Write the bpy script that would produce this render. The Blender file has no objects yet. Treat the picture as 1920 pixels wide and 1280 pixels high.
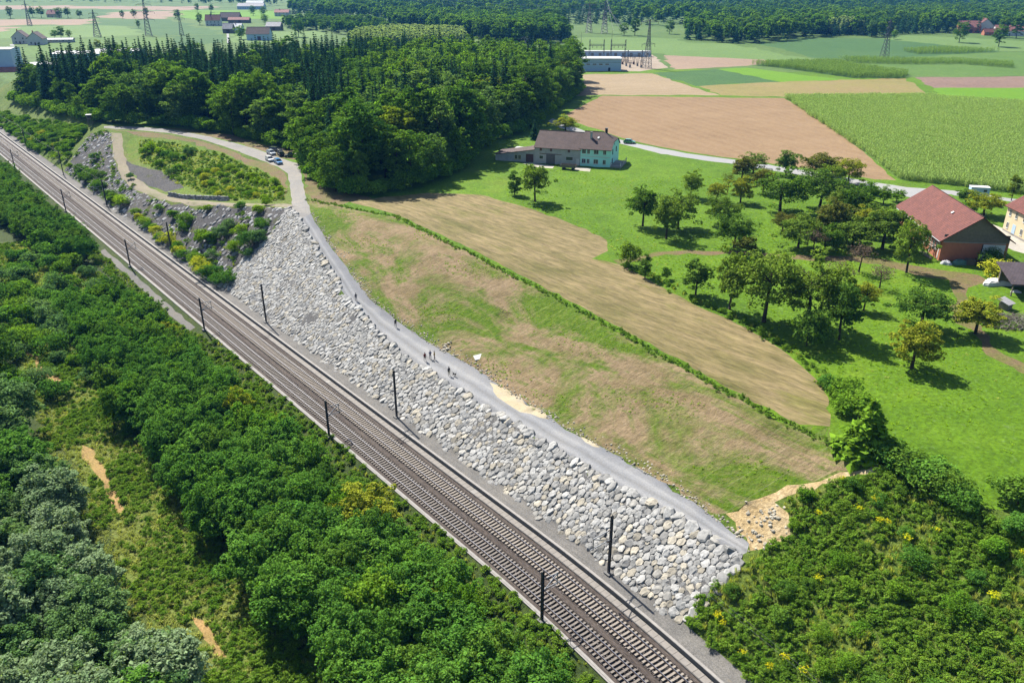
import bpy, bmesh, math, random
import numpy as np
from mathutils import Vector, Matrix
from mathutils.geometry import delaunay_2d_cdt
from math import sin, cos, radians, pi

SC = bpy.context.scene
COL = SC.collection
# ------------------------------------------------------------------ camera
CAM_H = 68.0
PITCH = radians(24.5)
FOC = 1493.0                      # focal length in pixels of the 1920 wide photograph
cam_d = bpy.data.cameras.new('camera')
cam_d.sensor_width = 36.0
cam_d.lens = 36.0 * FOC / 1920.0
cam_d.clip_start = 1.0
cam_d.clip_end = 20000.0
cam = bpy.data.objects.new('camera', cam_d)
cam.location = (0, 0, CAM_H)
cam.rotation_euler = (pi / 2 - PITCH, 0, 0)
COL.objects.link(cam)
SC.camera = cam
# ------------------------------------------------------------------ sky, sun, exposure
SUN_EL = radians(47.0)
SUN_DIR = Vector((-0.55, 0.835, 0)).normalized()      # horizontal direction towards the sun
world = bpy.data.worlds.new('World')
SC.world = world
world.use_nodes = True
wn = world.node_tree
sky = wn.nodes.new('ShaderNodeTexSky')
sky.sky_type = 'NISHITA'
sky.sun_disc = False
sky.sun_elevation = SUN_EL
sky.sun_rotation = math.atan2(SUN_DIR.x, SUN_DIR.y)
sky.altitude = 400
bg = wn.nodes['Background']
bg.inputs['Strength'].default_value = 0.075
wn.links.new(sky.outputs[0], bg.inputs['Color'])
sun_d = bpy.data.lights.new('sun', 'SUN')
sun_d.energy = 5.0
sun_d.angle = radians(0.53)
sun_d.color = (1.0, 0.95, 0.87)
sun = bpy.data.objects.new('sun', sun_d)
to_sun = Vector((SUN_DIR.x * cos(SUN_EL), SUN_DIR.y * cos(SUN_EL), sin(SUN_EL)))
sun.rotation_euler = to_sun.to_track_quat('Z', 'Y').to_euler()
sun.location = (0, 0, 200)
COL.objects.link(sun)
vs = SC.view_settings
vs.view_transform = 'Standard'
vs.look = 'None'
vs.exposure = 1.42
vs.gamma = 1.0
vs.use_curve_mapping = False
cy = SC.cycles
cy.max_bounces = 5
cy.diffuse_bounces = 3
cy.glossy_bounces = 2
cy.transmission_bounces = 2
cy.transparent_max_bounces = 4
cy.volume_bounces = 0
cy.caustics_reflective = False
cy.caustics_refractive = False
cy.use_denoising = True

RNG = np.random.default_rng(7)
random.seed(7)

# ------------------------------------------------------------------ terrain
AZ = radians(39.4)
DX, DY = -sin(AZ), cos(AZ)        # along the railway, away from the camera
NX, NY = cos(AZ), sin(AZ)         # across the railway, towards the rubble bank

def uv(x, y):
    return x * DX + y * DY, x * NX + y * NY

def xy(u, v):
    return u * DX + v * NX, u * DY + v * NY

def bend(u):                      # the line bends slightly near the camera
    u = np.asarray(u, float)
    return np.where(u < 66, -0.0016 * (66 - u) ** 2, 0.0)

T_U = np.array([-60, 30, 38, 41, 52, 61, 71.5, 83.6, 97.7, 110.8, 125.9, 140.7, 161.4, 186, 191, 214.6, 245, 276, 306, 341, 360, 700.])
T_VR = np.array([68.5, 68.5, 68.5, 68.5, 68.4, 67.8, 67.7, 67.6, 67.5, 67.5, 68.8, 71.2, 76, 81.9, 82.0, 76.5, 70.2, 68.1, 70.8, 79.5, 81, 82])
T_ZR = np.array([4.7, 4.7, 5.7, 5.8, 5.8, 5.5, 5.4, 5.3, 5.2, 5.2, 6.0, 7.6, 10.5, 13.9, 14, 11.5, 7.5, 6.3, 7.9, 13.3, 14, 14])
T_VU = np.array([71.3, 71.3, 71.3, 71.3, 72.6, 73.3, 73.2, 73.2, 74.3, 74.7, 74.3, 74.3, 79.2, 84.9, 86.0, 80.5, 73.8, 71.6, 74.2, 82.6, 83.5, 84])
T_ZU = np.array([6.0, 6.0, 5.8, 5.85, 5.85, 5.55, 5.45, 5.35, 5.25, 5.25, 6.05, 7.65, 10.55, 13.95, 14, 11.55, 7.55, 6.35, 7.95, 13.35, 14, 14])
C_U = np.array([-60, 36, 42, 50, 65, 85, 107, 133, 165, 185, 191, 215, 233, 257, 300, 334, 355, 700.])
C_V = np.array([87.5, 87.5, 88, 87.5, 89.5, 91.5, 94, 93.2, 92.5, 89, 92, 97, 100, 103, 101, 93, 87, 88])
C_Z = np.array([13.2, 13.2, 13, 12.7, 12.7, 13.2, 13.6, 14.8, 15.3, 14.6, 14.1, 14, 14, 14, 14, 14, 14, 14])

def smooth(t):
    t = np.clip(t, 0, 1)
    return t * t * (3 - 2 * t)

def wob(x, y):
    return (np.sin(x * .031 + y * .017 + 1) + np.sin(x * -.013 + y * .029 + 2.1) + .5 * np.sin(x * .071 - y * .053)) / 2.5

def terrain(x, y):
    x = np.asarray(x, float); y = np.asarray(y, float)
    u, v = uv(x, y)
    vb = v - bend(u)
    vr = np.interp(u, T_U, T_VR); zr = np.interp(u, T_U, T_ZR)
    vu = np.interp(u, T_U, T_VU); zu = np.interp(u, T_U, T_ZU)
    vc = np.interp(u, C_U, C_V); zc = np.interp(u, C_U, C_Z)
    dist = np.hypot(x, y)
    plat = 14 + .25 * wob(x, y) * smooth((v - vc) / 25) + 2.5 * wob(x * .25, y * .25) * smooth((dist - 450) / 500)
    plat = plat + smooth((dist - 1500) / 3500) * 25 * (.6 + .4 * wob(x * .08 + 3, y * .08))
    z = np.where(vb < 44, -1.5 - .25 * wob(x * 2, y * 2), 0.0)
    z = np.where((vb >= 44) & (vb < 48), -1.5 + (vb - 44) / 4 * 1.35, z)
    z = np.where((vb >= 48) & (vb < 57.53), -0.12, z)
    z = np.where((vb >= 57.53), .62, z)
    z = np.where(vb >= 59.9, .72 + (vb - 59.9) / np.maximum(vr - 59.9, .1) * (zr - .72), z)
    z = np.where(v >= vr, zr + (v - vr) / np.maximum(vu - vr, .1) * (zu - zr), z)
    z = np.where(v >= vu, zu + (v - vu) / np.maximum(vc - vu, .1) * (zc - zu), z)
    z = np.where(v >= vc, zc + smooth((v - vc) / 30) * (plat - zc), z)
    far = smooth((u - 620) / 250)
    return z * (1 - far) + plat * far

def tz(x, y):
    return float(terrain(x, y))

_ts = np.concatenate([np.arange(60, 420, 1.0), np.geomspace(420, 9000, 700)])

def at_many(pts):
    """photograph pixels (1920x1280) -> points of the terrain they show"""
    p = np.asarray(pts, float)
    dxp = (p[:, 0] - 960) / FOC; dyp = -(p[:, 1] - 640) / FOC
    c, s = cos(PITCH), sin(PITCH)
    r = np.stack([dxp, c + dyp * s, -s + dyp * c], 1)
    X = r[:, None, 0] * _ts; Y = r[:, None, 1] * _ts; Z = CAM_H + r[:, None, 2] * _ts
    below = Z < terrain(X, Y)
    below[:, -1] = True
    k = np.maximum(below.argmax(1), 1)
    lo = _ts[k - 1].copy(); hi = _ts[k].copy()
    for _ in range(14):
        m = (lo + hi) / 2
        q = r * m[:, None]
        b = CAM_H + q[:, 2] < terrain(q[:, 0], q[:, 1])
        hi = np.where(b, m, hi); lo = np.where(b, lo, m)
    q = r * hi[:, None]
    return np.stack([q[:, 0], q[:, 1], terrain(q[:, 0], q[:, 1])], 1)

def at(px, py):
    return Vector(at_many([(px, py)])[0])

# ------------------------------------------------------------------ object helpers
def tag(o, label=None, cat=None, group=None, kind=None):
    if label: o['label'] = label
    if cat: o['category'] = cat
    if group: o['group'] = group
    if kind: o['kind'] = kind
    return o

def mesh_np(name, verts, faces, mats=(), smooth_shade=False, mat_idx=None):
    """verts (n,3); faces: list of (m,k) index arrays"""
    me = bpy.data.meshes.new(name)
    verts = np.asarray(verts, np.float32)
    arrs = [np.asarray(f, np.int32) for f in faces if len(f)]
    loops = np.concatenate([a.ravel() for a in arrs])
    sizes = np.concatenate([np.full(len(a), a.shape[1], np.int32) for a in arrs])
    starts = np.concatenate([[0], np.cumsum(sizes)[:-1]]).astype(np.int32)
    me.vertices.add(len(verts)); me.vertices.foreach_set('co', verts.ravel())
    me.loops.add(len(loops)); me.loops.foreach_set('vertex_index', loops)
    me.polygons.add(len(sizes)); me.polygons.foreach_set('loop_start', starts)
    me.polygons.foreach_set('loop_total', sizes)
    if mat_idx is not None:
        me.polygons.foreach_set('material_index', np.asarray(mat_idx, np.int32))
    me.polygons.foreach_set('use_smooth', np.full(len(sizes), smooth_shade))
    for m in mats: me.materials.append(m)
    me.update(calc_edges=True)
    return me

def link(name, me, parent=None, loc=None, rot=None, scale=None):
    o = bpy.data.objects.new(name, me)
    COL.objects.link(o)
    if parent is not None: o.parent = parent
    if loc is not None: o.location = loc
    if rot is not None: o.rotation_euler = rot
    if scale is not None: o.scale = scale
    return o

def empty(name, loc=(0, 0, 0), rz=0.0):
    o = bpy.data.objects.new(name, None)
    COL.objects.link(o)
    o.location = loc; o.rotation_euler = (0, 0, rz)
    o.empty_display_size = .5
    return o

class MB:
    """collects simple solids into one mesh"""
    def __init__(s): s.v = []; s.f = []; s.m = []
    def add(s, vs, fs, m=0):
        k = len(s.v)
        s.v += [tuple(q) for q in vs]
        s.f += [tuple(i + k for i in f) for f in fs]
        s.m += [m] * len(fs)
        return s
    def box(s, x0, x1, y0, y1, z0, z1, m=0):
        vs = [(x0, y0, z0), (x1, y0, z0), (x1, y1, z0), (x0, y1, z0), (x0, y0, z1), (x1, y0, z1), (x1, y1, z1), (x0, y1, z1)]
        return s.add(vs, [(0, 3, 2, 1), (4, 5, 6, 7), (0, 1, 5, 4), (1, 2, 6, 5), (2, 3, 7, 6), (3, 0, 4, 7)], m)
    def prism(s, pts, d, m=0):
        """polygon pts (3d) extruded by the vector d"""
        n = len(pts); d = Vector(d)
        a = [Vector(p) for p in pts]
        vs = a + [p + d for p in a]
        fs = [tuple(range(n - 1, -1, -1)), tuple(range(n, 2 * n))]
        fs += [(i, (i + 1) % n, n + (i + 1) % n, n + i) for i in range(n)]
        return s.add(vs, fs, m)
    def tube(s, a, b, r0, r1=None, n=6, m=0, cap=True):
        r1 = r0 if r1 is None else r1
        a = Vector(a); b = Vector(b); d = (b - a)
        if d.length < 1e-6: return s
        d.normalize()
        t = d.orthogonal().normalized(); w = d.cross(t)
        vs = []
        for c, r in ((a, r0), (b, r1)):
            for i in range(n):
                q = 2 * pi * i / n
                vs.append(c + (t * cos(q) + w * sin(q)) * r)
        fs = [(i, (i + 1) % n, n + (i + 1) % n, n + i) for i in range(n)]
        if cap: fs += [tuple(range(n - 1, -1, -1)), tuple(range(n, 2 * n))]
        return s.add(vs, fs, m)
    def path(s, pts, radii, n=6, m=0):
        for i in range(len(pts) - 1): s.tube(pts[i], pts[i + 1], radii[i], radii[i + 1], n, m)
        return s
    def mesh(s, name, mats, smooth_shade=False):
        me = bpy.data.meshes.new(name)
        me.from_pydata(s.v, [], s.f)
        me.polygons.foreach_set('material_index', s.m)
        me.polygons.foreach_set('use_smooth', [smooth_shade] * len(s.f))
        for mm in (mats if isinstance(mats, (list, tuple)) else [mats]): me.materials.append(mm)
        me.validate()
        me.update()
        return me
    def build(s, name, mats, parent=None, smooth_shade=False, **k):
        return link(name, s.mesh(name, mats, smooth_shade), parent, **k)

# ------------------------------------------------------------------ materials
def new_mat(name):
    m = bpy.data.materials.new(name); m.use_nodes = True
    nt = m.node_tree
    return m, nt, nt.nodes, nt.links

ALB = .66      # common albedo scale of ground, stone, paint
def col4(c): return (c[0], c[1], c[2], 1.0)

def ramp(nd, stops, interp='LINEAR'):
    r = nd.new('ShaderNodeValToRGB')
    r.color_ramp.interpolation = interp
    e = r.color_ramp.elements
    while len(e) > 1: e.remove(e[-1])
    e[0].position = stops[0][0]; e[0].color = col4(stops[0][1])
    for p, c in stops[1:]:
        k = e.new(p); k.color = col4(c)
    return r

def noise(nt, vec, scale, detail=4, rough=.6, dist=0.0):
    n = nt.nodes.new('ShaderNodeTexNoise')
    n.inputs['Scale'].default_value = scale
    n.inputs['Detail'].default_value = detail
    n.inputs['Roughness'].default_value = rough
    n.inputs['Distortion'].default_value = dist
    nt.links.new(vec, n.inputs['Vector'])
    return n.outputs['Fac']

def mixc(nt, fac, a, b, mode='MIX'):
    m = nt.nodes.new('ShaderNodeMix'); m.data_type = 'RGBA'; m.blend_type = mode
    for s, v in ((m.inputs[0], fac), (m.inputs[6], a), (m.inputs[7], b)):
        if isinstance(v, (int, float)): s.default_value = v
        elif isinstance(v, (tuple, list)): s.default_value = col4(v)
        else: nt.links.new(v, s)
    return m.outputs[2]

def maprange(nt, val, a, b, c=0.0, d=1.0):
    m = nt.nodes.new('ShaderNodeMapRange')
    for i, v in enumerate((a, b, c, d)): m.inputs[i + 1].default_value = v
    nt.links.new(val, m.inputs[0])
    return m.outputs[0]

def ground_mat(name, cols, big=.03, mid=.25, fine=2.5, bump=.25, bump_d=.15, rows=None, patches=(), aniso=None, spread=(.33, .67), fineamt=.55):
    """cols: ramp of colours over broad+medium noise; rows=(angle, wavelength, strength, colour); patches: (scale, lo, hi, colour)
    aniso=(angle, stretch): noise drawn out along a direction"""
    m, nt, nd, ln = new_mat(name)
    bs = nd['Principled BSDF']
    bs.inputs['Roughness'].default_value = .92
    bs.inputs['Specular IOR Level'].default_value = .12
    geo = nd.new('ShaderNodeNewGeometry')
    pos = geo.outputs['Position']
    vec = pos
    if aniso:
        mp = nd.new('ShaderNodeMapping'); mp.vector_type = 'TEXTURE'
        mp.inputs['Rotation'].default_value = (0, 0, aniso[0])
        mp.inputs['Scale'].default_value = (aniso[1], 1, 1)
        ln.new(pos, mp.inputs['Vector']); vec = mp.outputs[0]
    nb = noise(nt, pos, big, 4, .55); nm = noise(nt, vec, mid, 5, .65); nf = noise(nt, vec, fine, 5, .7)
    a = nd.new('ShaderNodeMath'); a.operation = 'ADD'; ln.new(nb, a.inputs[0]); ln.new(nm, a.inputs[1])
    b = nd.new('ShaderNodeMath'); b.operation = 'MULTIPLY'; ln.new(a.outputs[0], b.inputs[0]); b.inputs[1].default_value = .5
    k = len(cols)
    lo, hi = spread
    rp = ramp(nd, [(lo + (hi - lo) * i / max(k - 1, 1), c) for i, c in enumerate(cols)])
    ln.new(b.outputs[0], rp.inputs[0])
    c = rp.outputs[0]
    for sc, p0, p1, pc in patches:
        f = maprange(nt, noise(nt, vec, sc, 5, .6), p0, p1)
        c = mixc(nt, f, c, pc)
    if rows:
        ang, wl, st, rc = rows
        mp = nd.new('ShaderNodeMapping'); mp.vector_type = 'TEXTURE'
        mp.inputs['Rotation'].default_value = (0, 0, ang)
        ln.new(pos, mp.inputs['Vector'])
        wv = nd.new('ShaderNodeTexWave'); wv.wave_type = 'BANDS'; wv.bands_direction = 'X'
        wv.inputs['Scale'].default_value = 1.0 / wl * .314
        wv.inputs['Distortion'].default_value = 2.2
        wv.inputs['Detail'].default_value = 3
        wv.inputs['Detail Scale'].default_value = .15
        ln.new(mp.outputs[0], wv.inputs['Vector'])
        c = mixc(nt, maprange(nt, wv.outputs['Fac'], 0, 1, 0, st), c, rc)
    v = maprange(nt, nf, .25, .75, ALB * (1 - fineamt), ALB * (1 + fineamt))
    vm = nd.new('ShaderNodeVectorMath'); vm.operation = 'SCALE'
    ln.new(c, vm.inputs[0]); ln.new(v, vm.inputs['Scale'])
    ln.new(vm.outputs[0], bs.inputs['Base Color'])
    if bump > 0:
        bp = nd.new('ShaderNodeBump'); bp.inputs['Strength'].default_value = bump; bp.inputs['Distance'].default_value = bump_d
        ln.new(nf, bp.inputs['Height']); ln.new(bp.outputs[0], bs.inputs['Normal'])
    return m

def leaf_mat(name, c0, c1, trans=.28, tip=None, tipamt=.0, nscale=.35):
    m, nt, nd, ln = new_mat(name)
    nd.remove(nd['Principled BSDF'])
    out = nd['Material Output']
    oi = nd.new('ShaderNodeObjectInfo')
    geo = nd.new('ShaderNodeNewGeometry')
    n1 = noise(nt, geo.outputs['Position'], nscale, 3, .6)
    n2 = noise(nt, geo.outputs['Position'], 3.5, 2, .6)
    a = nd.new('ShaderNodeMath'); a.operation = 'MULTIPLY_ADD'
    ln.new(oi.outputs['Random'], a.inputs[0]); a.inputs[1].default_value = .45
    ln.new(n1, a.inputs[2])
    f = maprange(nt, a.outputs[0], .35, 1.0)
    c = mixc(nt, f, c0, c1)
    if tip:
        c = mixc(nt, maprange(nt, n2, .55, .7, 0, tipamt), c, tip)
    v = maprange(nt, geo.outputs['Random Per Island'], 0, 1, .42, 1.62)
    vm = nd.new('ShaderNodeVectorMath'); vm.operation = 'SCALE'
    ln.new(c, vm.inputs[0]); ln.new(v, vm.inputs['Scale'])
    df = nd.new('ShaderNodeBsdfDiffuse'); tr = nd.new('ShaderNodeBsdfTranslucent')
    ln.new(vm.outputs[0], df.inputs[0])
    tc = nd.new('ShaderNodeVectorMath'); tc.operation = 'MULTIPLY'
    ln.new(vm.outputs[0], tc.inputs[0]); tc.inputs[1].default_value = (1.35, 1.4, .5)
    ln.new(tc.outputs[0], tr.inputs[0])
    mx = nd.new('ShaderNodeMixShader'); mx.inputs[0].default_value = trans
    ln.new(df.outputs[0], mx.inputs[1]); ln.new(tr.outputs[0], mx.inputs[2])
    ln.new(mx.outputs[0], out.inputs[0])
    return m

def plain(name, c, rough=.6, metal=0.0, vary=.12, nscale=1.5, spec=.4, bump=0.0):
    m, nt, nd, ln = new_mat(name)
    bs = nd['Principled BSDF']
    bs.inputs['Roughness'].default_value = rough; bs.inputs['Metallic'].default_value = metal
    bs.inputs['Specular IOR Level'].default_value = spec
    geo = nd.new('ShaderNodeNewGeometry')
    n = noise(nt, geo.outputs['Position'], nscale, 5, .65)
    v = maprange(nt, n, .25, .75, ALB * (1 - vary), ALB * (1 + vary))
    vm = nd.new('ShaderNodeVectorMath'); vm.operation = 'SCALE'
    vm.inputs[0].default_value = c; ln.new(v, vm.inputs['Scale'])
    ln.new(vm.outputs[0], bs.inputs['Base Color'])
    if bump:
        bp = nd.new('ShaderNodeBump'); bp.inputs['Strength'].default_value = bump; bp.inputs['Distance'].default_value = .05
        ln.new(n, bp.inputs['Height']); ln.new(bp.outputs[0], bs.inputs['Normal'])
    return m

def tint_mat(name, rough=.85, attr='tint', fine=3.0):
    """colour comes from the mesh's own tint attribute, broken up by noise"""
    m, nt, nd, ln = new_mat(name)
    bs = nd['Principled BSDF']; bs.inputs['Roughness'].default_value = rough
    bs.inputs['Specular IOR Level'].default_value = .25
    at_ = nd.new('ShaderNodeAttribute'); at_.attribute_name = attr
    geo = nd.new('ShaderNodeNewGeometry')
    n = noise(nt, geo.outputs['Position'], fine, 6, .7)
    v = maprange(nt, n, .25, .75, ALB * .62, ALB * 1.3)
    vm = nd.new('ShaderNodeVectorMath'); vm.operation = 'SCALE'
    ln.new(at_.outputs['Color'], vm.inputs[0]); ln.new(v, vm.inputs['Scale'])
    ln.new(vm.outputs[0], bs.inputs['Base Color'])
    bp = nd.new('ShaderNodeBump'); bp.inputs['Strength'].default_value = .5; bp.inputs['Distance'].default_value = .08
    ln.new(n, bp.inputs['Height']); ln.new(bp.outputs[0], bs.inputs['Normal'])
    return m
# ------------------------------------------------------------------ ground regions
TRK = math.atan2(DY, DX)
M = {}
M['meadow'] = ground_mat('meadow_grass', [(.055, .122, .004), (.080, .165, .005), (.104, .198, .007), (.135, .22, .012)], big=.022, mid=.16, fine=1.6, bump=.7, bump_d=.35,
                         patches=[(.9, .60, .72, (.13, .22, .045)), (.05, .60, .75, (.105, .16, .014))], fineamt=.55)
M['rough'] = ground_mat('rough_grass', [(0.0517, 0.0978, 0.0092), (0.0862, 0.1437, 0.0161), (0.1265, 0.1725, 0.0287), (0.1725, 0.1725, 0.0575)], big=.03, mid=.3, fine=2.2, bump=.8, bump_d=.4, fineamt=.7)
M['wood'] = ground_mat('woodland_floor', [(.025, .045, .010), (.045, .07, .014), (.07, .085, .02)], fine=2.0, bump=.6, bump_d=.3)
M['verge'] = ground_mat('dry_verge', [(0.1020, 0.1105, 0.0255), (0.1445, 0.1360, 0.0425), (0.1700, 0.1190, 0.0638), (0.1955, 0.1232, 0.0765)], big=.04, mid=.35, fine=2.5, bump=.5, fineamt=.5)
M['dry'] = ground_mat('dry_grass', [(0.2880, 0.1980, 0.0720), (0.3780, 0.2430, 0.0990), (0.2520, 0.1980, 0.0630)], fine=4, bump=.6, fineamt=.6)
M['ballast'] = ground_mat('ballast', [(.072, .058, .050), (.098, .080, .068), (.122, .102, .085)], big=.05, mid=.6, fine=9, bump=1.0, bump_d=.1, aniso=(TRK, 6), fineamt=.85)
M['gravel'] = ground_mat('gravel', [(.13, .125, .115), (.18, .17, .155), (.225, .21, .185)], big=.05, mid=.5, fine=6, bump=.6, bump_d=.08, fineamt=.5,
                         patches=[(.35, .66, .75, (0.2592, 0.2160, 0.1584))])
M['road'] = ground_mat('gravel_road', [(0.2160, 0.2232, 0.2340), (0.2520, 0.2556, 0.2628), (0.2952, 0.2916, 0.2844)], big=.05, mid=.3, fine=5, bump=.35, bump_d=.05, fineamt=.28)
M['road_old'] = ground_mat('worn_gravel_road', [(0.2175, 0.2137, 0.2100), (0.2700, 0.2550, 0.2325), (0.3225, 0.2925, 0.2475)], big=.06, mid=.4, fine=4, bump=.4, bump_d=.06, fineamt=.3)
M['path'] = ground_mat('earth_path', [(0.2080, 0.1840, 0.1360), (0.2640, 0.2240, 0.1600), (0.1760, 0.1840, 0.0880)], big=.06, mid=.4, fine=3, bump=.4, fineamt=.35)
M['rubble'] = ground_mat('rubble_bed', [(0.1178, 0.1147, 0.1116), (0.1550, 0.1519, 0.1457), (0.1860, 0.1798, 0.1674)], fine=5, bump=1, bump_d=.2, fineamt=.75)
M['slate'] = ground_mat('slate_bank', [(0.0680, 0.0664, 0.0680), (0.1000, 0.0960, 0.0944), (0.1360, 0.1240, 0.1080)], big=.06, mid=.5, fine=3.5, bump=1, bump_d=.35, fineamt=.8,
                        patches=[(.22, .56, .66, (0.0800, 0.0920, 0.0240))])
M['sand'] = ground_mat('sandy_earth', [(0.3360, 0.2320, 0.1040), (0.4400, 0.3200, 0.1600), (0.4960, 0.4000, 0.2560)], mid=.5, fine=2, bump=1, bump_d=.3, fineamt=.5)
M['sandpatch'] = ground_mat('sand_spill', [(0.4160, 0.3360, 0.2080), (0.4800, 0.4080, 0.2720), (0.3680, 0.3440, 0.3040)], mid=.5, fine=4, bump=.3, fineamt=.2)
M['hay'] = ground_mat('mown_hay', [(.125, .118, .036), (.19, .155, .066), (.26, .20, .10), (.15, .142, .04)], big=.05, mid=.25, fine=1.6, bump=.7, bump_d=.3, aniso=(math.atan2(-.75, .66), 5), rows=(math.atan2(-.75, .66) + pi / 2, 2.4, .3, (.12, .105, .035)), fineamt=.5, spread=(.36, .62))
M['asphalt'] = ground_mat('pale_asphalt', [(0.3060, 0.3060, 0.3060), (0.3570, 0.3527, 0.3400)], fine=4, bump=.1, fineamt=.12)
M['yard'] = ground_mat('concrete_yard', [(0.3825, 0.3485, 0.2890), (0.4590, 0.4250, 0.3655), (0.2805, 0.2720, 0.1700)], mid=.3, fine=3, bump=.2, fineamt=.2)
M['plough'] = ground_mat('harrowed_earth', [(0.2080, 0.1320, 0.0680), (0.2480, 0.1600, 0.0840), (0.2880, 0.1920, 0.1040)], big=.012, mid=.08, fine=.9, bump=.35, bump_d=.25, rows=(radians(20), 5.5, .38, (0.2880, 0.2000, 0.1120)), fineamt=.22)
M['plough2'] = ground_mat('pale_harrowed_earth', [(0.2400, 0.1760, 0.1000), (0.2800, 0.2080, 0.1200), (0.3200, 0.2400, 0.1440)], big=.012, mid=.08, fine=.9, bump=.3, rows=(radians(70), 7, .5, (0.3440, 0.2720, 0.1760)), fineamt=.2)
M['purple'] = ground_mat('dark_earth', [(0.1920, 0.1240, 0.0960), (0.2400, 0.1600, 0.1200)], big=.02, mid=.1, fine=.6, bump=.4, bump_d=.3, fineamt=.3)
M['stubble'] = ground_mat('stubble', [(0.1870, 0.1700, 0.0467), (0.2295, 0.1997, 0.0638), (0.2550, 0.1870, 0.0850)], big=.012, mid=.06, fine=.6, bump=.2, rows=(radians(75), 9, .3, (0.2550, 0.1870, 0.0850)), fineamt=.2)
M['lime'] = ground_mat('young_grass', [(0.1035, 0.2295, 0.0072), (0.1260, 0.2520, 0.0090)], big=.015, mid=.05, fine=.6, bump=.15, fineamt=.15)
M['crop1'] = ground_mat('green_crop', [(0.0750, 0.1500, 0.0250), (0.0950, 0.1750, 0.0300), (0.1150, 0.1900, 0.0400)], big=.012, mid=.06, fine=.5, bump=.4, bump_d=.5, rows=(radians(35), 6, .25, (0.0600, 0.1200, 0.0200)), fineamt=.3)
M['crop2'] = ground_mat('dark_green_crop', [(0.0450, 0.1100, 0.0280), (0.0550, 0.1250, 0.0300), (0.0700, 0.1400, 0.0350)], big=.012, mid=.06, fine=.5, bump=.4, bump_d=.5, fineamt=.3)
M['crop3'] = ground_mat('pale_green_crop', [(0.1100, 0.1900, 0.0450), (0.1350, 0.2150, 0.0550)], big=.012, mid=.06, fine=.5, bump=.3, bump_d=.4, fineamt=.25)
M['tanfield'] = ground_mat('pale_stubble', [(.26, .185, .125), (.31, .22, .15)], big=.01, mid=.05, fine=.4, bump=.1, fineamt=.15)
M['plain'] = ground_mat('far_grassland', [(.06, .12, .022), (.085, .15, .03), (.11, .17, .04)], big=.006, mid=.03, fine=.3, bump=.2, bump_d=.5, fineamt=.35)
M['yardgravel'] = ground_mat('yard_gravel', [(0.2880, 0.2240, 0.1600), (0.3680, 0.3040, 0.2320)], mid=.1, fine=1, bump=.2, fineamt=.25)

def erosion_mat():
    """seeded slope: jute matting with grass coming through in drawn-out patches, seams running down the slope"""
    m, nt, nd, ln = new_mat('seeded_slope')
    bs = nd['Principled BSDF']; bs.inputs['Roughness'].default_value = .95; bs.inputs['Specular IOR Level'].default_value = .1
    geo = nd.new('ShaderNodeNewGeometry'); pos = geo.outputs['Position']
    mp = nd.new('ShaderNodeMapping'); mp.vector_type = 'TEXTURE'
    mp.inputs['Rotation'].default_value = (0, 0, TRK + radians(4)); mp.inputs['Scale'].default_value = (2.4, 1, 1)
    ln.new(pos, mp.inputs['Vector'])
    base = ramp(nd, [(.28, (.13, .115, .045)), (.42, (.215, .162, .082)), (.56, (.29, .21, .125)), (.72, (.165, .15, .05))])
    ln.new(noise(nt, mp.outputs[0], .30, 8, .72), base.inputs[0])
    g = maprange(nt, noise(nt, mp.outputs[0], .10, 9, .72, .6), .46, .58)
    gcol = ramp(nd, [(.3, (.050, .105, .006)), (.5, (.090, .155, .010)), (.7, (.145, .19, .03))])
    ln.new(noise(nt, pos, 1.2, 5, .7), gcol.inputs[0])
    c = mixc(nt, g, base.outputs[0], gcol.outputs[0])
    g2 = maprange(nt, noise(nt, mp.outputs[0], .6, 8, .75), .54, .66, 0, .8)
    c = mixc(nt, g2, c, gcol.outputs[0])
    # streaks down the slope
    m2 = nd.new('ShaderNodeMapping'); m2.vector_type = 'TEXTURE'
    m2.inputs['Rotation'].default_value = (0, 0, TRK + radians(72)); m2.inputs['Scale'].default_value = (6, 1, 1)
    ln.new(pos, m2.inputs['Vector'])
    st = maprange(nt, noise(nt, m2.outputs[0], 1.6, 7, .78), .3, .7, ALB * .58, ALB * 1.42)
    # seams of the matting
    m3 = nd.new('ShaderNodeMapping'); m3.vector_type = 'TEXTURE'; m3.inputs['Rotation'].default_value = (0, 0, TRK - radians(18))
    ln.new(pos, m3.inputs['Vector'])
    sx = nd.new('ShaderNodeSeparateXYZ'); ln.new(m3.outputs[0], sx.inputs[0])
    md = nd.new('ShaderNodeMath'); md.operation = 'PINGPONG'; md.inputs[1].default_value = 1.6; ln.new(sx.outputs[0], md.inputs[0])
    seam = maprange(nt, md.outputs[0], .0, .07, .38, 0)
    c = mixc(nt, seam, c, (.30, .26, .19))
    vm = nd.new('ShaderNodeVectorMath'); vm.operation = 'SCALE'; ln.new(c, vm.inputs[0]); ln.new(st, vm.inputs['Scale'])
    ln.new(vm.outputs[0], bs.inputs['Base Color'])
    nf = noise(nt, pos, 2.5, 5, .7)
    bp = nd.new('ShaderNodeBump'); bp.inputs['Strength'].default_value = .9; bp.inputs['Distance'].default_value = .3
    ln.new(nf, bp.inputs['Height']); ln.new(bp.outputs[0], bs.inputs['Normal'])
    return m
M['erosion'] = erosion_mat()
M['mound'] = ground_mat('mound_grass', [(.06, .13, .006), (.09, .17, .01), (.13, .19, .02), (.17, .17, .05)], big=.03, mid=.3, fine=2.0, bump=.8, bump_d=.4, fineamt=.6)
M['clear'] = ground_mat('clearing_grass', [(.07, .125, .012), (.105, .16, .02), (.15, .185, .04), (.20, .185, .06)], big=.03, mid=.3, fine=2.2, bump=.8, bump_d=.4, fineamt=.6)

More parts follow.
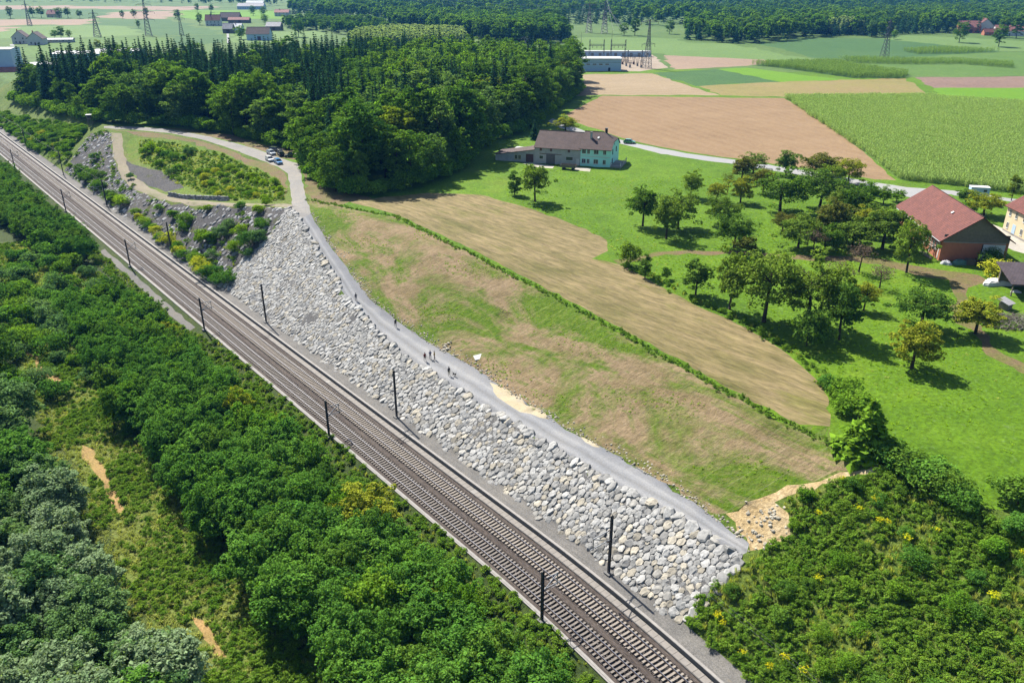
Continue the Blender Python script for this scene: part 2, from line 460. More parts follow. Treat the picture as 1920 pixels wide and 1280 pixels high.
def wheel_tracks(m):
    """pale worn wheel tracks and darker loose gravel along the road"""
    nt = m.node_tree; nd = nt.nodes; ln = nt.links
    a = nd.new('ShaderNodeAttribute'); a.attribute_name = 'across'
    rp = ramp(nd, [(0, (.80, .80, .80)), (.16, (.86, .86, .86)), (.27, (1.16, 1.15, 1.13)), (.38, (.98, .98, .98)), (.48, (.80, .79, .77)), (.58, (.97, .97, .97)), (.70, (1.15, 1.14, 1.12)), (.80, (.92, .92, .92)), (1, (.82, .82, .84))])
    geo = nd.new('ShaderNodeNewGeometry')
    n = noise(nt, geo.outputs['Position'], .12, 3, .6)
    ad = nd.new('ShaderNodeMath'); ad.operation = 'MULTIPLY_ADD'; ln.new(n, ad.inputs[0]); ad.inputs[1].default_value = .22; 
    sb = nd.new('ShaderNodeMath'); sb.operation = 'SUBTRACT'; ln.new(a.outputs['Fac'], sb.inputs[0]); sb.inputs[1].default_value = .11
    ln.new(sb.outputs[0], ad.inputs[2]); ln.new(ad.outputs[0], rp.inputs[0])
    bs = nd['Principled BSDF']; src = bs.inputs['Base Color'].links[0].from_socket
    ln.new(mixc(nt, 1.0, src, rp.outputs[0], 'MULTIPLY'), bs.inputs['Base Color'])
wheel_tracks(M['road'])
ROAD_LOW = [(1388, 1047), (1250, 962), (1150, 908), (1050, 850), (950, 790), (850, 730), (770, 680), (700, 620), (650, 560), (600, 480), (560, 412)]
ROAD_UP = [(583, 400), (612, 450), (645, 495), (692, 560), (742, 600), (800, 640), (880, 683), (955, 735), (1050, 797), (1150, 850), (1250, 907), (1330, 965), (1405, 1018)]
CREST = [(575, 375), (600, 380), (660, 393), (740, 407), (850, 462), (1000, 538), (1150, 618), (1300, 702), (1400, 758), (1500, 808), (1560, 838), (1620, 872)]

def strip(us, v0, v1):
    a = [xy(u, v0 + float(bend(u))) for u in us]; b = [xy(u, v1 + float(bend(u))) for u in us]
    return a + b[::-1]
US = list(np.arange(-60, 66, 6)) + [66, 80, 120, 200, 300, 420, 560, 640]
# (object name, label, material, polygon in photograph pixels or ('w', world polygon), edge wobble in metres)
REG = [
    ('ballast_bed', M['ballast'], ('w', strip(US, 48.45, 57.5)), 0),
    ('gravel_strip', M['gravel'], ('w', strip(US, 57.56, 60.3)), 0),
    ('gravel_strip', M['gravel'], ('w', strip([165, 180, 200, 220, 236], 45.7, 47.2)), .12),
    ('sand_spill', M['sandpatch'], [(918, 717), (935, 722), (1000, 763), (1030, 785), (1012, 782), (975, 772), (945, 752), (925, 735)], .25),
    ('sand_spill', M['sandpatch'], [(1088, 818), (1105, 824), (1125, 838), (1112, 838), (1098, 829)], .15),
    ('gravel_road', M['road'], ROAD_LOW + ROAD_UP, .15),
    ('worn_road', M['road_old'], [(560, 412), (548, 398), (548, 385), (543, 350), (540, 326), (520, 312), (480, 297), (430, 278), (380, 262), (320, 250), (260, 244), (195, 241),
                                  (195, 236), (260, 238), (320, 243), (380, 254), (440, 268), (490, 283), (530, 298), (563, 308), (566, 330), (572, 365), (583, 400)], .15),
    ('earth_path', M['path'], [(208, 249), (228, 250), (232, 290), (245, 325), (275, 348), (310, 365), (360, 376), (440, 381), (548, 383), (548, 389), (440, 388), (350, 385), (300, 374), (255, 357), (228, 335), (216, 300), (211, 270)], .2),
    ('dirt_bank', M['sand'], [(1360, 962), (1420, 937), (1500, 908), (1600, 884), (1665, 872), (1640, 888), (1560, 905), (1475, 930), (1452, 942), (1478, 962), (1482, 1000), (1440, 1022), (1407, 1032), (1400, 1008)], .4),
    ('rubble_bed', M['rubble'], [(1390, 1047), (1352, 1090), (1310, 1130), (1278, 1190), (1254, 1197), (1129, 1100), (939, 957), (737, 799), (551, 651), (408, 538), (440, 505), (500, 450), (530, 405), (548, 392)] + ROAD_LOW[::-1][:-1], .3),
    ('slate_bank', M['slate'], [(412, 536), (440, 505), (500, 450), (530, 405), (548, 390), (440, 390), (350, 387), (300, 376), (253, 359), (226, 337), (214, 300), (207, 250), (170, 250), (140, 290), (120, 320), (230, 400), (330, 480)], .4),
    ('slate_bank', M['slate'], [(236, 300), (245, 325), (275, 347), (310, 360), (345, 352), (330, 335), (290, 318), (262, 312)], .4),
    ('mound', M['mound'], [(250, 256), (330, 262), (420, 287), (490, 318), (528, 344), (536, 374), (440, 379), (380, 374), (330, 362), (345, 350), (330, 333), (290, 316), (240, 298), (236, 270)], .3),
    ('seeded_slope', M['erosion'], CREST + [(1500, 908), (1420, 937), (1358, 962)] + [(1330, 965)] + ROAD_UP[:-2][::-1], .25),
    ('hay_field', M['hay'], [(655, 378), (700, 372), (800, 362), (900, 365), (1000, 393), (1100, 430), (1138, 450), (1140, 470), (1110, 485), (1160, 495), (1300, 570), (1400, 615), (1480, 665), (1530, 710), (1552, 745), (1556, 800), (1500, 795), (1400, 746), (1300, 690), (1150, 607), (1000, 527), (850, 452), (740, 401), (680, 385)], .18),
    ('farm_road', M['asphalt'], [(1028, 228), (1036, 222), (1060, 232), (1100, 247), (1165, 263), (1240, 279), (1310, 291), (1390, 301), (1500, 318), (1620, 339), (1700, 351), (1780, 357), (1850, 365), (1930, 376), (2050, 392),
                                 (2050, 402), (1930, 384), (1850, 371), (1790, 366), (1760, 363), (1720, 372), (1690, 366), (1620, 350), (1500, 328), (1390, 310), (1300, 298), (1240, 288), (1165, 270), (1100, 255), (1050, 240)], .1),
    ('farm_yard', M['yard'], [(1790, 420), (1850, 415), (1890, 432), (1935, 455), (1935, 480), (1900, 470), (1850, 440), (1800, 440)], .3),
    ('house_terrace', M['yard'], [(978, 306), (1000, 305), (1040, 311), (1036, 317), (1000, 313)], .1),
    ('house_terrace', M['yard'], [(1077, 312), (1108, 316), (1106, 322), (1078, 319)], .1),
    ('earth_track', M['verge'], [(1150, 488), (1250, 471), (1360, 470), (1500, 478), (1650, 484), (1740, 502), (1835, 516), (1860, 530), (1815, 540), (1815, 570), (1800, 588), (1842, 612), (1862, 650), (1930, 685), (1930, 705), (1850, 665), (1830, 630), (1784, 596), (1795, 560), (1780, 525), (1720, 517), (1650, 495), (1500, 486), (1360, 476), (1250, 477), (1160, 495)], .4),
    ('dry_verge', M['verge'], [(270, 242), (330, 240), (430, 252), (500, 272), (560, 283), (572, 300), (530, 297), (490, 282), (440, 267), (380, 253), (320, 242)], .5),
    ('dry_verge', M['verge'], [(566, 308), (575, 335), (620, 352), (700, 372), (655, 378), (640, 385), (610, 382), (585, 372), (572, 362)], .5),
    ('dry_verge', M['verge'], [(195, 243), (260, 247), (320, 253), (380, 265), (430, 281), (480, 300), (520, 316), (536, 328), (540, 350), (533, 372), (515, 340), (490, 322), (420, 290), (350, 265), (250, 252)], .5),
    ('harrowed_field', M['plough'], [(1060, 214), (1130, 180), (1470, 184), (1540, 225), (1600, 270), (1660, 320), (1680, 338), (1640, 336), (1560, 323), (1500, 314), (1380, 297), (1300, 287), (1200, 268), (1165, 259), (1130, 245), (1080, 230)], .3),
    ('pale_harrowed_field', M['plough2'], [(1095, 140), (1222, 138), (1290, 160), (1350, 179), (1130, 178), (1080, 180), (1090, 165)], .5),
    ('stubble_field', M['stubble'], [(1310, 162), (1420, 155), (1700, 147), (1745, 181), (1500, 182), (1352, 179)], .5),
    ('young_grass_field', M['lime'], [(1345, 130), (1400, 127), (1580, 150), (1465, 154)], .5),
    ('green_field', M['crop2'], [(1225, 137), (1345, 130), (1465, 154), (1420, 155), (1305, 162)], .5),
    ('maize_field', M['crop1'], [(1470, 184), (1745, 182), (1762, 186), (1920, 195), (2080, 202), (2080, 395), (1920, 364), (1800, 349), (1690, 338), (1640, 300), (1560, 245)], .2),
    ('young_grass_field', M['lime'], [(1752, 165), (2080, 165), (2080, 200), (1920, 194), (1765, 184)], .5),
    ('dark_earth_field', M['purple'], [(1715, 145), (2080, 143), (2080, 165), (1750, 165)], .5),
    ('maize_field', M['crop2'], [(1405, 122), (1560, 118), (1660, 135), (1705, 140), (1690, 147), (1600, 147), (1540, 138), (1480, 130)], .5),
    ('earth_field', M['tanfield'], [(1245, 104), (1430, 112), (1448, 117), (1400, 124), (1262, 131)], .5),
    ('green_field', M['crop3'], [(1280, 80), (1370, 82), (1420, 92), (1540, 115), (1440, 117), (1250, 104)], 1),
    ('green_field', M['crop2'], [(1425, 84), (1500, 73), (1640, 72), (1875, 96), (1760, 104), (1640, 112), (1550, 113)], 1),
    ('green_field', M['crop3'], [(1640, 72), (1700, 66), (2080, 84), (2080, 96), (1875, 96)], 1),
    ('green_field', M['crop1'], [(1570, 114), (1640, 112), (1760, 104), (1875, 98), (2080, 100), (2080, 143), (1715, 143), (1660, 133)], 1),
    ('green_field', M['crop3'], [(1013, 95), (1070, 75), (1100, 70), (1280, 72), (1280, 102), (1223, 100)], 1),
    ('young_grass_field', M['lime'], [(878, 83), (973, 82), (1010, 97), (900, 98)], 1),
    ('substation_yard', M['yardgravel'], [(1010, 101), (1223, 103), (1253, 127), (1200, 134), (1073, 135)], .5),
    ('earth_field', M['tanfield'], [(-80, 12), (417, 13), (330, 20), (187, 17), (-80, 17)], 2),
    ('green_field', M['crop2'], [(-80, 18), (187, 18), (213, 20), (187, 30), (173, 35), (-80, 36)], 2),
    ('dark_earth_field', M['tanfield'], [(180, 33), (200, 24), (273, 21), (337, 21), (320, 36), (233, 36)], 2),
    ('dark_earth_field', M['tanfield'], [(-80, 38), (178, 36), (157, 47), (50, 47), (-80, 52)], 2),
    ('earth_field', M['tanfield'], [(-80, 52), (43, 51), (0, 60), (-80, 64)], 2),
    ('green_field', M['crop3'], [(-80, 66), (50, 50), (157, 48), (240, 50), (267, 65), (187, 70), (67, 72), (-80, 72)], 2),
    ('green_field', M['crop2'], [(160, 47), (187, 37), (320, 37), (367, 50), (427, 57), (413, 65), (287, 68), (267, 63), (243, 50)], 2),
    ('green_field', M['crop1'], [(35, 103), (33, 93), (80, 83), (187, 70), (317, 70), (320, 87), (217, 97), (50, 108)], 1),
    ('green_field', M['crop2'], [(287, 69), (423, 65), (423, 80), (333, 87), (320, 70)], 1),
    ('young_grass_field', M['crop3'], [(433, 65), (547, 60), (613, 58), (610, 68), (547, 78), (433, 80)], 1),
    ('young_grass_field', M['lime'], [(340, 20), (530, 20), (537, 36), (380, 38), (340, 34)], 2),
    ('dry_grass', M['dry'], [(155, 835), (175, 840), (200, 890), (235, 955), (228, 968), (205, 935), (180, 890)], .3),
    ('dry_grass', M['dry'], [(360, 1155), (380, 1160), (410, 1205), (425, 1230), (400, 1225), (380, 1195)], .3),
    ('dry_grass', M['dry'], [(50, 655), (80, 690), (118, 715), (105, 725), (70, 700)], .3),
    ('clearing', M['clear'], ('w', [xy(u, v) for u, v in ((30, 10), (60, 12), (90, 13), (120, 14), (150, 14), (190, 14), (235, 20), (235, 38), (200, 34), (160, 28), (120, 26), (90, 26), (60, 27), (30, 27))]), .5),
]
# the rest: woodland floor left of the line, rough banks along it, meadow on the terrace, grassland beyond
DEFAULT = [('woodland_floor', M['wood']), ('rough_bank', M['rough']), ('meadow', M['meadow']), ('far_grassland', M['plain'])]

def dens(poly, jit, closed=True, rng=np.random.default_rng(3)):
    """world polygon with extra points (spacing grows with distance) and a little wobble"""
    out = []
    n = len(poly)
    for i in range(n if closed else n - 1):
        a = np.array(poly[i][:2]); b = np.array(poly[(i + 1) % n][:2])
        L = np.hypot(*(b - a)); st = min(max(np.hypot(*(a + b)) / 2 / 70, 1.3), 40)
        k = max(1, int(L / st))
        for j in range(k):
            p = a + (b - a) * j / k
            if jit and j: p = p + rng.normal(0, jit * max(1, st / 4), 2)
            out.append(p)
    return np.array(out)

def inside(poly, P):
    x, y = P[:, 0], P[:, 1]
    r = np.zeros(len(P), bool)
    x0, y0 = poly[:, 0], poly[:, 1]; x1, y1 = np.roll(x0, -1), np.roll(y0, -1)
    bb = (x >= x0.min()) & (x <= x0.max()) & (y >= y0.min()) & (y <= y0.max())
    idx = np.where(bb)[0]
    if not len(idx): return r
    X = x[idx]; Y = y[idx]; c = np.zeros(len(idx), bool)
    for a, b, d, e in zip(x0, y0, x1, y1):
        if b == e: continue
        hit = ((b > Y) != (e > Y)) & (X < (d - a) * (Y - b) / (e - b) + a)
        c ^= hit
    r[idx] = c
    return r

POLY = {}
SETTING = {}
def build_ground():
    pts = []; edges = []; polys = []
    def addloop(p, closed=True):
        k = len(pts); n = len(p)
        pts.extend(map(tuple, p))
        edges.extend((k + i, k + (i + 1) % n) for i in range(n if closed else n - 1))
    for name, m, pg, jit in REG:
        w = pg[1] if pg[0] == 'w' else at_many(pg)[:, :2]
        d = dens([tuple(q) for q in w], jit)
        polys.append(d); POLY.setdefault(name, []).append(d)
        addloop(d)
    # break lines of the terrain
    for v0 in (44., 48., 57.5, 57.56, 59.9):
        addloop(dens([xy(u, v0 + float(bend(u))) for u in US], 0), False)
    addloop(dens([xy(u, v) for u, v in zip(T_U, T_VR)], 0), False)
    addloop(dens([xy(u, v) for u, v in zip(T_U, T_VU)], 0), False)
    addloop(dens([xy(u, v) for u, v in zip(C_U, C_V)], 0), False)
    rng = np.random.default_rng(5)
    def grid(x0, x1, y0, y1, st, hole=None):
        gx, gy = np.meshgrid(np.arange(x0, x1 + .1, st), np.arange(y0, y1 + .1, st))
        g = np.stack([gx.ravel(), gy.ravel()], 1) + rng.uniform(-.3, .3, (gx.size, 2)) * st
        if hole:
            g = g[~((g[:, 0] > hole[0]) & (g[:, 0] < hole[1]) & (g[:, 1] > hole[2]) & (g[:, 1] < hole[3]))]
        pts.extend(map(tuple, g))
    grid(-340, 240, 20, 400, 3.6)
    grid(-1000, 1000, -150, 1500, 24, (-345, 245, 15, 405))
    grid(-6000, 6000, -300, 9000, 260, (-1010, 1010, -300, 1510))
    vs_, es_, fs_, *_ = delaunay_2d_cdt([Vector(p) for p in pts], edges, [], 0, 1e-4)
    V = np.array([(v.x, v.y) for v in vs_]); F = np.array([f for f in fs_ if len(f) == 3], int)
    Z = terrain(V[:, 0], V[:, 1])
    rng2 = np.random.default_rng(9)
    u, v = uv(V[:, 0], V[:, 1]); vb = v - bend(u)
    rough = np.where((vb > 60.5) & (u < 420), .06, 0) + np.where(vb < 43, .15, 0)
    Z = Z + rng2.normal(0, 1, len(Z)) * rough
    V3 = np.column_stack([V, Z])
    C = V[F].mean(1)
    e1 = V[F[:, 1]] - V[F[:, 0]]; e2 = V[F[:, 2]] - V[F[:, 0]]
    flip = (e1[:, 0] * e2[:, 1] - e1[:, 1] * e2[:, 0]) < 0
    F[flip] = F[flip][:, ::-1]
    own = np.full(len(F), -1)
    for i, p in enumerate(polys):
        sel = inside(p, C) & (own < 0)
        own[sel] = i
    cu, cv = uv(C[:, 0], C[:, 1]); cvb = cv - bend(cu)
    vc = np.interp(cu, C_U, C_V)
    dist = np.hypot(C[:, 0], C[:, 1])
    df = np.where(cvb < 48.45, 0, np.where(cv < vc + 1.5, 1, 2))
    df = np.where(dist > 560, 3, df)
    def emit(name, m, tri):
        if not len(tri): return
        used, inv = np.unique(tri, return_inverse=True)
        me = mesh_np(name, V3[used], [inv.reshape(-1, 3)], [m], True)
        if name == 'gravel_road':
            uu, vv = uv(V3[used][:, 0], V3[used][:, 1]); a0 = np.interp(uu, T_U, T_VR); a1 = np.interp(uu, T_U, T_VU)
            at_ = me.attributes.new('across', 'FLOAT', 'POINT'); at_.data.foreach_set('value', ((vv - a0) / (a1 - a0)).astype(np.float32))
        SETTING.setdefault(name, []).append(tag(link(name, me), kind='structure'))
    for i, (name, m, pg, jit) in enumerate(REG):
        emit(name, m, F[own == i])
    for k, (name, m) in enumerate(DEFAULT):
        emit(name, m, F[(own < 0) & (df == k)])
build_ground()

def in_any(names, P):
    r = np.zeros(len(P), bool)
    for n in names:
        for p in POLY.get(n, []): r |= inside(p, P[:, :2])
    return r
# ------------------------------------------------------------------ vegetation library
L = {}
L['spruce'] = leaf_mat('spruce_needles', (0.018, 0.058, 0.026), (0.042, 0.098, 0.036), 0.18)
L['beech'] = leaf_mat('beech_leaves', (0.068, 0.15, 0.016), (0.125, 0.21, 0.022), 0.42)
L['ash'] = leaf_mat('ash_leaves', (0.08, 0.155, 0.036), (0.125, 0.2, 0.055), 0.42)
L['oak'] = leaf_mat('oak_leaves', (0.055, 0.13, 0.018), (0.105, 0.185, 0.024), 0.42)
L['autumn'] = leaf_mat('yellowing_leaves', (0.1, 0.15, 0.014), (0.15, 0.18, 0.018), 0.42)
L['robinia'] = leaf_mat('robinia_leaves', (0.054, 0.145, 0.022), (0.098, 0.205, 0.028), 0.42, (0.128, 0.180, 0.018), .5, nscale=.16)
L['willow'] = leaf_mat('willow_leaves', (0.07, 0.15, 0.042), (0.125, 0.205, 0.07), 0.42, nscale=.16)
L['willow2'] = leaf_mat('grey_leaves', (0.115, 0.18, 0.08), (0.175, 0.235, 0.12), 0.35, nscale=.16)
L['hazel'] = leaf_mat('shrub_leaves', (0.075, 0.175, 0.014), (0.13, 0.225, 0.02), 0.42)
L['lime'] = leaf_mat('bright_shrub_leaves', (0.13, 0.23, 0.012), (0.19, 0.29, 0.018), 0.42)
L['yellow'] = leaf_mat('yellow_shrub_leaves', (0.255, 0.300, 0.021), (0.360, 0.375, 0.030), .3)
L['apple'] = leaf_mat('apple_leaves', (0.085, 0.15, 0.02), (0.135, 0.2, 0.03), 0.42, (.17, .16, .03), .25)
L['apple_dark'] = leaf_mat('pear_leaves', (0.055, 0.12, 0.018), (0.095, 0.165, 0.026), 0.42)
L['apple_red'] = leaf_mat('reddish_leaves', (0.085, 0.115, 0.02), (0.135, 0.135, 0.028), 0.42, (.17, .10, .032), .3)
L['apple_yel'] = leaf_mat('yellow_green_leaves', (0.16, 0.2, 0.018), (0.22, 0.24, 0.024), 0.42)
L['twig'] = leaf_mat('dry_twigs', (0.085, 0.062, 0.045), (0.130, 0.095, 0.070), .1)
L['weed'] = leaf_mat('weed_leaves', (0.08, 0.175, 0.016), (0.15, 0.24, 0.026), 0.42, (0.195, 0.240, 0.060), .5)
L['reed'] = leaf_mat('tall_grass', (0.2, 0.25, 0.05), (0.31, 0.33, 0.09), 0.42)
L['gold'] = leaf_mat('goldenrod_flowers', (0.500, 0.420, 0.012), (0.500, 0.500, 0.015), .15)
L['maize'] = leaf_mat('maize_leaves', (0.17, 0.27, 0.075), (0.24, 0.33, 0.11), 0.42, (0.390, 0.375, 0.150), .55)
L['maize_dark'] = leaf_mat('maize_leaves_green', (0.1, 0.18, 0.04), (0.15, 0.23, 0.06), 0.42, (0.225, 0.255, 0.090), .3)
L['poplar'] = leaf_mat('poplar_leaves', (0.19, 0.26, 0.1), (0.25, 0.32, 0.14), 0.42)
BARK = plain('bark', (.075, .058, .045), .95, vary=.3, nscale=4, spec=.1)
BARK_PALE = plain('pale_bark', (.16, .14, .12), .95, vary=.3, nscale=4, spec=.1)

def leaf_quads(P, N, size, rng, asp=.62, fold=.0):
    """a diamond leaf spray for every point: P centres, N facing"""
    n = len(P)
    N = N / np.maximum(np.linalg.norm(N, axis=1, keepdims=True), 1e-6)
    R = rng.normal(size=(n, 3))
    T = R - (R * N).sum(1, keepdims=True) * N
    T /= np.maximum(np.linalg.norm(T, axis=1, keepdims=True), 1e-6)
    B = np.cross(N, T)
    s = size * rng.uniform(.6, 1.35, (n, 1))
    a = P + T * s; c = P - T * s
    b = P + B * s * asp - N * s * .25; d = P - B * s * asp - N * s * .25
    V = np.stack([a, b, c, d], 1).reshape(-1, 3)
    F = np.arange(4 * n).reshape(n, 4)
    return V, F

def rand_dir(n, rng, zmin=-1.0):
    z = rng.uniform(zmin, 1, n); q = rng.uniform(0, 2 * pi, n); r = np.sqrt(1 - z * z)
    return np.stack([r * np.cos(q), r * np.sin(q), z], 1)

def crown_mesh(name, seed, rx, rz, cz, clumps=55, per=85, leaf=.20, cr=.30, core=.45, zmin=-.75, droop=.0, mat=None, shape='round', ragged=.18):
    """unit-less crown around height cz: clumps of leaves through an uneven ellipsoid"""
    rng = np.random.default_rng(seed)
    D = rand_dir(clumps, rng, zmin)
    lob = 1 + ragged * np.sin(D[:, 0] * 4 + seed) * np.cos(D[:, 1] * 5 - seed) + rng.normal(0, ragged * .6, clumps)
    rad = rng.uniform(core, 1, clumps) ** .5 * lob
    Cn = D * rad[:, None] * np.array([rx, rx, rz])
    if shape == 'cone':
        t = (Cn[:, 2] + rz) / (2 * rz); Cn[:, :2] *= (1.25 - t)[:, None]
    if shape == 'flat':
        Cn[:, 2] = np.abs(Cn[:, 2]) * .9 - .1 * rz
    R = cr * rx * rng.uniform(.6, 1.35, clumps)
    k = rng.poisson(per, clumps).clip(per // 3)
    idx = np.repeat(np.arange(clumps), k)
    d = rand_dir(len(idx), rng, -.55)
    rr = rng.uniform(.35, 1.08, len(idx)) ** .5
    off = d * (R[idx] * rr)[:, None] * np.array([1.15, 1.15, .72])
    P = Cn[idx] + off
    P[:, 2] += cz - droop * (off[:, 0] ** 2 + off[:, 1] ** 2) ** .5
    Nn = d * .55 + rng.normal(0, .55, d.shape) + np.array([SUN_DIR.x * .35, SUN_DIR.y * .35, 1.05])
    V, F = leaf_quads(P, Nn, leaf, rng)
    return mesh_np(name, V, [F], [mat] if mat else [])

def trunk_mesh(name, seed, h, r, limbs=6, spread=1.6, top=.75, mat=None, lean=.06):
    rng = random.Random(seed)
    mb = MB()
    lx, ly = rng.uniform(-lean, lean) * h, rng.uniform(-lean, lean) * h
    p0 = Vector((0, 0, -.4)); p1 = Vector((lx * .3, ly * .3, h * .35)); p2 = Vector((lx, ly, h * top))
    mb.path([p0, Vector((0, 0, .3)), p1, p2], [r * 1.5, r * 1.05, r * .8, r * .28], 7)
    for i in range(limbs):
        t = rng.uniform(.25, .95); a = i * 2.4 + rng.uniform(-.5, .5)
        b = p1.lerp(p2, t)
        le = spread * rng.uniform(.6, 1.1)
        m_ = b + Vector((cos(a) * le * .55, sin(a) * le * .55, le * .35)); e = b + Vector((cos(a) * le, sin(a) * le, le * rng.uniform(.45, .9)))
        rr = r * .45 * (1.1 - t * .6)
        mb.path([b, m_, e], [rr, rr * .6, rr * .18], 5)
    return mb.mesh(name, mat or BARK, True)

def spruce_mesh(name, seed, h, r, levels=24, mat=None, sparse=1.0):
    rng = np.random.default_rng(seed)
    Ps = []; Ns = []
    S = []
    for i in range(levels):
        t = i / (levels - 1)
        z = h * (.10 + .88 * t)
        rad = r * (1 - t) ** .85 * rng.uniform(.82, 1.12) + .12
        nb = int((15 - 8 * t) * sparse)
        for j in range(nb):
            a = rng.uniform(0, 2 * pi); rj = rad * rng.uniform(.75, 1.1)
            k = max(3, int(rj * 4.2))
            s = np.linspace(.18, 1, k)
            px = np.cos(a) * rj * s; py = np.sin(a) * rj * s
            pz = z - rj * (.38 * s ** 1.5) + rng.normal(0, .05, k)
            P = np.stack([px, py, pz], 1) + rng.normal(0, .09 + .05 * rj, (k, 3)) * np.array([1, 1, .5])
            Ps.append(P)
            N = np.tile([np.cos(a) * .4, np.sin(a) * .4, 1.1], (k, 1)) + rng.normal(0, .35, (k, 3))
            Ns.append(N); S.append(np.full((k, 1), .40 + .34 * (1 - t)))
    P = np.concatenate(Ps); N = np.concatenate(Ns)
    V, F = leaf_quads(P, N, np.concatenate(S), rng, .55)
    mb = MB()
    return mesh_np(name, V, [F], [mat or L['spruce']])

PROTO = {}
def reg(kind, crown, trunk, h):
    PROTO.setdefault(kind, []).append((crown, trunk, h))

for s in range(6):      # broad forest trees, nominal height 20
    h = 20; rx = [4.6, 5.4, 4.2, 5.0, 4.0, 5.8][s]
    reg('broad', crown_mesh('crown', 10 + s, rx, 7.6, 11.6, 96, 56, .38, .24, mat=L['beech'], zmin=-.95, ragged=.32), trunk_mesh('trunk', s, h, .32, 5, 3), h)
for s in range(5):      # spruces, nominal height 24
    reg('spruce', spruce_mesh('crown', 30 + s, 24, [4.3, 3.9, 4.8, 3.6, 4.4][s]), trunk_mesh('trunk', 60 + s, 24, .26, 0, 0, .97, lean=.0), 24)
for s in range(6):      # robinia thicket, nominal height 8
    reg('robinia', crown_mesh('crown', 80 + s, [2.6, 2.9, 2.3, 2.7, 2.4, 3.0][s], 2.9, 4.6, 190, 46, .16, .19, mat=L['robinia'], zmin=-.6, droop=.35, ragged=.36), trunk_mesh('trunk', 80 + s, 7, .11, 5, 1.6, mat=BARK), 8)
for s in range(5):      # willows and poplars, nominal height 10
    reg('willow', crown_mesh('crown', 100 + s, [3.4, 3.0, 3.7, 2.8, 3.3][s], 4.0, 5.4, 190, 52, .19, .17, mat=L['willow'], zmin=-.8, ragged=.22), trunk_mesh('trunk', 100 + s, 9, .15, 6, 2.0), 10)
for s in range(7):      # orchard trees, nominal height 7, open crowns
    reg('apple', crown_mesh('crown', 120 + s, [2.7, 3.0, 2.5, 2.9, 2.6, 3.1, 2.4][s], 2.6, 3.9, [100, 80, 96, 74, 86, 92, 78][s], 78, .15, .23, core=.25, mat=L['apple'], zmin=-.85, ragged=.26), trunk_mesh('trunk', 120 + s, 6.2, .2, 9, 2.3), 7)
for s in range(3):      # half-bare fruit trees
    reg('bare', crown_mesh('crown', 140 + s, 2.6, 2.0, 4.0, 44, 26, .13, .30, core=.2, mat=L['twig'], zmin=-.5, ragged=.25), trunk_mesh('trunk', 140 + s, 6.0, .17, 16, 2.3), 6.5)
for s in range(2):      # upright trees
    reg('column', crown_mesh('crown', 150 + s, 1.5, 3.4, 4.2, 40, 80, .17, .42, mat=L['apple'], zmin=-.95), trunk_mesh('trunk', 150 + s, 7, .12, 3, .8), 8)
for s in range(2):      # feathery conifer (larch)
    reg('larch', spruce_mesh('crown', 160 + s, 9, 3.6, 13, L['hazel'], 1.5), trunk_mesh('trunk', 160 + s, 9, .16, 0, 0, .95, lean=0), 9)
for s in range(5):      # shrubs, nominal height 2.5
    reg('shrub', crown_mesh('crown', 170 + s, [1.5, 1.7, 1.3, 1.6, 1.8][s], 1.15, 1.15, 26, 85, .14, .42, mat=L['hazel'], zmin=-.5, ragged=.25), trunk_mesh('trunk', 170 + s, 1.9, .05, 5, .9), 2.5)

_meshmat = {}
def plant(kind, name, p, h, mat=None, label=None, cat='tree', group=None, variant=None, wide=1.0, rng=RNG, sink=0.0, rz=None):
    """one tree or shrub: Empty at its foot > trunk, crown (meshes shared between copies)"""
    lst = PROTO[kind]
    i = int(rng.integers(len(lst))) if variant is None else variant % len(lst)
    cm, tm, nh = lst[i]
    s = h / nh
    root = empty(name, (p[0], p[1], p[2] - sink), float(rng.uniform(0, 2 * pi)) if rz is None else rz)
    root.scale = (s * wide, s * wide, s)
    tag(root, label, cat, group)
    link('trunk', tm, root)
    c = link('crown', cm, root)
    if mat is not None:
        c.material_slots[0].link = 'OBJECT'; c.material_slots[0].material = mat
    return root

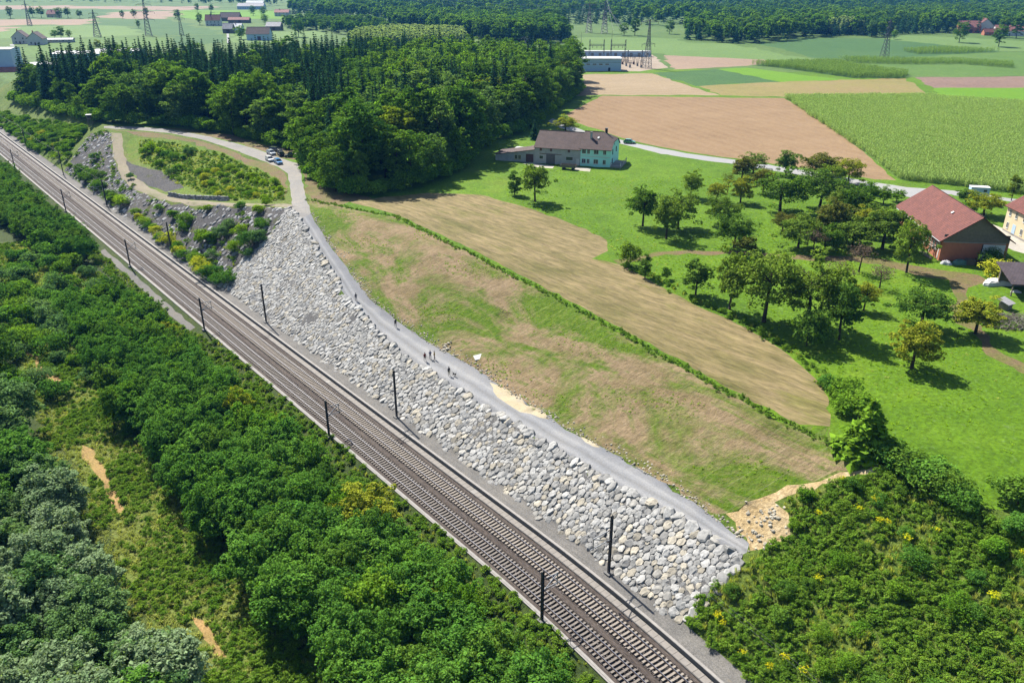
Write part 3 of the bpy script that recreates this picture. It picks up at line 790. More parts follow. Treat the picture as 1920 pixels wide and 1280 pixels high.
# ---- scattered "stuff": points carrying rotation, scale and prototype number, instanced by geometry nodes
def scatter(name, P, protos, scl, kind='stuff', label=None, cat=None, seed=1, pick=None, parent=None, tilt=0.0):
    rng = np.random.default_rng(seed)
    n = len(P)
    me = bpy.data.meshes.new(name)
    me.vertices.add(n); me.vertices.foreach_set('co', np.asarray(P, np.float32).ravel())
    a = me.attributes.new('rot', 'FLOAT_VECTOR', 'POINT')
    rot = np.column_stack([rng.normal(0, tilt, n) if tilt else np.zeros(n), rng.normal(0, tilt, n) if tilt else np.zeros(n), rng.uniform(0, 2 * pi, n)]).astype(np.float32)
    a.data.foreach_set('vector', rot.ravel())
    a = me.attributes.new('scl', 'FLOAT', 'POINT')
    sc_ = rng.uniform(scl[0], scl[1], n) if len(scl) == 2 and np.isscalar(scl[0]) else np.asarray(scl)
    a.data.foreach_set('value', sc_.astype(np.float32))
    a = me.attributes.new('pick', 'INT', 'POINT')
    pk = rng.integers(0, len(protos), n) if pick is None else pick
    a.data.foreach_set('value', pk.astype(np.int32))
    o = link(name, me, parent)
    tag(o, label, cat, kind=kind)
    ng = bpy.data.node_groups.new(name + '_scatter', 'GeometryNodeTree')
    ng.interface.new_socket('Geometry', in_out='INPUT', socket_type='NodeSocketGeometry')
    ng.interface.new_socket('Geometry', in_out='OUTPUT', socket_type='NodeSocketGeometry')
    nd = ng.nodes; ln = ng.links
    gi = nd.new('NodeGroupInput'); go = nd.new('NodeGroupOutput')
    mp = nd.new('GeometryNodeMeshToPoints'); ln.new(gi.outputs[0], mp.inputs[0])
    def attr(nm, ty):
        k = nd.new('GeometryNodeInputNamedAttribute'); k.data_type = ty; k.inputs[0].default_value = nm
        return k.outputs[0]
    r_ = attr('rot', 'FLOAT_VECTOR'); s_ = attr('scl', 'FLOAT'); p_ = attr('pick', 'INT')
    jn = nd.new('GeometryNodeJoinGeometry')
    for i, (pm, mat) in enumerate(protos):
        po = bpy.data.objects.new(name + '_source', pm)      # not linked to the scene: only the source of the copies
        if mat is not None:
            po.material_slots[0].link = 'OBJECT'; po.material_slots[0].material = mat
        oi = nd.new('GeometryNodeObjectInfo'); oi.inputs[0].default_value = po
        cmp_ = nd.new('FunctionNodeCompare'); cmp_.data_type = 'INT'; cmp_.operation = 'EQUAL'
        ln.new(p_, cmp_.inputs[2]); cmp_.inputs[3].default_value = i
        ip = nd.new('GeometryNodeInstanceOnPoints')
        ln.new(mp.outputs[0], ip.inputs[0]); ln.new(cmp_.outputs[0], ip.inputs['Selection'])
        ln.new(oi.outputs['Geometry'], ip.inputs['Instance'])
        ln.new(r_, ip.inputs['Rotation']); ln.new(s_, ip.inputs['Scale'])
        ln.new(ip.outputs[0], jn.inputs[0])
    ln.new(jn.outputs[0], go.inputs[0])
    md = o.modifiers.new('scatter', 'NODES'); md.node_group = ng
    return o

def join_tree(kind, i):
    """crown and trunk of a prototype as one mesh, for far woods"""
    cm, tm, h = PROTO[kind][i]
    return cm

def fill(poly_px, spacing, seed=1, jitter=.4, world=None, keep=None):
    """jittered grid of terrain points inside a polygon given in pixels"""
    rng = np.random.default_rng(seed)
    w = at_many(poly_px)[:, :2] if world is None else np.asarray(world)
    x0, y0 = w.min(0); x1, y1 = w.max(0)
    gx, gy = np.meshgrid(np.arange(x0, x1, spacing), np.arange(y0, y1, spacing))
    g = np.stack([gx.ravel(), gy.ravel()], 1)
    g[:, 0] += (np.arange(gx.shape[0])[:, None] % 2 * spacing * .5 + np.zeros_like(gx)).ravel()
    g += rng.uniform(-jitter, jitter, g.shape) * spacing
    g = g[inside(w, g)]
    return np.column_stack([g, terrain(g[:, 0], g[:, 1])])
# ------------------------------------------------------------------ the wood behind the road
WOOD_FRONT = [(25, 190), (60, 203), (110, 216), (180, 230), (240, 234), (330, 238), (420, 250), (500, 268), (572, 290), (585, 330), (625, 362), (700, 368), (780, 352), (850, 325), (895, 285), (925, 262), (985, 245), (1040, 205), (1075, 182), (1085, 168)]
WOOD_BACK = [(1070, 150), (1000, 142), (930, 140), (800, 132), (700, 132), (560, 140), (430, 150), (300, 150), (180, 160), (95, 168)]
wood = fill(WOOD_FRONT + WOOD_BACK, 7.0, 11, .42)
def to_px(P):
    c, s = cos(PITCH), sin(PITCH)
    z = P[:, 2] - CAM_H
    fw = P[:, 1] * c - z * s; up = P[:, 1] * s + z * c
    return np.column_stack([960 + FOC * P[:, 0] / fw, 640 - FOC * up / fw])
wood = wood[np.random.default_rng(22).uniform(0, 1, len(wood)) > .12]
wpx = to_px(wood)
front_y = np.interp(wpx[:, 0], [25, 180, 330, 500, 575, 640, 700, 850, 985, 1080], [190, 230, 238, 268, 310, 362, 368, 325, 245, 170])
depth_in = front_y - wpx[:, 1]                       # how far behind the front edge, in pixels
rngw = np.random.default_rng(21)
pr = rngw.uniform(0, 1, len(wood))
# spruces stand in the middle and left, broadleaved trees along the edge and in the nose of the wood
nz = np.sin(wood[:, 0] * .045) + np.sin(wood[:, 1] * .06 + 1.3) + np.sin(wood[:, 0] * .02 - wood[:, 1] * .033)
conif_p = np.clip((depth_in - 14) / 22, 0, 1) * np.where(wpx[:, 0] < 640, .93, .46 + .26 * np.sign(nz))
is_con = pr < conif_p
order = np.argsort(depth_in + rngw.uniform(0, 12, len(wood)))
nb = nc = 0
rest = []; rest_pick = []; rest_s = []
kinds = [L['beech'], L['oak'], L['oak'], L['oak'], L['apple_dark'], L['ash'], L['autumn']]
for i in order:
    p = wood[i]
    if is_con[i]:
        h = rngw.uniform(19, 27)
        if nc < 300 and (wpx[i, 1] < 400):
            nc += 1
            plant('spruce', 'spruce_tree', p, h, None, 'dark pointed spruce in the dense wood behind the gravel road', 'tree', 'spruces of the wood behind the gravel road', rng=rngw)
        else:
            rest.append(p); rest_pick.append(int(rngw.integers(0, 3))); rest_s.append(h / 24)
    else:
        h = rngw.uniform(12, 24) if depth_in[i] > 8 else rngw.uniform(11, 17)
        if wpx[i, 0] < 200: h *= .62
        if nb < 300:
            nb += 1
            k = int(rngw.integers(len(kinds)))
            if wpx[i, 0] < 200: k = 1
            if rngw.uniform() > .12 and k == 6: k = 0
            if depth_in[i] < 12: k = (0, 5, 0, 1)[int(rngw.integers(4))]
            plant('broad', 'broadleaf_tree', p, h, kinds[k], 'round-crowned broadleaf tree in the wood behind the gravel road', 'tree', 'broadleaf trees of the wood behind the gravel road', wide=rngw.uniform(.85, 1.3), rng=rngw)
        else:
            rest.append(p); rest_pick.append(3 + int(rngw.integers(0, 3))); rest_s.append(h / 20)
print('wood', len(wood), nb, nc, len(rest))
scatter('woodland', np.array(rest), [(PROTO['spruce'][k][0], None) for k in range(3)] + [(PROTO['broad'][k][0], L[m]) for k, m in ((0, 'beech'), (1, 'oak'), (2, 'ash'))],
        np.array(rest_s), label='inner trees of the wood seen only as tops', cat='woodland', pick=np.array(rest_pick))
# low dense edge that closes the wood's foot
ef = []
for a, b in zip(WOOD_FRONT[:-1], WOOD_FRONT[1:]):
    A, B = at(*a), at(*b)
    n_ = int((B - A).length / 3.2)
    for j in range(n_):
        q = A.lerp(B, j / n_); ef.append((q.x + rngw.normal(0, .8), q.y + rngw.normal(1.6, .8)))
ef = np.array(ef); ef = np.column_stack([ef, terrain(ef[:, 0], ef[:, 1])])
scatter('wood_edge_undergrowth', ef, [(PROTO['shrub'][k][0], L[m]) for k, m in ((0, 'beech'), (1, 'hazel'), (2, 'ash'))], (1.0, 2.2), label='low undergrowth along the foot of the wood', cat='undergrowth', seed=4)

# ------------------------------------------------------------------ far woods, plantation, hedgerow trees: read as one mass
LOW = {}
def low_tree(kind, seed):
    if kind == 's': return spruce_mesh('far_spruce', seed, 24, 3.6, 11, L['spruce'], .6)
    return crown_mesh('far_broadleaf', seed, 5.2, 7.0, 11, 30, 34, .95, .36, mat=L['oak'], zmin=-.9)
LOWS = [(low_tree('s', 201), None), (low_tree('s', 202), None), (low_tree('s', 203), L['spruce']), (low_tree('b', 204), L['oak']), (low_tree('b', 205), L['beech']), (low_tree('b', 206), L['ash'])]
def far_wood(name, poly, spacing, seed, conif, scl=(.75, 1.1), label=None):
    P = fill(poly, spacing, seed, .45)
    rng = np.random.default_rng(seed)
    c = rng.uniform(0, 1, len(P)) < conif + .3 * np.sin(P[:, 0] * .02) * np.sin(P[:, 1] * .017)
    pk = np.where(c, rng.integers(0, 3, len(P)), rng.integers(3, 6, len(P)))
    print(name, len(P))
    return scatter(name, P, LOWS, scl, label=label, cat='woodland', seed=seed, pick=pk)
far_wood('far_woodland', [(742, 44), (880, 40), (1000, 48), (1060, 62), (1074, 80), (1000, 84), (930, 78), (880, 72), (800, 58), (745, 58)], 8, 31, .45, label='dark mixed wood beyond the pale plantation, left of the substation')
far_wood('far_woodland', [(1286, 76), (1400, 83), (1440, 80), (1505, 71), (1600, 68), (1640, 70), (1720, 65), (1800, 62), (1920, 66), (2080, 70), (2080, 30), (1920, 22), (1600, 26), (1380, 34), (1290, 48)], 11, 32, .62, label='dark wood edge behind the far green fields at upper right')
far_wood('far_woodland', [(1060, 48), (1290, 50), (1380, 32), (1600, 24), (2080, 24), (2080, -4), (1600, -6), (1050, -4), (1000, 30)], 24, 33, .6, (.9, 1.25), label='far hazy woodland along the top of the view, right half')
far_wood('far_woodland', [(536, 26), (600, 40), (700, 40), (745, 56), (1060, 48), (1000, 28), (1050, -4), (760, -6), (545, 6)], 20, 34, .6, (.9, 1.25), label='far hazy woodland along the top of the view, middle')
far_wood('far_woodland', [(530, 50), (560, 40), (680, 46), (745, 58), (750, 66), (660, 68), (620, 62), (545, 56)], 10, 35, .5, (.5, .8), label='wood between the far farms and the pale plantation')
far_wood('far_woodland', [(-80, 6), (120, 4), (240, 5), (330, 8), (330, 3), (100, -3), (-80, -2)], 34, 36, .2, (.6, 1.0), label='far line of trees along the top left of the view')
far_wood('far_woodland', [(330, 9), (540, 12), (540, 2), (330, 3)], 40, 38, .2, (.6, 1.0), label='hazy trees beyond the far village, left of the blue hill')
# belt of trees beyond the village road on the far left and small clumps in the fields
pop = fill([(655, 92), (668, 74), (760, 66), (868, 72), (874, 90), (800, 94), (720, 97)], 4.6, 37, .25)
POPL = [(crown_mesh('young_poplar', 210 + k, 1.7, 5.2, 6.0, 26, 26, .6, .5, mat=L['poplar'], zmin=-.95), None) for k in range(3)]
scatter('poplar_plantation', pop, POPL, (.85, 1.05), label='pale green plantation of young trees behind the wood', cat='plantation', seed=5)
pop2 = fill([(1505, 64), (1520, 57), (1610, 58), (1615, 66)], 5.5, 39, .25)
scatter('poplar_plantation', pop2, POPL, (1.1, 1.35), label='pale young plantation in front of the dark wood, upper right', cat='plantation', seed=6)
rngf = np.random.default_rng(44)
# single field trees, far: (px, py, height, material, words)
for px, py, h, mt, w in [(20, 35, 16, 'oak', 'dark field tree left of the far purple field'), (62, 33, 15, 'oak', 'dark round tree beside the far barn'), (78, 34, 16, 'beech', 'field tree next to the far barn roof'),
                         (112, 34, 14, 'oak', 'first dark tree of the far hedgerow'), (128, 34, 15, 'oak', 'middle dark tree of the far hedgerow'), (150, 35, 12, 'oak', 'last small tree of the far hedgerow'),
                         (230, 35, 11, 'oak', 'small tree at the edge of the far pink field'), (252, 34, 12, 'oak', 'tree left of the tallest far pylon'), (275, 34, 14, 'oak', 'bushy tree behind the tallest far pylon'), (333, 37, 13, 'oak', 'round tree behind the right far pylon'),
                         (370, 23, 14, 'oak', 'tree left of the far village'), (397, 24, 14, 'beech', 'tree within the far village'), (475, 30, 15, 'oak', 'dark tree above the far village'), (495, 32, 15, 'beech', 'dark broad tree above the far village'),
                         (375, 47, 14, 'oak', 'tree left of the red-roofed far farm'), (397, 38, 14, 'spruce', 'dark tree behind the red-roofed far farm'), (497, 46, 12, 'beech', 'tree right of the far farm row'), (453, 74, 13, 'hazel', 'round tree left of the dark-roofed far barn'), (560, 70, 17, 'oak', 'dark round tree right of the dark-roofed far barn'),
                         (115, 73, 12, 'oak', 'dark round tree beside the white far houses'), (131, 73, 8, 'oak', 'small tree right of the white far houses'), (102, 72, 8, 'hazel', 'bush right of the white far houses'), (185, 97, 9, 'apple_yel', 'yellow-green tree behind the white sheds'), (172, 108, 11, 'spruce', 'dark tree in front of the white sheds'),
                         (260, 53, 9, 'oak', 'bush at the bend of the far field road'), (1798, 80, 17, 'oak', 'lone round tree in the field below the red village'), (1872, 88, 17, 'oak', 'lone tree beside the dark mound, far right'), (1634, 70, 17, 'ash', 'pale round tree at the dark wood edge'), (1676, 74, 8, 'hazel', 'bush beside the right field pylon'),
                         (1190, 67, 17, 'oak', 'round tree behind the substation'), (1170, 67, 12, 'oak', 'smaller tree behind the substation'), (1255, 64, 13, 'ash', 'pale tree right of the substation wood'), (1810, 55, 15, 'hazel', 'tree left of the red village house'), (1880, 70, 18, 'oak', 'dark tree between the red village roofs'), (1905, 72, 20, 'beech', 'dark tree at the right end of the red village'), (1852, 58, 16, 'ash', 'pale tree behind the red village roofs')]:
    p = at(px, py)
    if mt == 'spruce': plant('spruce', 'spruce_tree', p, h, None, w, rng=rngf)
    else: plant('broad', 'field_tree', p, h, L[mt], w, wide=1.25, rng=rngf)
# ------------------------------------------------------------------ thickets left of the line
def world_band(us, v0, v1):
    a = [xy(u, v0(u) if callable(v0) else v0) for u in us]; b = [xy(u, v1(u) if callable(v1) else v1) for u in us]
    return np.array(a + b[::-1])
rngt = np.random.default_rng(77)
edge_v = lambda u: float(np.interp(u, [30, 70, 110, 160, 195], [25.6, 25.2, 23.2, 25.0, 29.0]))
rob = fill(None, 3.15, 51, .42, world_band([26, 50, 70, 90, 110, 135, 160, 180, 196], edge_v, lambda u: 42.2 + float(bend(u))))
d_ = np.hypot(rob[:, 0], rob[:, 1])
rob = rob[np.argsort(d_)]
ex = []
for i, p in enumerate(rob):
    u, v = uv(p[0], p[1]); 
    h = rngt.uniform(6.2, 8.6) * (.72 if v > 40.5 else 1) * float(np.interp(u, [100, 190], [1, .8]))
    q_ = rngt.uniform() + .35 * sin(p[0] * .19) * sin(p[1] * .15)
    mt, wd = ((None, 'feathery green young robinia') if q_ < .72 else (L['oak'], 'darker young tree') if q_ < .9 else (L['hazel'], 'lighter green young tree') if q_ < 1.08 else (L['apple_yel'], 'yellow-green young tree'))
    if rngt.uniform() < .10: h *= .6
    if i < 300: plant('robinia', 'robinia_tree', p, h, mt, wd + ' in the thicket along the railway', 'tree', 'thicket along the railway: ' + wd, wide=rngt.uniform(.8, 1.25), rng=rngt, sink=.15)
    else: ex.append((p, h))
if ex:
    scatter('robinia_thicket', np.array([e[0] for e in ex]), [(PROTO['robinia'][k][0], None) for k in range(4)], np.array([e[1] / 8 for e in ex]), label='far end of the robinia thicket', cat='thicket', seed=8)
rob2 = fill(None, 3.4, 52, .42, world_band([228, 250, 280, 320, 360], lambda u: float(np.interp(u, [228, 260, 360], [40, 31, 24])), 43.5))
print('rob', len(rob), len(rob2))
for p in rob2:
    plant('robinia', 'young_tree', p, rngt.uniform(5.0, 7.2), L['oak'] if rngt.uniform() < .5 else L['robinia'], 'dark leafy tree beside the far stretch of railway, left edge', 'tree', 'dark trees beside the far railway', wide=rngt.uniform(1.0, 1.3), rng=rngt)
def plan_at(px, py, z):
    c, s_ = cos(PITCH), sin(PITCH); dx, dy = (px - 960) / FOC, -(py - 640) / FOC
    r = (dx, c + dy * s_, -s_ + dy * c); t = (z - CAM_H) / r[2]
    return r[0] * t, r[1] * t
WIL = [plan_at(*q, 5.5) for q in [(-260, 610), (-30, 650), (40, 730), (105, 820), (170, 915), (150, 965), (195, 1030), (300, 1120), (355, 1165), (425, 1255), (470, 1330), (480, 1420), (-300, 1420)]]
WIL = np.array([(x - NX * 2.6, y - NY * 2.6) for x, y in WIL])
wil = fill(None, 4.3, 53, .42, WIL)
print('willow', len(wil))
wp = to_px(wil)
for p, q in zip(wil, wp):
    r_ = rngt.uniform() + .25 * np.sin(p[0] * .09) + .2 * np.sin(p[1] * .11)
    mt, lb = ((L['willow2'], 'silvery grey willow in the wood at lower left') if r_ > .72 else (L['willow'], 'grey-green willow in the wood at lower left') if r_ > .15 else (L['robinia'], 'deep green tree among the willows at lower left'))
    plant('willow', 'willow_tree' if mt is not L['robinia'] else 'alder_tree', p, rngt.uniform(7.5, 11.0), mt, lb, 'tree', lb.replace('willow in', 'willows in').replace('tree among', 'trees among'), wide=rngt.uniform(.95, 1.2), rng=rngt)
# shrubs between the railway and the thicket, and low growth in the clearing
def weed_mesh(name, seed, r, h, leaf, k, n, mat):
    return crown_mesh(name, seed, r, h * .5, h * .5, k, n, leaf, .45, mat=mat, zmin=-.7, ragged=.3)
WEEDS = [(weed_mesh('weed', 220 + k, [.55, .7, .5, .8][k], [.8, 1.0, 1.2, .7][k], .10, 12, 34, L['weed']), None) for k in range(4)]
def blades(name, seed, n, h, w, spread, mat, lean=(.15, .5)):
    rng = np.random.default_rng(seed); V = []; F = []
    for i in range(n):
        a = rng.uniform(0, 2 * pi); r0 = rng.uniform(0, spread); hh = h * rng.uniform(.6, 1.1); le = rng.uniform(*lean) * hh
        bx, by = r0 * cos(a), r0 * sin(a); b = rng.uniform(0, 2 * pi); sx, sy = -sin(b) * w, cos(b) * w
        k = len(V)
        V += [(bx - sx, by - sy, -.05), (bx + sx, by + sy, -.05), (bx + sx * .7 + cos(b) * le * .4, by + sy * .7 + sin(b) * le * .4, hh * .7), (bx - sx * .7 + cos(b) * le * .4, by - sy * .7 + sin(b) * le * .4, hh * .7), (bx + cos(b) * le, by + sin(b) * le, hh)]
        F.append((k, k + 1, k + 2, k + 3)); F.append((k + 3, k + 2, k + 4, k + 4))
    q = np.array([f for f in F if len(set(f)) == 4]); t = np.array([f[:3] for f in F if len(set(f)) == 3])
    return mesh_np(name, V, [q, t], [mat])
TUFT = [(blades('grass_tuft', 230 + k, 26, [.7, .9][k], .035, .35, L['reed']), None) for k in range(2)]
CT = [blades('grass_tuft', 236 + k, 30, .6, .05, .45, L['reed'], (.7, 1.5)) for k in range(2)]
clear = fill(None, .72, 54, .45, world_band([24, 60, 90, 120, 150, 180, 215, 240, 262], lambda u: -2 + .1 * u, lambda u: edge_v(u) + 1 if u < 195 else float(np.interp(u, [196, 228, 262], [43, 41, 30]))))
clear = clear[~in_any(['dry_grass'], clear)]
cn = np.sin(clear[:, 0] * .21 + 1) * np.sin(clear[:, 1] * .17) + np.random.default_rng(3).normal(0, .5, len(clear))
scatter('clearing_undergrowth', clear, [(w[0], L['lime']) for i, w in enumerate(WEEDS)] + [(CT[0], L['reed']), (CT[1], L['lime'])], (.45, .85), label='light green undergrowth and tall grass in the clearing at left', cat='undergrowth', seed=9,
        pick=np.where(cn > -.3, 4 + (np.arange(len(clear)) % 2), np.arange(len(clear)) % 4))
rb = fill(None, 1.0, 55, .45, world_band(list(range(20, 262, 12)), lambda u: 42.5 + float(bend(u)), lambda u: (48.0 if u < 160 else 45.6) + float(bend(u))))
rb = rb[~in_any(['gravel_strip'], rb)]
scatter('trackside_weeds', rb, [(WEEDS[0][0], L['weed']), (WEEDS[1][0], L['hazel']), (WEEDS[3][0], L['lime']), (TUFT[0][0], None)], (.45, 1.0), label='low weeds along the left kerb of the railway', cat='weeds', seed=10)
for i, p in enumerate(fill(None, 6.5, 56, .45, world_band([150, 180, 215, 250], lambda u: 8, lambda u: float(np.interp(u, [150, 196, 228, 262], [27, 40, 39, 30]))))):
    k = int(rngt.integers(3))
    plant('shrub', 'shrub', p, rngt.uniform(2.2, 4.6), (L['hazel'], L['willow'], L['robinia'])[k], ('light green shrub in the clearing left of the railway', 'grey-green shrub in the clearing left of the railway', 'dark green shrub in the clearing left of the railway')[k], 'shrub', 'shrubs of the left clearing, kind %d' % k, rng=rngt)
plant('broad', 'broadleaf_tree', at(5, 700), 11, L['oak'], 'dark broad tree at the left edge beside the clearing', variant=1, rng=rngt)
plant('broad', 'broadleaf_tree', at(215, 800), 7.5, L['beech'], 'round dark tree at the left corner of the robinia thicket', variant=3, rng=rngt)

# ------------------------------------------------------------------ overgrown bank at the lower right
OVER = [(1278, 1190), (1310, 1132), (1352, 1092), (1395, 1052), (1440, 1024), (1484, 1002), (1480, 962), (1456, 942), (1560, 906), (1640, 888), (1700, 872), (1760, 915), (1830, 958), (1920, 1005), (2100, 1110), (2250, 1500), (1500, 1500), (1262, 1196)]
ov = fill(OVER, .66, 57, .45)
u_, v_ = uv(ov[:, 0], ov[:, 1]); ov = ov[v_ - bend(u_) > 60.2]
n1 = np.sin(ov[:, 0] * .35 + 2) * np.sin(ov[:, 1] * .31 + 1) + np.random.default_rng(4).normal(0, .45, len(ov))
scatter('bank_undergrowth', ov, [(WEEDS[0][0], L['weed']), (WEEDS[1][0], L['hazel']), (WEEDS[2][0], L['robinia']), (WEEDS[3][0], L['weed']), (TUFT[1][0], None)], (.38, .92), label='dense weeds covering the bank at lower right', cat='undergrowth', seed=12,
        pick=np.where(n1 > .5, 4, np.arange(len(ov)) % 4))
rngo = np.random.default_rng(88)
for p in fill(OVER, 4.2, 58, .45):
    k = int(rngo.integers(4))
    if k == 3: continue
    u, v = uv(p[0], p[1])
    if v < 62.5: continue
    plant('shrub', 'shrub', p, rngo.uniform(1.1, 2.1), (L['hazel'], L['robinia'], L['oak'])[k], ('fresh green shrub on the overgrown bank at lower right', 'deep green shrub on the overgrown bank at lower right', 'dark shrub on the overgrown bank at lower right')[k], 'shrub', 'shrubs on the overgrown bank, kind %d' % k, rng=rngo)
gold_stem = blades('stems', 240, 40, 1.2, .03, .45, L['weed'])
gold_fl = [crown_mesh('flowers', 241 + k, .6, .26, 1.15, 34, 12, .05, .16, mat=L['gold'], zmin=-.2, ragged=.4) for k in range(3)]
for i, (px, py, w) in enumerate([(1577, 910, 'topmost goldenrod clump below the sandy cut'), (1640, 948, 'goldenrod clump left of the largest one'), (1662, 992, 'goldenrod clump at the middle of the bank'), (1608, 965, 'loose goldenrod clump on the upper bank'), (1646, 988, 'left one of two touching goldenrod clumps'),
                                 (1698, 1022, 'goldenrod clump low right of the touching pair'), (1753, 1006, 'goldenrod clump on the right part of the bank'), (1690, 880, 'goldenrod beside the hedge corner'), (1533, 975, 'small goldenrod tuft near the sandy cut'), (1913, 1050, 'goldenrod at the right picture edge'),
                                 (1858, 1130, 'goldenrod on the lower right bank'), (1352, 1180, 'goldenrod next to the last boulders'), (1390, 1235, 'goldenrod near the track wall'), (1440, 1262, 'big goldenrod clump at the bottom edge'), (1470, 1245, 'slim goldenrod at the bottom edge'), (1505, 1270, 'goldenrod right of the bottom clumps'), (1532, 1097, 'single small goldenrod mid bank'), (1345, 1165, 'yellow goldenrod touching the rubble edge')]):
    g = empty('goldenrod', at(px, py), rngo.uniform(0, 6))
    s_ = float(rngo.uniform(.5, .95)); g.scale = (s_, s_, .95)
    tag(g, w, 'goldenrod', 'goldenrod clumps on the bank')
    link('stems', gold_stem, g); link('flowers', gold_fl[i % 3], g)

# ------------------------------------------------------------------ shrubs on the older bank and the mound
rngs = np.random.default_rng(99)
def shrub_line(pts, hr, mats, name, words, group):
    for i, q in enumerate(pts):
        p = at(*q[:2]); k = int(rngs.integers(len(mats)))
        plant('shrub', 'shrub', p, float(rngs.uniform(*hr)) if len(q) < 3 else q[2], L[mats[k]], words % {'yellow': 'yellow-green', 'lime': 'bright green', 'hazel': 'green', 'oak': 'dark green', 'robinia': 'deep green', 'willow': 'grey-green'}[mats[k]], 'shrub', group + ' ' + mats[k], rng=rngs)
shrub_line([(380, 455, 3.6), (395, 455, 3), (450, 440, 2.6), (428, 430, 2.6), (490, 430, 3), (470, 460, 3.4), (482, 455, 3.2), (415, 445, 3), (440, 470, 2.4), (400, 485, 2.4), (350, 420, 3), (325, 410, 2.6), (345, 432, 2.6), (500, 385, 2.2), (450, 392, 2), (485, 400, 2.4), (300, 395, 2.0), (390, 395, 1.8), (245, 335, 2), (180, 300, 2.6), (400, 520, 2), (465, 480, 2)], (1.8, 3.2), ['hazel', 'robinia', 'willow', 'lime'], 'shrub', '%s shrub among the grey stones of the older bank', 'shrubs among the older bank stones')
tp = [(250 + (i * 7.9), 412 + i * 6.15) for i in range(0, 22)]
shrub_line([(x + rngs.normal(4, 4), y - abs(rngs.normal(3, 4))) for x, y in tp], (1.6, 3.0), ['lime', 'yellow', 'hazel', 'robinia'], 'shrub', '%s shrub at the foot of the older bank by the railway', 'shrubs at the foot of the older bank')
shrub_line([(60 + i * 7.5 + rngs.normal(0, 4), 255 + i * 6.0 + rngs.normal(-4, 6)) for i in range(24)], (1.6, 3.4), ['lime', 'yellow', 'hazel', 'oak'], 'shrub', '%s shrub on the railway bank left of the stony slope', 'shrubs on the far railway bank')
MOUND = [(262, 262), (330, 268), (420, 292), (490, 322), (530, 350), (535, 376), (440, 376), (380, 362), (330, 345), (300, 318), (262, 305)]
mn = fill(MOUND, 1.1, 60, .45)
scatter('mound_undergrowth', mn, [(WEEDS[0][0], L['lime']), (WEEDS[1][0], L['lime']), (CT[0], L['lime']), (CT[1], None)], (.45, 1.05), label='bright green weeds on the mound between path and road', cat='undergrowth', seed=14, pick=np.random.default_rng(2).choice(4, len(mn), p=[.3, .15, .3, .25]))
shrub_line([(x, y) for x, y in [(275, 290), (285, 282), (300, 290), (312, 296), (328, 300), (345, 300), (355, 290), (300, 312), (335, 322), (322, 328)]], (1.6, 2.8), ['hazel', 'lime', 'willow', 'robinia'], 'shrub', '%s tall shrub in the thicket on the mound', 'tall shrubs on the mound')
shrub_line([(p[0], p[1]) for p in to_px(fill([(345, 330), (400, 308), (470, 322), (528, 350), (535, 378), (430, 378), (380, 360)], 4.6, 61, .4))], (1.1, 2.0), ['lime', 'hazel', 'lime', 'yellow'], 'shrub', '%s shrub on the sunny end of the mound', 'shrubs on the sunny end of the mound')
tl = fill([(0, 215), (60, 225), (120, 235), (165, 245), (130, 285), (100, 300), (60, 282), (0, 238), (-60, 210), (-60, 190)], 2.2, 62, .45)
scatter('bank_undergrowth', tl, [(WEEDS[1][0], L['lime']), (WEEDS[2][0], L['hazel']), (PROTO['shrub'][0][0], L['hazel']), (PROTO['shrub'][1][0], L['lime']), (PROTO['shrub'][2][0], L['oak'])], (.6, 1.15), label='green scrub on the bank beyond the stony slope at far left', cat='undergrowth', seed=15)
# hedge strip on the crest of the seeded slope
cr_pts = []
for a, b in zip(CREST[:-1], CREST[1:]):
    A, B = at(*a), at(*b); n_ = max(1, int((B - A).length / .42))
    for j in range(n_):
        q = A.lerp(B, j / n_); o_ = rngs.normal(.3, .45)
        cr_pts.append((q.x + NX * o_, q.y + NY * o_))
cr_pts = np.array(cr_pts); cr_pts = np.column_stack([cr_pts, terrain(cr_pts[:, 0], cr_pts[:, 1])])
scatter('crest_hedge', cr_pts, [(w[0], L['lime'] if i % 2 else L['hazel']) for i, w in enumerate(WEEDS)], (.25, .55), label='low green hedge strip along the crest of the seeded slope', cat='hedge', seed=16)
hb = []
for a, b in zip([(1160, 497), (1230, 528), (1300, 568), (1400, 612), (1480, 662), (1530, 705), (1556, 745)][:-1], [(1230, 528), (1300, 568), (1400, 612), (1480, 662), (1530, 705), (1556, 745), (1560, 800)]):
    A, B = at(*a), at(*b); n_ = max(1, int((B - A).length / .5))
    for j in range(n_):
        q = A.lerp(B, j / n_); hb.append((q.x + rngs.normal(.8, .7), q.y + rngs.normal(.5, .6)))
hb = np.array(hb); hb = np.column_stack([hb, terrain(hb[:, 0], hb[:, 1])])
scatter('field_edge_weeds', hb, [(WEEDS[0][0], L['weed']), (WEEDS[1][0], L['hazel']), (TUFT[0][0], None)], (.4, 1.0), label='weedy strip between the hay field and the orchard', cat='weeds', seed=17)

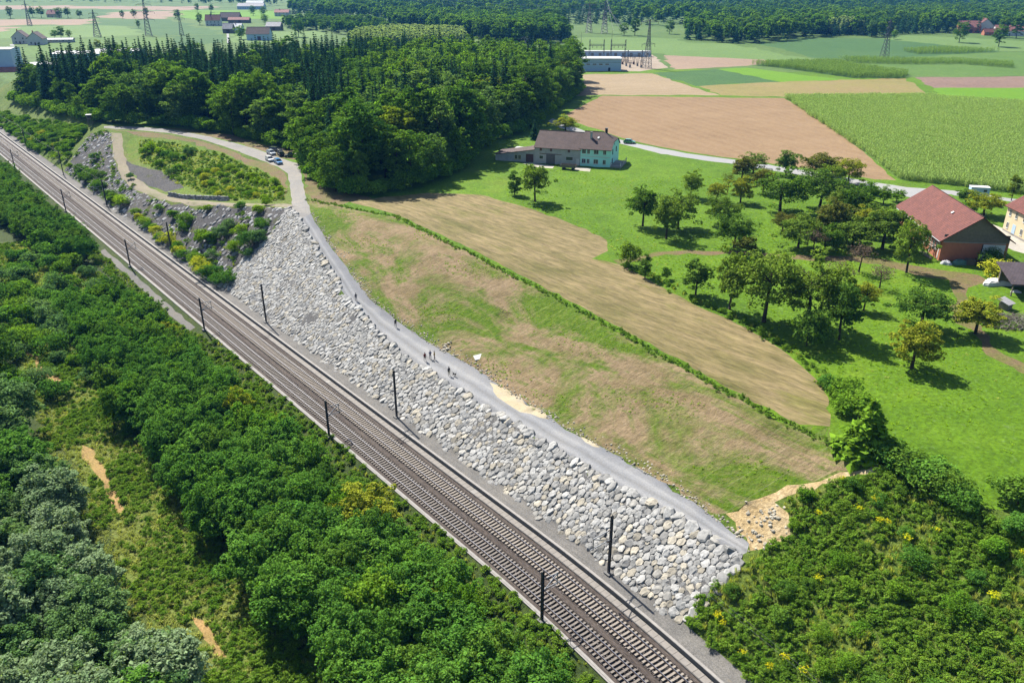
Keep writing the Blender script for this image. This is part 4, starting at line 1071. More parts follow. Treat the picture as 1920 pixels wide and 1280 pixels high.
# ------------------------------------------------------------------ maize
def maize_mesh(seed, mat):
    rng = np.random.default_rng(seed); V = []; Q = []
    def quad(a, b, c, d):
        k = len(V); V.extend([a, b, c, d]); Q.append((k, k + 1, k + 2, k + 3))
    for s in range(5):
        ox, oy = rng.uniform(-.6, .6, 2); h = rng.uniform(2.0, 2.5)
        quad((ox - .025, oy, 0), (ox + .025, oy, 0), (ox + .015, oy, h), (ox - .015, oy, h))
        for l in range(8):
            z = h * (.2 + .1 * l) ; a = rng.uniform(0, 2 * pi); le = rng.uniform(.45, .8); w = .055
            ca, sa = cos(a), sin(a); px_, py_ = -sa * w, ca * w
            m_ = (ox + ca * le * .55, oy + sa * le * .55, z + le * .42); e = (ox + ca * le, oy + sa * le, z + le * .12)
            quad((ox - px_, oy - py_, z), (ox + px_, oy + py_, z), (m_[0] + px_, m_[1] + py_, m_[2]), (m_[0] - px_, m_[1] - py_, m_[2]))
            quad((m_[0] - px_, m_[1] - py_, m_[2]), (m_[0] + px_, m_[1] + py_, m_[2]), (e[0] + px_ * .3, e[1] + py_ * .3, e[2]), (e[0] - px_ * .3, e[1] - py_ * .3, e[2]))
    return mesh_np('maize_plant', V, [np.array(Q)], [mat])
MZ = [(maize_mesh(300 + k, L['maize']), None) for k in range(3)]
mz = fill(None, 1.05, 63, .3, POLY['maize_field'][0])
keep = np.hypot(mz[:, 0], mz[:, 1]) < 520
mz = mz[keep]
print('maize', len(mz))
scatter('maize_crop', mz, MZ, (.85, 1.1), label='tall maize crop filling the large field at right', cat='maize', seed=18)
mz2 = fill(None, 2.3, 64, .3, POLY['maize_field'][1])
MZD = [(maize_mesh(310 + k, L['maize_dark']), None) for k in range(2)]
scatter('maize_crop', mz2, MZD, (1.3, 1.6), label='dark maize strip with a curved edge beyond the stubble field', cat='maize', seed=19)
mz3 = fill([(1570, 112), (1620, 112), (1700, 115), (1800, 116), (1900, 122), (1900, 128), (1800, 121), (1700, 121), (1600, 119)], 2.6, 65, .3)
scatter('maize_crop', mz3, MZD, (1.2, 1.5), label='narrow maize strip running past the right pylon', cat='maize', seed=20)
mz4 = fill([(1690, 96), (1760, 92), (1875, 97), (1800, 101), (1720, 102)], 2.8, 66, .3)
scatter('maize_crop', mz4, MZD, (1.2, 1.5), label='leaf-shaped maize field below the red village', cat='maize', seed=21)

# ------------------------------------------------------------------ orchard: every tree by its foot, height and look
# (px, py, height px, width px, prototype, leaves, label)
ORCH = [
    (1205, 424, 80, 56, 'apple', 'apple_dark', 'dark dense fruit tree left of the pair of olive ones'),
    (1249, 447, 75, 58, 'apple', 'apple', 'front one of the pair of olive fruit trees'),
    (1271, 429, 68, 64, 'apple', 'apple', 'rear one of the pair of olive fruit trees'),
    (1295, 370, 50, 38, 'apple', 'apple', 'small fruit tree standing alone behind the olive pair'),
    (1343, 377, 36, 32, 'apple', 'apple_yel', 'small yellowish fruit tree in the upper orchard'),
    (1364, 362, 39, 25, 'bare', 'apple_red', 'slim reddish half-bare tree in the upper orchard'),
    (1388, 380, 48, 46, 'apple', 'apple_yel', 'yellow-green spreading fruit tree in the upper orchard'),
    (1391, 335, 40, 46, 'apple', 'apple_red', 'reddish fruit tree near the farm road'),
    (1412, 326, 36, 46, 'apple', 'apple', 'green fruit tree touching the farm road, left one'),
    (1430, 362, 46, 34, 'apple', 'apple_red', 'brownish tree left of the big upper fruit tree'),
    (1462, 396, 74, 76, 'apple', 'apple_dark', 'big round fruit tree with twin trunks, upper orchard'),
    (1473, 329, 42, 44, 'apple', 'apple_dark', 'dark round tree beside the farm road'),
    (1467, 434, 35, 36, 'apple', 'apple_red', 'small reddish tree below the twin-trunk tree'),
    (1496, 465, 60, 62, 'apple', 'apple', 'wide fruit tree above the earth track'),
    (1357, 424, 54, 56, 'apple', 'apple', 'rear tree of the middle clump, olive green'),
    (1376, 464, 64, 62, 'apple', 'apple_dark', 'dark ivy-clad tree of the middle clump'),
    (1399, 477, 36, 46, 'shrub', 'apple_red', 'reddish bush at the foot of the middle clump'),
    (1537, 388, 68, 68, 'apple', 'apple_dark', 'dark bushy tree left of the tree block by the road'),
    (1537, 332, 44, 64, 'apple', 'apple_red', 'rust-tinged crown at the harrowed field edge'),
    (1590, 345, 46, 44, 'apple', 'apple_yel', 'light green tree at the right end of the road trees'),
    (1560, 350, 40, 40, 'apple', 'apple', 'green tree between the road trees'),
    (1557, 450, 72, 74, 'apple', 'apple_red', 'fruit tree with reddish top in the dense orchard'),
    (1600, 411, 64, 52, 'apple', 'apple_dark', 'tall dark tree in the dense orchard'),
    (1570, 405, 50, 50, 'apple', 'apple', 'green tree behind the reddish-topped one'),
    (1524, 477, 46, 42, 'bare', 'twig', 'bare brown tree left of the reddish-topped one'),
    (1598, 464, 54, 64, 'apple', 'apple', 'broad fruit tree right of the reddish-topped one'),
    (1610, 510, 52, 48, 'bare', 'twig', 'bare brown tree beside the earth track'),
    (1629, 378, 35, 30, 'column', 'hazel', 'first young tree below the farm road bend'),
    (1656, 382, 30, 28, 'apple', 'hazel', 'second young tree below the farm road bend'),
    (1681, 378, 20, 26, 'apple', 'hazel', 'third young tree below the farm road bend'),
    (1636, 420, 34, 34, 'apple', 'apple', 'small tree between the young trees and the dense orchard'),
    (1304, 554, 76, 54, 'column', 'apple_dark', 'pear-shaped tree left of the large edge trees'),
    (1368, 580, 112, 62, 'apple', 'apple', 'slender tall tree on the orchard edge'),
    (1432, 603, 138, 106, 'apple', 'apple', 'largest spreading tree on the orchard edge'),
    (1514, 610, 125, 96, 'apple', 'apple', 'tall tree with a full crown right of the largest one'),
    (1512, 648, 66, 64, 'shrub', 'apple_dark', 'bush under the tall full-crowned edge tree'),
    (1572, 637, 98, 70, 'apple', 'apple_dark', 'dark narrow tree at the end of the orchard edge row'),
    (1572, 547, 58, 48, 'bare', 'twig', 'brown half-bare tree behind the edge row'),
    (1619, 582, 54, 42, 'apple', 'apple_yel', 'yellowing small tree behind the dark edge tree'),
    (1209, 521, 48, 24, 'column', 'apple_dark', 'slim upright shrub at the hay field edge'),
    (1181, 500, 46, 38, 'shrub', 'apple', 'bushy shrub at the tip of the hay field'),
    (1248, 523, 24, 20, 'shrub', 'apple_dark', 'small bush at the hay field edge'),
    (965, 366, 46, 28, 'column', 'apple_dark', 'smaller upright tree on the lawn before the farmhouse'),
    (1003, 378, 74, 52, 'apple', 'apple', 'taller open tree on the lawn before the farmhouse'),
    (1060, 248, 30, 40, 'apple', 'apple_yel', 'yellow-green round tree behind the farmhouse'),
    (1699, 511, 94, 54, 'apple', 'apple', 'leaning thin-leaved tree in front of the red barn'),
    (1654, 466, 76, 78, 'apple', 'apple', 'full round tree left of the red barn'),
    (1649, 540, 42, 42, 'bare', 'twig', 'small brown tree below the earth track'),
    (1726, 615, 70, 82, 'apple', 'apple_dark', 'wide dark fruit tree in the lower orchard'),
    (1828, 626, 60, 76, 'apple', 'apple_yel', 'green fruit tree at the bend of the earth track'),
    (1709, 690, 78, 86, 'apple', 'apple_yel', 'yellow-green fruit tree nearest in the lower orchard'),
    (1844, 404, 38, 52, 'apple', 'apple_yel', 'yellow-orange tree behind the red barn'),
    (1810, 381, 26, 30, 'apple', 'apple_dark', 'dark tree beside the white trailer'),
    (1896, 376, 46, 20, 'column', 'autumn', 'slim pointed tree behind the cream house'),
    (1875, 520, 27, 42, 'shrub', 'yellow', 'yellow-green bush before the barn door'),
    (1813, 400, 20, 28, 'shrub', 'hazel', 'round green bush behind the red barn'),
    (1858, 500, 28, 40, 'shrub', 'apple_dark', 'dark bush against the white barn door'),
    (1640, 365, 16, 20, 'shrub', 'hazel', 'low bush at the farm road bend'),
    (1546, 470, 46, 50, 'apple', 'apple_dark', 'dark tree among the dense orchard trunks'),
    (1622, 440, 48, 50, 'apple', 'apple_yel', 'light tree at the right of the dense orchard'),
]
rngq = np.random.default_rng(123)
WID = {'apple': (5.8, 6.6), 'bare': (5.6, 6.1), 'column': (3.6, 8.0), 'shrub': (3.6, 2.6)}
for px, py, hp, wp_, kind, lf, lb in ORCH:
    p = at(px, py); dd = (p - Vector((0, 0, CAM_H))).length
    ang = math.atan2(CAM_H - p.z, math.hypot(p.x, p.y))
    h = hp * dd / FOC / cos(ang) * .92; w = wp_ * dd / FOC
    nw, nh = WID[kind]
    lst = PROTO[kind][0]
    wide = (w / nw) / (h / nh)
    plant(kind, 'fruit_tree' if kind in ('apple', 'bare') else 'shrub' if kind == 'shrub' else 'upright_tree', p, h * PROTO[kind][0][2] / nh, L[lf], lb, 'shrub' if kind == 'shrub' else 'tree', 'orchard trees', wide=float(np.clip(wide, .6, 1.7)), rng=rngq)
plant('spruce', 'spruce_tree', at(1002, 262), 7.5, L['spruce'], 'small dark conifer behind the farmhouse barn', wide=1.5, rng=rngq)
for px, py, hp, kind, lf, lb in [(1622, 846, 7.6, 'larch', 'hazel', 'large feathery green tree at the end of the hedge'), (1672, 868, 2.4, 'shrub', 'robinia', 'first hedge bush right of the feathery tree'), (1655, 860, 2.6, 'shrub', 'oak', 'dark bush under the feathery tree'),
                                 (1705, 885, 2.8, 'shrub', 'oak', 'second dark hedge bush at the meadow edge'), (1742, 905, 3.2, 'shrub', 'robinia', 'third and largest hedge bush at the meadow edge'), (1770, 925, 2.6, 'shrub', 'oak', 'fourth hedge bush at the meadow edge'), (1800, 945, 2.4, 'shrub', 'robinia', 'last hedge bush of the row at the meadow edge'),
                                 (1600, 775, 3.0, 'shrub', 'hazel', 'bush at the end of the hay field'), (1580, 745, 2.6, 'shrub', 'hazel', 'upper bush at the end of the hay field'), (1908, 945, 3.4, 'shrub', 'oak', 'dark bush at the right edge of the meadow'), (1912, 1000, 2.2, 'shrub', 'robinia', 'lower bush at the right edge of the meadow'), (1560, 730, 2.2, 'shrub', 'robinia', 'small bush below the orchard corner')]:
    plant(kind, 'larch_tree' if kind == 'larch' else 'hedge_shrub', at(px, py), hp, L[lf], lb, 'tree' if kind == 'larch' else 'shrub', None, wide=1.25, rng=rngq)

# ------------------------------------------------------------------ grass that stands up from the meadow and the seeded slope
GT = [(blades('grass_tuft', 250 + k, 18, .34, .06, .5, L[m], (.8, 1.6)), None) for k, m in enumerate(('lime', 'lime', 'reed'))]
mw = fill([(930, 330), (1000, 300), (1160, 330), (1350, 330), (1560, 395), (1700, 520), (1800, 560), (1940, 700), (2000, 1000), (1900, 985), (1700, 870), (1640, 760), (1560, 700), (1300, 560), (1160, 480), (1100, 430), (960, 385)], 1.25, 71, .5)
mw = mw[~in_any(['earth_track', 'hay_field', 'farm_yard', 'house_terrace'], mw)]
rgm = np.random.default_rng(72)
mw = mw[rgm.uniform(0, 1, len(mw)) < .45 + .5 * np.sin(mw[:, 0] * .12 + 1) * np.sin(mw[:, 1] * .1 + mw[:, 0] * .05)]
scatter('meadow_grass', mw, GT, (.3, .7), label='taller grass standing in the meadow and orchard', cat='grass', seed=73, pick=rgm.choice(3, len(mw), p=[.55, .35, .1]))
sg = fill(None, .8, 74, .5, POLY['seeded_slope'][0])
u_, v_ = uv(sg[:, 0], sg[:, 1])
pt = np.sin(u_ * .11 + .7) * np.sin(v_ * .52 + u_ * .03) + .6 * np.sin(u_ * .27 + v_ * .4) + rgm.normal(0, .35, len(sg))
sg = sg[pt > .62]
scatter('slope_grass', sg, GT, (.2, .5), label='young grass tufts coming through on the seeded slope', cat='grass', seed=75, pick=rgm.choice(3, len(sg), p=[.45, .4, .15]))
sb = fill(None, 1.5, 78, .5, POLY['slate_bank'][0])
sb = sb[np.sin(sb[:, 0] * .16 + 2) * np.sin(sb[:, 1] * .2) + rgm.normal(0, .5, len(sb)) > .35]
scatter('bank_weeds', sb, [(WEEDS[0][0], L['hazel']), (WEEDS[1][0], L['lime']), (WEEDS[3][0], L['weed']), (TUFT[0][0], None)], (.5, 1.2), label='weeds growing between the stones of the older bank', cat='weeds', seed=79)
# ------------------------------------------------------------------ rubble bank: boulders fitted to each other
STONE = tint_mat('limestone_boulder', .9, fine=2.2)
def pack(poly, rfun, seed, tries=30000, gap=1.0):
    """variable-radius dart throwing inside a plan polygon"""
    rng = np.random.default_rng(seed)
    x0, y0 = poly.min(0); x1, y1 = poly.max(0)
    C = np.stack([rng.uniform(x0, x1, tries * 6), rng.uniform(y0, y1, tries * 6)], 1)
    C = C[inside(poly, C)][:tries]
    R = rfun(C, rng)
    o = np.argsort(-R + rng.uniform(0, .12, len(R)))
    C = C[o]; R = R[o]
    cell = 1.2; grid = {}; out = []
    for (x, y), r in zip(C, R):
        gx, gy = int(x // cell), int(y // cell); ok = True
        for i in (-2, -1, 0, 1, 2):
            for j in (-2, -1, 0, 1, 2):
                for (qx, qy, qr) in grid.get((gx + i, gy + j), ()):
                    if (qx - x) ** 2 + (qy - y) ** 2 < (gap * (qr + r)) ** 2: ok = False; break
                if not ok: break
            if not ok: break
        if ok:
            grid.setdefault((gx, gy), []).append((x, y, r)); out.append((x, y, r))
    return np.array(out), grid, cell

def cell_poly(i, P, nb, lim):
    """power cell of stone i as a polygon around its centre"""
    x, y, r = P[i]
    n0 = 10
    pg = [(lim * cos(2 * pi * k / n0 + .2), lim * sin(2 * pi * k / n0 + .2)) for k in range(n0)]
    for (qx, qy, qr) in nb:
        dx, dy = qx - x, qy - y; d2 = dx * dx + dy * dy
        if d2 < 1e-6: continue
        c = (d2 + r * r - qr * qr) / 2
        new = []
        for k in range(len(pg)):
            a = pg[k]; b = pg[(k + 1) % len(pg)]
            fa = a[0] * dx + a[1] * dy - c; fb = b[0] * dx + b[1] * dy - c
            if fa <= 0: new.append(a)
            if (fa < 0) != (fb < 0) and fa != fb:
                t = fa / (fa - fb); new.append((a[0] + (b[0] - a[0]) * t, a[1] + (b[1] - a[1]) * t))
        pg = new
        if len(pg) < 3: return None
    return pg

def boulder(pg, r, rng, height=1.0, flat=.62):
    """faceted stone over the polygon (local plan coordinates): verts, faces"""
    n = 7
    pa = np.array(pg); cx, cy_ = pa.mean(0)
    q = pa - (cx, cy_)
    ang = np.arctan2(q[:, 1], q[:, 0]); o = np.argsort(ang); ang = ang[o]; rad = np.hypot(q[:, 0], q[:, 1])[o]
    A = np.linspace(-pi, pi, n, endpoint=False) + rng.uniform(-.18, .18, n)
    ang3 = np.concatenate([ang - 2 * pi, ang, ang + 2 * pi]); rad3 = np.tile(rad, 3)
    # distance to the polygon edge in each direction (polar interpolation of 1/r keeps the sides straight)
    Rr = 1 / np.interp(A, ang3, 1 / np.maximum(rad3, .05))
    s = np.sqrt(max((Rr ** 2).mean(), .01))
    h = s * height * rng.uniform(.55, 1.0)
    tx, ty = rng.normal(0, .13, 2)
    V = []
    for sc_, zf, jit in ((.88, -.55, .03), (.965, .02, .03), (.90, .66 * h / s, .07), (.60, .98 * h / s, .12)):
        rr = Rr * sc_ * (1 + rng.normal(0, jit, n))
        xx = cx + rr * np.cos(A); yy = cy_ + rr * np.sin(A)
        zz = zf * s + (tx * rr * np.cos(A) + ty * rr * np.sin(A)) * (zf > .1) + rng.normal(0, .055 * s, n) * (zf > 0)
        V.append(np.stack([xx, yy, zz], 1))
    V.append(np.array([[cx + rng.normal(0, .1) * s, cy_ + rng.normal(0, .1) * s, h * rng.uniform(.95, 1.12)]]))
    V = np.concatenate(V)
    Q = [(k * n + i, k * n + (i + 1) % n, (k + 1) * n + (i + 1) % n, (k + 1) * n + i) for k in range(3) for i in range(n)]
    T = [(3 * n + i, 3 * n + (i + 1) % n, 4 * n) for i in range(n)]
    return V, np.array(Q), np.array(T)

def frame_at(x, y):
    e = .4
    zx = (tz(x + e, y) - tz(x - e, y)) / (2 * e); zy = (tz(x, y + e) - tz(x, y - e)) / (2 * e)
    n = Vector((-zx, -zy, 1)).normalized()
    return np.array(n), zx, zy

def stones(P, grid, cell, seed, colour, height, lim_k, parent, single, name, sinkf=None, lim_max=2.2):
    rng = np.random.default_rng(seed)
    order = np.argsort(np.hypot(P[:, 0], P[:, 1]) - P[:, 2] * 30)
    Vs = []; Qs = []; Ts = []; Cs = []; k0 = 0; made = 0
    for i in order:
        x, y, r = P[i]
        gx, gy = int(x // cell), int(y // cell)
        nb = [q for a in (-2, -1, 0, 1, 2) for b in (-2, -1, 0, 1, 2) for q in grid.get((gx + a, gy + b), ()) if (q[0] - x) ** 2 + (q[1] - y) ** 2 > 1e-6]
        pg = cell_poly(i, P, nb, min(r * lim_k, lim_max))
        if pg is None: continue
        V, Q, T = boulder(pg, r, rng, height)
        n, zx, zy = frame_at(x, y)
        sink = sinkf(x, y, rng) if sinkf else 0
        z0 = tz(x, y)
        W = np.stack([x + V[:, 0] + n[0] * V[:, 2], y + V[:, 1] + n[1] * V[:, 2], z0 + V[:, 0] * zx + V[:, 1] * zy + n[2] * V[:, 2]], 1) - n * sink * r
        c = colour(x, y, rng)
        if made < single:
            ctr = np.array([x, y, z0])
            me = mesh_np(name, W - ctr, [Q, T], [STONE])
            a = me.color_attributes.new('tint', 'FLOAT_COLOR', 'POINT'); a.data.foreach_set('color', np.tile([*c, 1], len(W)).astype(np.float32))
            link(name, me, parent, loc=ctr)
            made += 1
        else:
            Vs.append(W); Qs.append(Q + k0); Ts.append(T + k0); Cs.append(np.tile([*c, 1], (len(W), 1))); k0 += len(W)
    if Vs:
        me = mesh_np('far_' + name + 's', np.concatenate(Vs), [np.concatenate(Qs), np.concatenate(Ts)], [STONE])
        a = me.color_attributes.new('tint', 'FLOAT_COLOR', 'POINT'); a.data.foreach_set('color', np.concatenate(Cs).astype(np.float32).ravel())
        tag(link('far_' + name + 's', me, parent), kind='stuff')

rub = POLY['rubble_bed'][0]
def bare_patch(x, y):
    """0..1: places where fine rubble shows between sunken stones"""
    u, v = uv(x, y)
    w = np.sin(u * .16 + 1.0) * np.sin(v * .55 + u * .05) + .5 * np.sin(u * .41 - v * .3)
    band = np.exp(-((v - 63.8) / 2.2) ** 2) * .75
    return np.clip(w * .5 + band * .6 - .4, 0, 1)
def r_rub(C, rng):
    u, v = uv(C[:, 0], C[:, 1])
    base = np.interp(u, [38, 80, 130, 190], [.28, .28, .262, .245])
    return np.clip(base * rng.lognormal(0, .33, len(C))  , .13, .60) * (1 - .35 * bare_patch(C[:, 0], C[:, 1]))
PR, GR, CL = pack(rub, r_rub, 5, 150000, .85)
uu_, vv_ = uv(PR[:, 0], PR[:, 1]); PR = PR[vv_ - bend(uu_) > 59.85 + .35 * np.sin(uu_ * 1.1)]
print('boulders', len(PR))
def c_rub(x, y, rng):
    g = rng.uniform(.24, .46); t = rng.uniform()
    if t < .16: return (g * 1.08, g * .98, g * .78)
    if t < .35: return (g * 1.04, g * 1.0, g * .9)
    return (g, g * .985, g * .93)
stones(PR, GR, CL, 6, c_rub, .42, 2.4, SETTING['rubble_bed'][0], 300, 'boulder', lambda x, y, rng: .08 + .2 * float(bare_patch(x, y)) + rng.uniform(-.03, .08), 1.3)
# older slope: flat pieces of slate, partly covered
sl = POLY['slate_bank'][0]
def r_sl(C, rng): return np.clip(.42 * rng.lognormal(0, .35, len(C)), .2, .9)
PS, GS, CS = pack(sl, r_sl, 8, 16000, 1.05)
rs = np.random.default_rng(9)
keep = (rs.uniform(0, 1, len(PS)) < .78 + .4 * np.sin(PS[:, 0] * .2) * np.sin(PS[:, 1] * .23))
PS = PS[keep]
def c_sl(x, y, rng):
    g = rng.uniform(.15, .44); return (g, g * .99, g * .98)
stones(PS, GS, CS, 10, c_sl, .62, 1.35, SETTING['slate_bank'][0], 0, 'slate_stone', lambda x, y, rng: rng.uniform(.1, .7), .8)
# loose light stones along the upper edge of the gravel road and the spoil heap
def loose(name, pts, r0, r1, seed, col, parent, label=None):
    rng = np.random.default_rng(seed); Vs = []; Qs = []; Ts = []; Cs = []; k0 = 0
    for x, y, z in pts:
        r = rng.uniform(r0, r1); pg = [(r * cos(a), r * sin(a)) for a in np.linspace(0, 2 * pi, 7)[:-1]]
        V, Q, T = boulder(pg, r, rng, .9)
        Vs.append(V + (x, y, z - r * .2)); Qs.append(Q + k0); Ts.append(T + k0); k0 += len(V)
        g = rng.uniform(*col); Cs.append(np.tile([g * 1.1, g, g * .78, 1], (len(V), 1)))
    me = mesh_np(name, np.concatenate(Vs), [np.concatenate(Qs), np.concatenate(Ts)], [STONE])
    a = me.color_attributes.new('tint', 'FLOAT_COLOR', 'POINT'); a.data.foreach_set('color', np.concatenate(Cs).astype(np.float32).ravel())
    return tag(link(name, me, parent), label, 'stones' if label else None, kind='stuff')
le = []
rl = np.random.default_rng(31)
for a, b in zip(ROAD_UP[:-1], ROAD_UP[1:]):
    A, B = at(*a), at(*b); n_ = int((B - A).length * 6)
    for j in range(n_):
        q = A.lerp(B, rl.uniform()); o_ = abs(rl.normal(0, .7)) - .1
        le.append((q.x + NX * o_, q.y + NY * o_))
le = np.array(le); loose('roadside_stones', np.column_stack([le, terrain(le[:, 0], le[:, 1])]), .06, .22, 12, (.25, .45), None, 'small pale stones along the upper edge of the gravel road')
hp_ = at(838, 652); pile = np.column_stack([rl.normal(hp_.x, .6, 22), rl.normal(hp_.y, .7, 22)])
loose('spoil_stones', np.column_stack([pile, terrain(pile[:, 0], pile[:, 1]) + rl.uniform(0, .25, 22)]), .1, .28, 13, (.4, .6), None, 'heap of whitish stones beside the three walkers')
ds = at_many([(1405, 975), (1440, 985), (1425, 1005), (1455, 965)])
dp = np.concatenate([np.column_stack([rl.normal(q[0], 1.2, 14), rl.normal(q[1], 1.2, 14)]) for q in ds])
loose('bank_stones', np.column_stack([dp, terrain(dp[:, 0], dp[:, 1])]), .08, .3, 14, (.3, .45), None, 'loose stones on the sandy cut at the road end')

# dry stone wall above the earth path
A, B = at(316, 368), at(432, 377)
dw = empty('dry_stone_wall', A); tag(dw, 'low grey dry stone wall above the earth path', 'wall')
dd = (B - A); Lw = dd.length; dd.normalize(); pw = Vector((-dd.y, dd.x, 0))
rwall = np.random.default_rng(15)
wm = [None] * 8
for k in range(8):
    pg = [((.55 if abs(cos(a)) > .5 else .4) * cos(a), .33 * sin(a)) for a in np.linspace(0, 2 * pi, 9)[:-1]]
    V, Q, T = boulder(pg, .4, rwall, .9)
    wm[k] = mesh_np('stone', V, [Q, T], [STONE])
    g = rwall.uniform(.2, .36); a = wm[k].color_attributes.new('tint', 'FLOAT_COLOR', 'POINT'); a.data.foreach_set('color', np.tile([g, g, g, 1], len(V)).astype(np.float32))
for row in range(3):
    n_ = int(Lw / .95)
    for j in range(n_):
        q = A + dd * ((j + .5 * (row % 2)) * .95)
        o = link('stone', wm[int(rwall.integers(8))], dw, loc=(q.x - A.x + pw.x * row * .15, q.y - A.y + pw.y * row * .15, tz(q.x, q.y) - A.z + row * .5), rot=(0, 0, math.atan2(dd.y, dd.x) + (pi if j % 2 else 0)))

# ------------------------------------------------------------------ railway
STEEL = plain('rail_head', (.55, .53, .52), .28, 1.0, .1)
RUST = plain('rail_rust', (.075, .045, .032), .8, 0, .25, 6)
SLEEP = plain('concrete_sleeper', (.30, .258, .21), .9, 0, .22, 2.5)
SLEEP2 = plain('weathered_sleeper', (.205, .178, .15), .9, 0, .3, 2.5)
CONC = plain('pale_concrete', (.31, .29, .265), .9, 0, .18, 1.2, bump=.2)
CONC_D = plain('weathered_concrete', (.17, .165, .155), .92, 0, .3, 1.2, bump=.3)
LID = plain('trough_lid', (.255, .232, .205), .9, 0, .2, 1.5)
MAST = plain('mast_steel', (.045, .045, .048), .6, .2, .2, 2)
GALV = plain('galvanised_steel', (.34, .35, .36), .5, .6, .15, 3)
INSUL = plain('insulator', (.10, .055, .04), .35, 0, .05)
WIRE = plain('catenary_wire', (.20, .20, .20), .5, .5, .05)
RU = np.concatenate([np.arange(-40, 70, 5.), np.arange(75, 660, 45.)])
def sweep(name, prof, mats, parent, v0, us=RU, midx=None, z0=0.0, smooth_shade=False):
    """profile (dv, dz) swept along the railway"""
    n = len(prof); V = []; Q = []; mi = []
    for u in us:
        for dv, dz in prof:
            x, y = xy(u, v0 + float(bend(u)) + dv); V.append((x, y, z0 + dz))
    for i in range(len(us) - 1):
        for k in range(n):
            a = i * n + k; b = i * n + (k + 1) % n
            Q.append((a, b, b + n, a + n)); mi.append(midx[k] if midx else 0)
    return link(name, mesh_np(name, V, [np.array(Q)], mats, smooth_shade, mi), parent)
def heading(u):
    u = float(u); b = (float(bend(u + 1)) - float(bend(u - 1))) / 2
    return math.atan2(DY + NY * b, DX + NX * b)
sl_mesh = {}
for nm, mt in (('a', SLEEP), ('b', SLEEP2)):
    mb = MB()
    pr = [(-1.3, 0), (-1.3, .17), (-.45, .17), (-.3, .135), (.3, .135), (.45, .17), (1.3, .17), (1.3, 0)]
    mb.prism([(-.135, y, z) for y, z in pr], (.27, 0, 0))
    sl_mesh[nm] = mb.mesh('sleeper', mt)
for v0, mk, lab in ((54.35, 'a', 'railway track nearer the rubble bank with pale sleepers'), (50.55, 'b', 'railway track nearer the thicket with darker sleepers')):
    t = empty('railway_track', (0, 0, 0)); tag(t, lab, 'railway track')
    rp = [(-.075, 0), (.075, 0), (.075, .03), (.012, .05), (.012, .12), (.036, .13), (.036, .17), (-.036, .17), (-.036, .13), (-.012, .12), (-.012, .05), (-.075, .03)]
    for s in (-.75, .75):
        r = sweep('rail', rp, [RUST, STEEL], t, v0 + s, midx=[0, 0, 0, 0, 0, 0, 1, 0, 0, 0, 0, 0], z0=.10)
    us = np.arange(24, 560, .6)
    Vs = []; Qs = []
    base = [v.co.copy() for v in sl_mesh[mk].vertices]; bf = [tuple(p.vertices) for p in sl_mesh[mk].polygons]
    fv = []; ff = []
    for k, u in enumerate(us):
        x, y = xy(u, v0 + float(bend(u))); h = heading(u) + (RNG.normal(0, .008))
        if k < 300:
            link('sleeper', sl_mesh[mk], t, loc=(x, y, -.07), rot=(0, 0, h))
        else:
            c, s = cos(h), sin(h); k0 = len(fv)
            fv += [(x + q.x * c - q.y * s, y + q.x * s + q.y * c, q.z - .07) for q in base]
            ff += [tuple(i + k0 for i in f) for f in bf]
    me = bpy.data.meshes.new('far_sleepers'); me.from_pydata(fv, [], ff); me.materials.append(SLEEP if mk == 'a' else SLEEP2)
    tag(link('far_sleepers', me, t), kind='stuff')
# ballast shoulders: low ridges of broken stone beside and between the tracks
BAL = M['ballast']
for v0, w, nm in ((52.45, .55, 'ballast_ridge'), (48.95, .42, 'ballast_ridge'), (56.05, .3, 'ballast_ridge')):
    o = sweep(nm, [(-w, -.15), (-w * .5, .03), (w * .5, .03), (w, -.15)], [BAL], None, v0, smooth_shade=True); tag(o, kind='structure')
# loose ballast stones
bs_n = 9000
bu = 24 + 190 * RNG.uniform(0, 1, bs_n) ** 1.4; bv = RNG.uniform(48.7, 56.2, bs_n)
bx, by = xy(bu, bv + bend(bu))
bmesh_ = []
for k in range(3):
    rb_ = np.random.default_rng(400 + k)
    V, Q, T = boulder([(.09 * cos(a), .08 * sin(a)) for a in np.linspace(0, 2 * pi, 6)[:-1]], .08, rb_, 1.0)
    bmesh_.append((mesh_np('ballast_stone', V, [Q, T], [(plain('ballast_light', (.22, .19, .17), .95), plain('ballast_mid', (.11, .095, .085), .95), plain('ballast_dark', (.05, .042, .038), .95))[k]]), None))
scatter('ballast_stones', np.column_stack([bx, by, np.full(bs_n, -.09)]), bmesh_, (.6, 1.5), label='loose ballast stones around the sleepers', cat='ballast', seed=41)

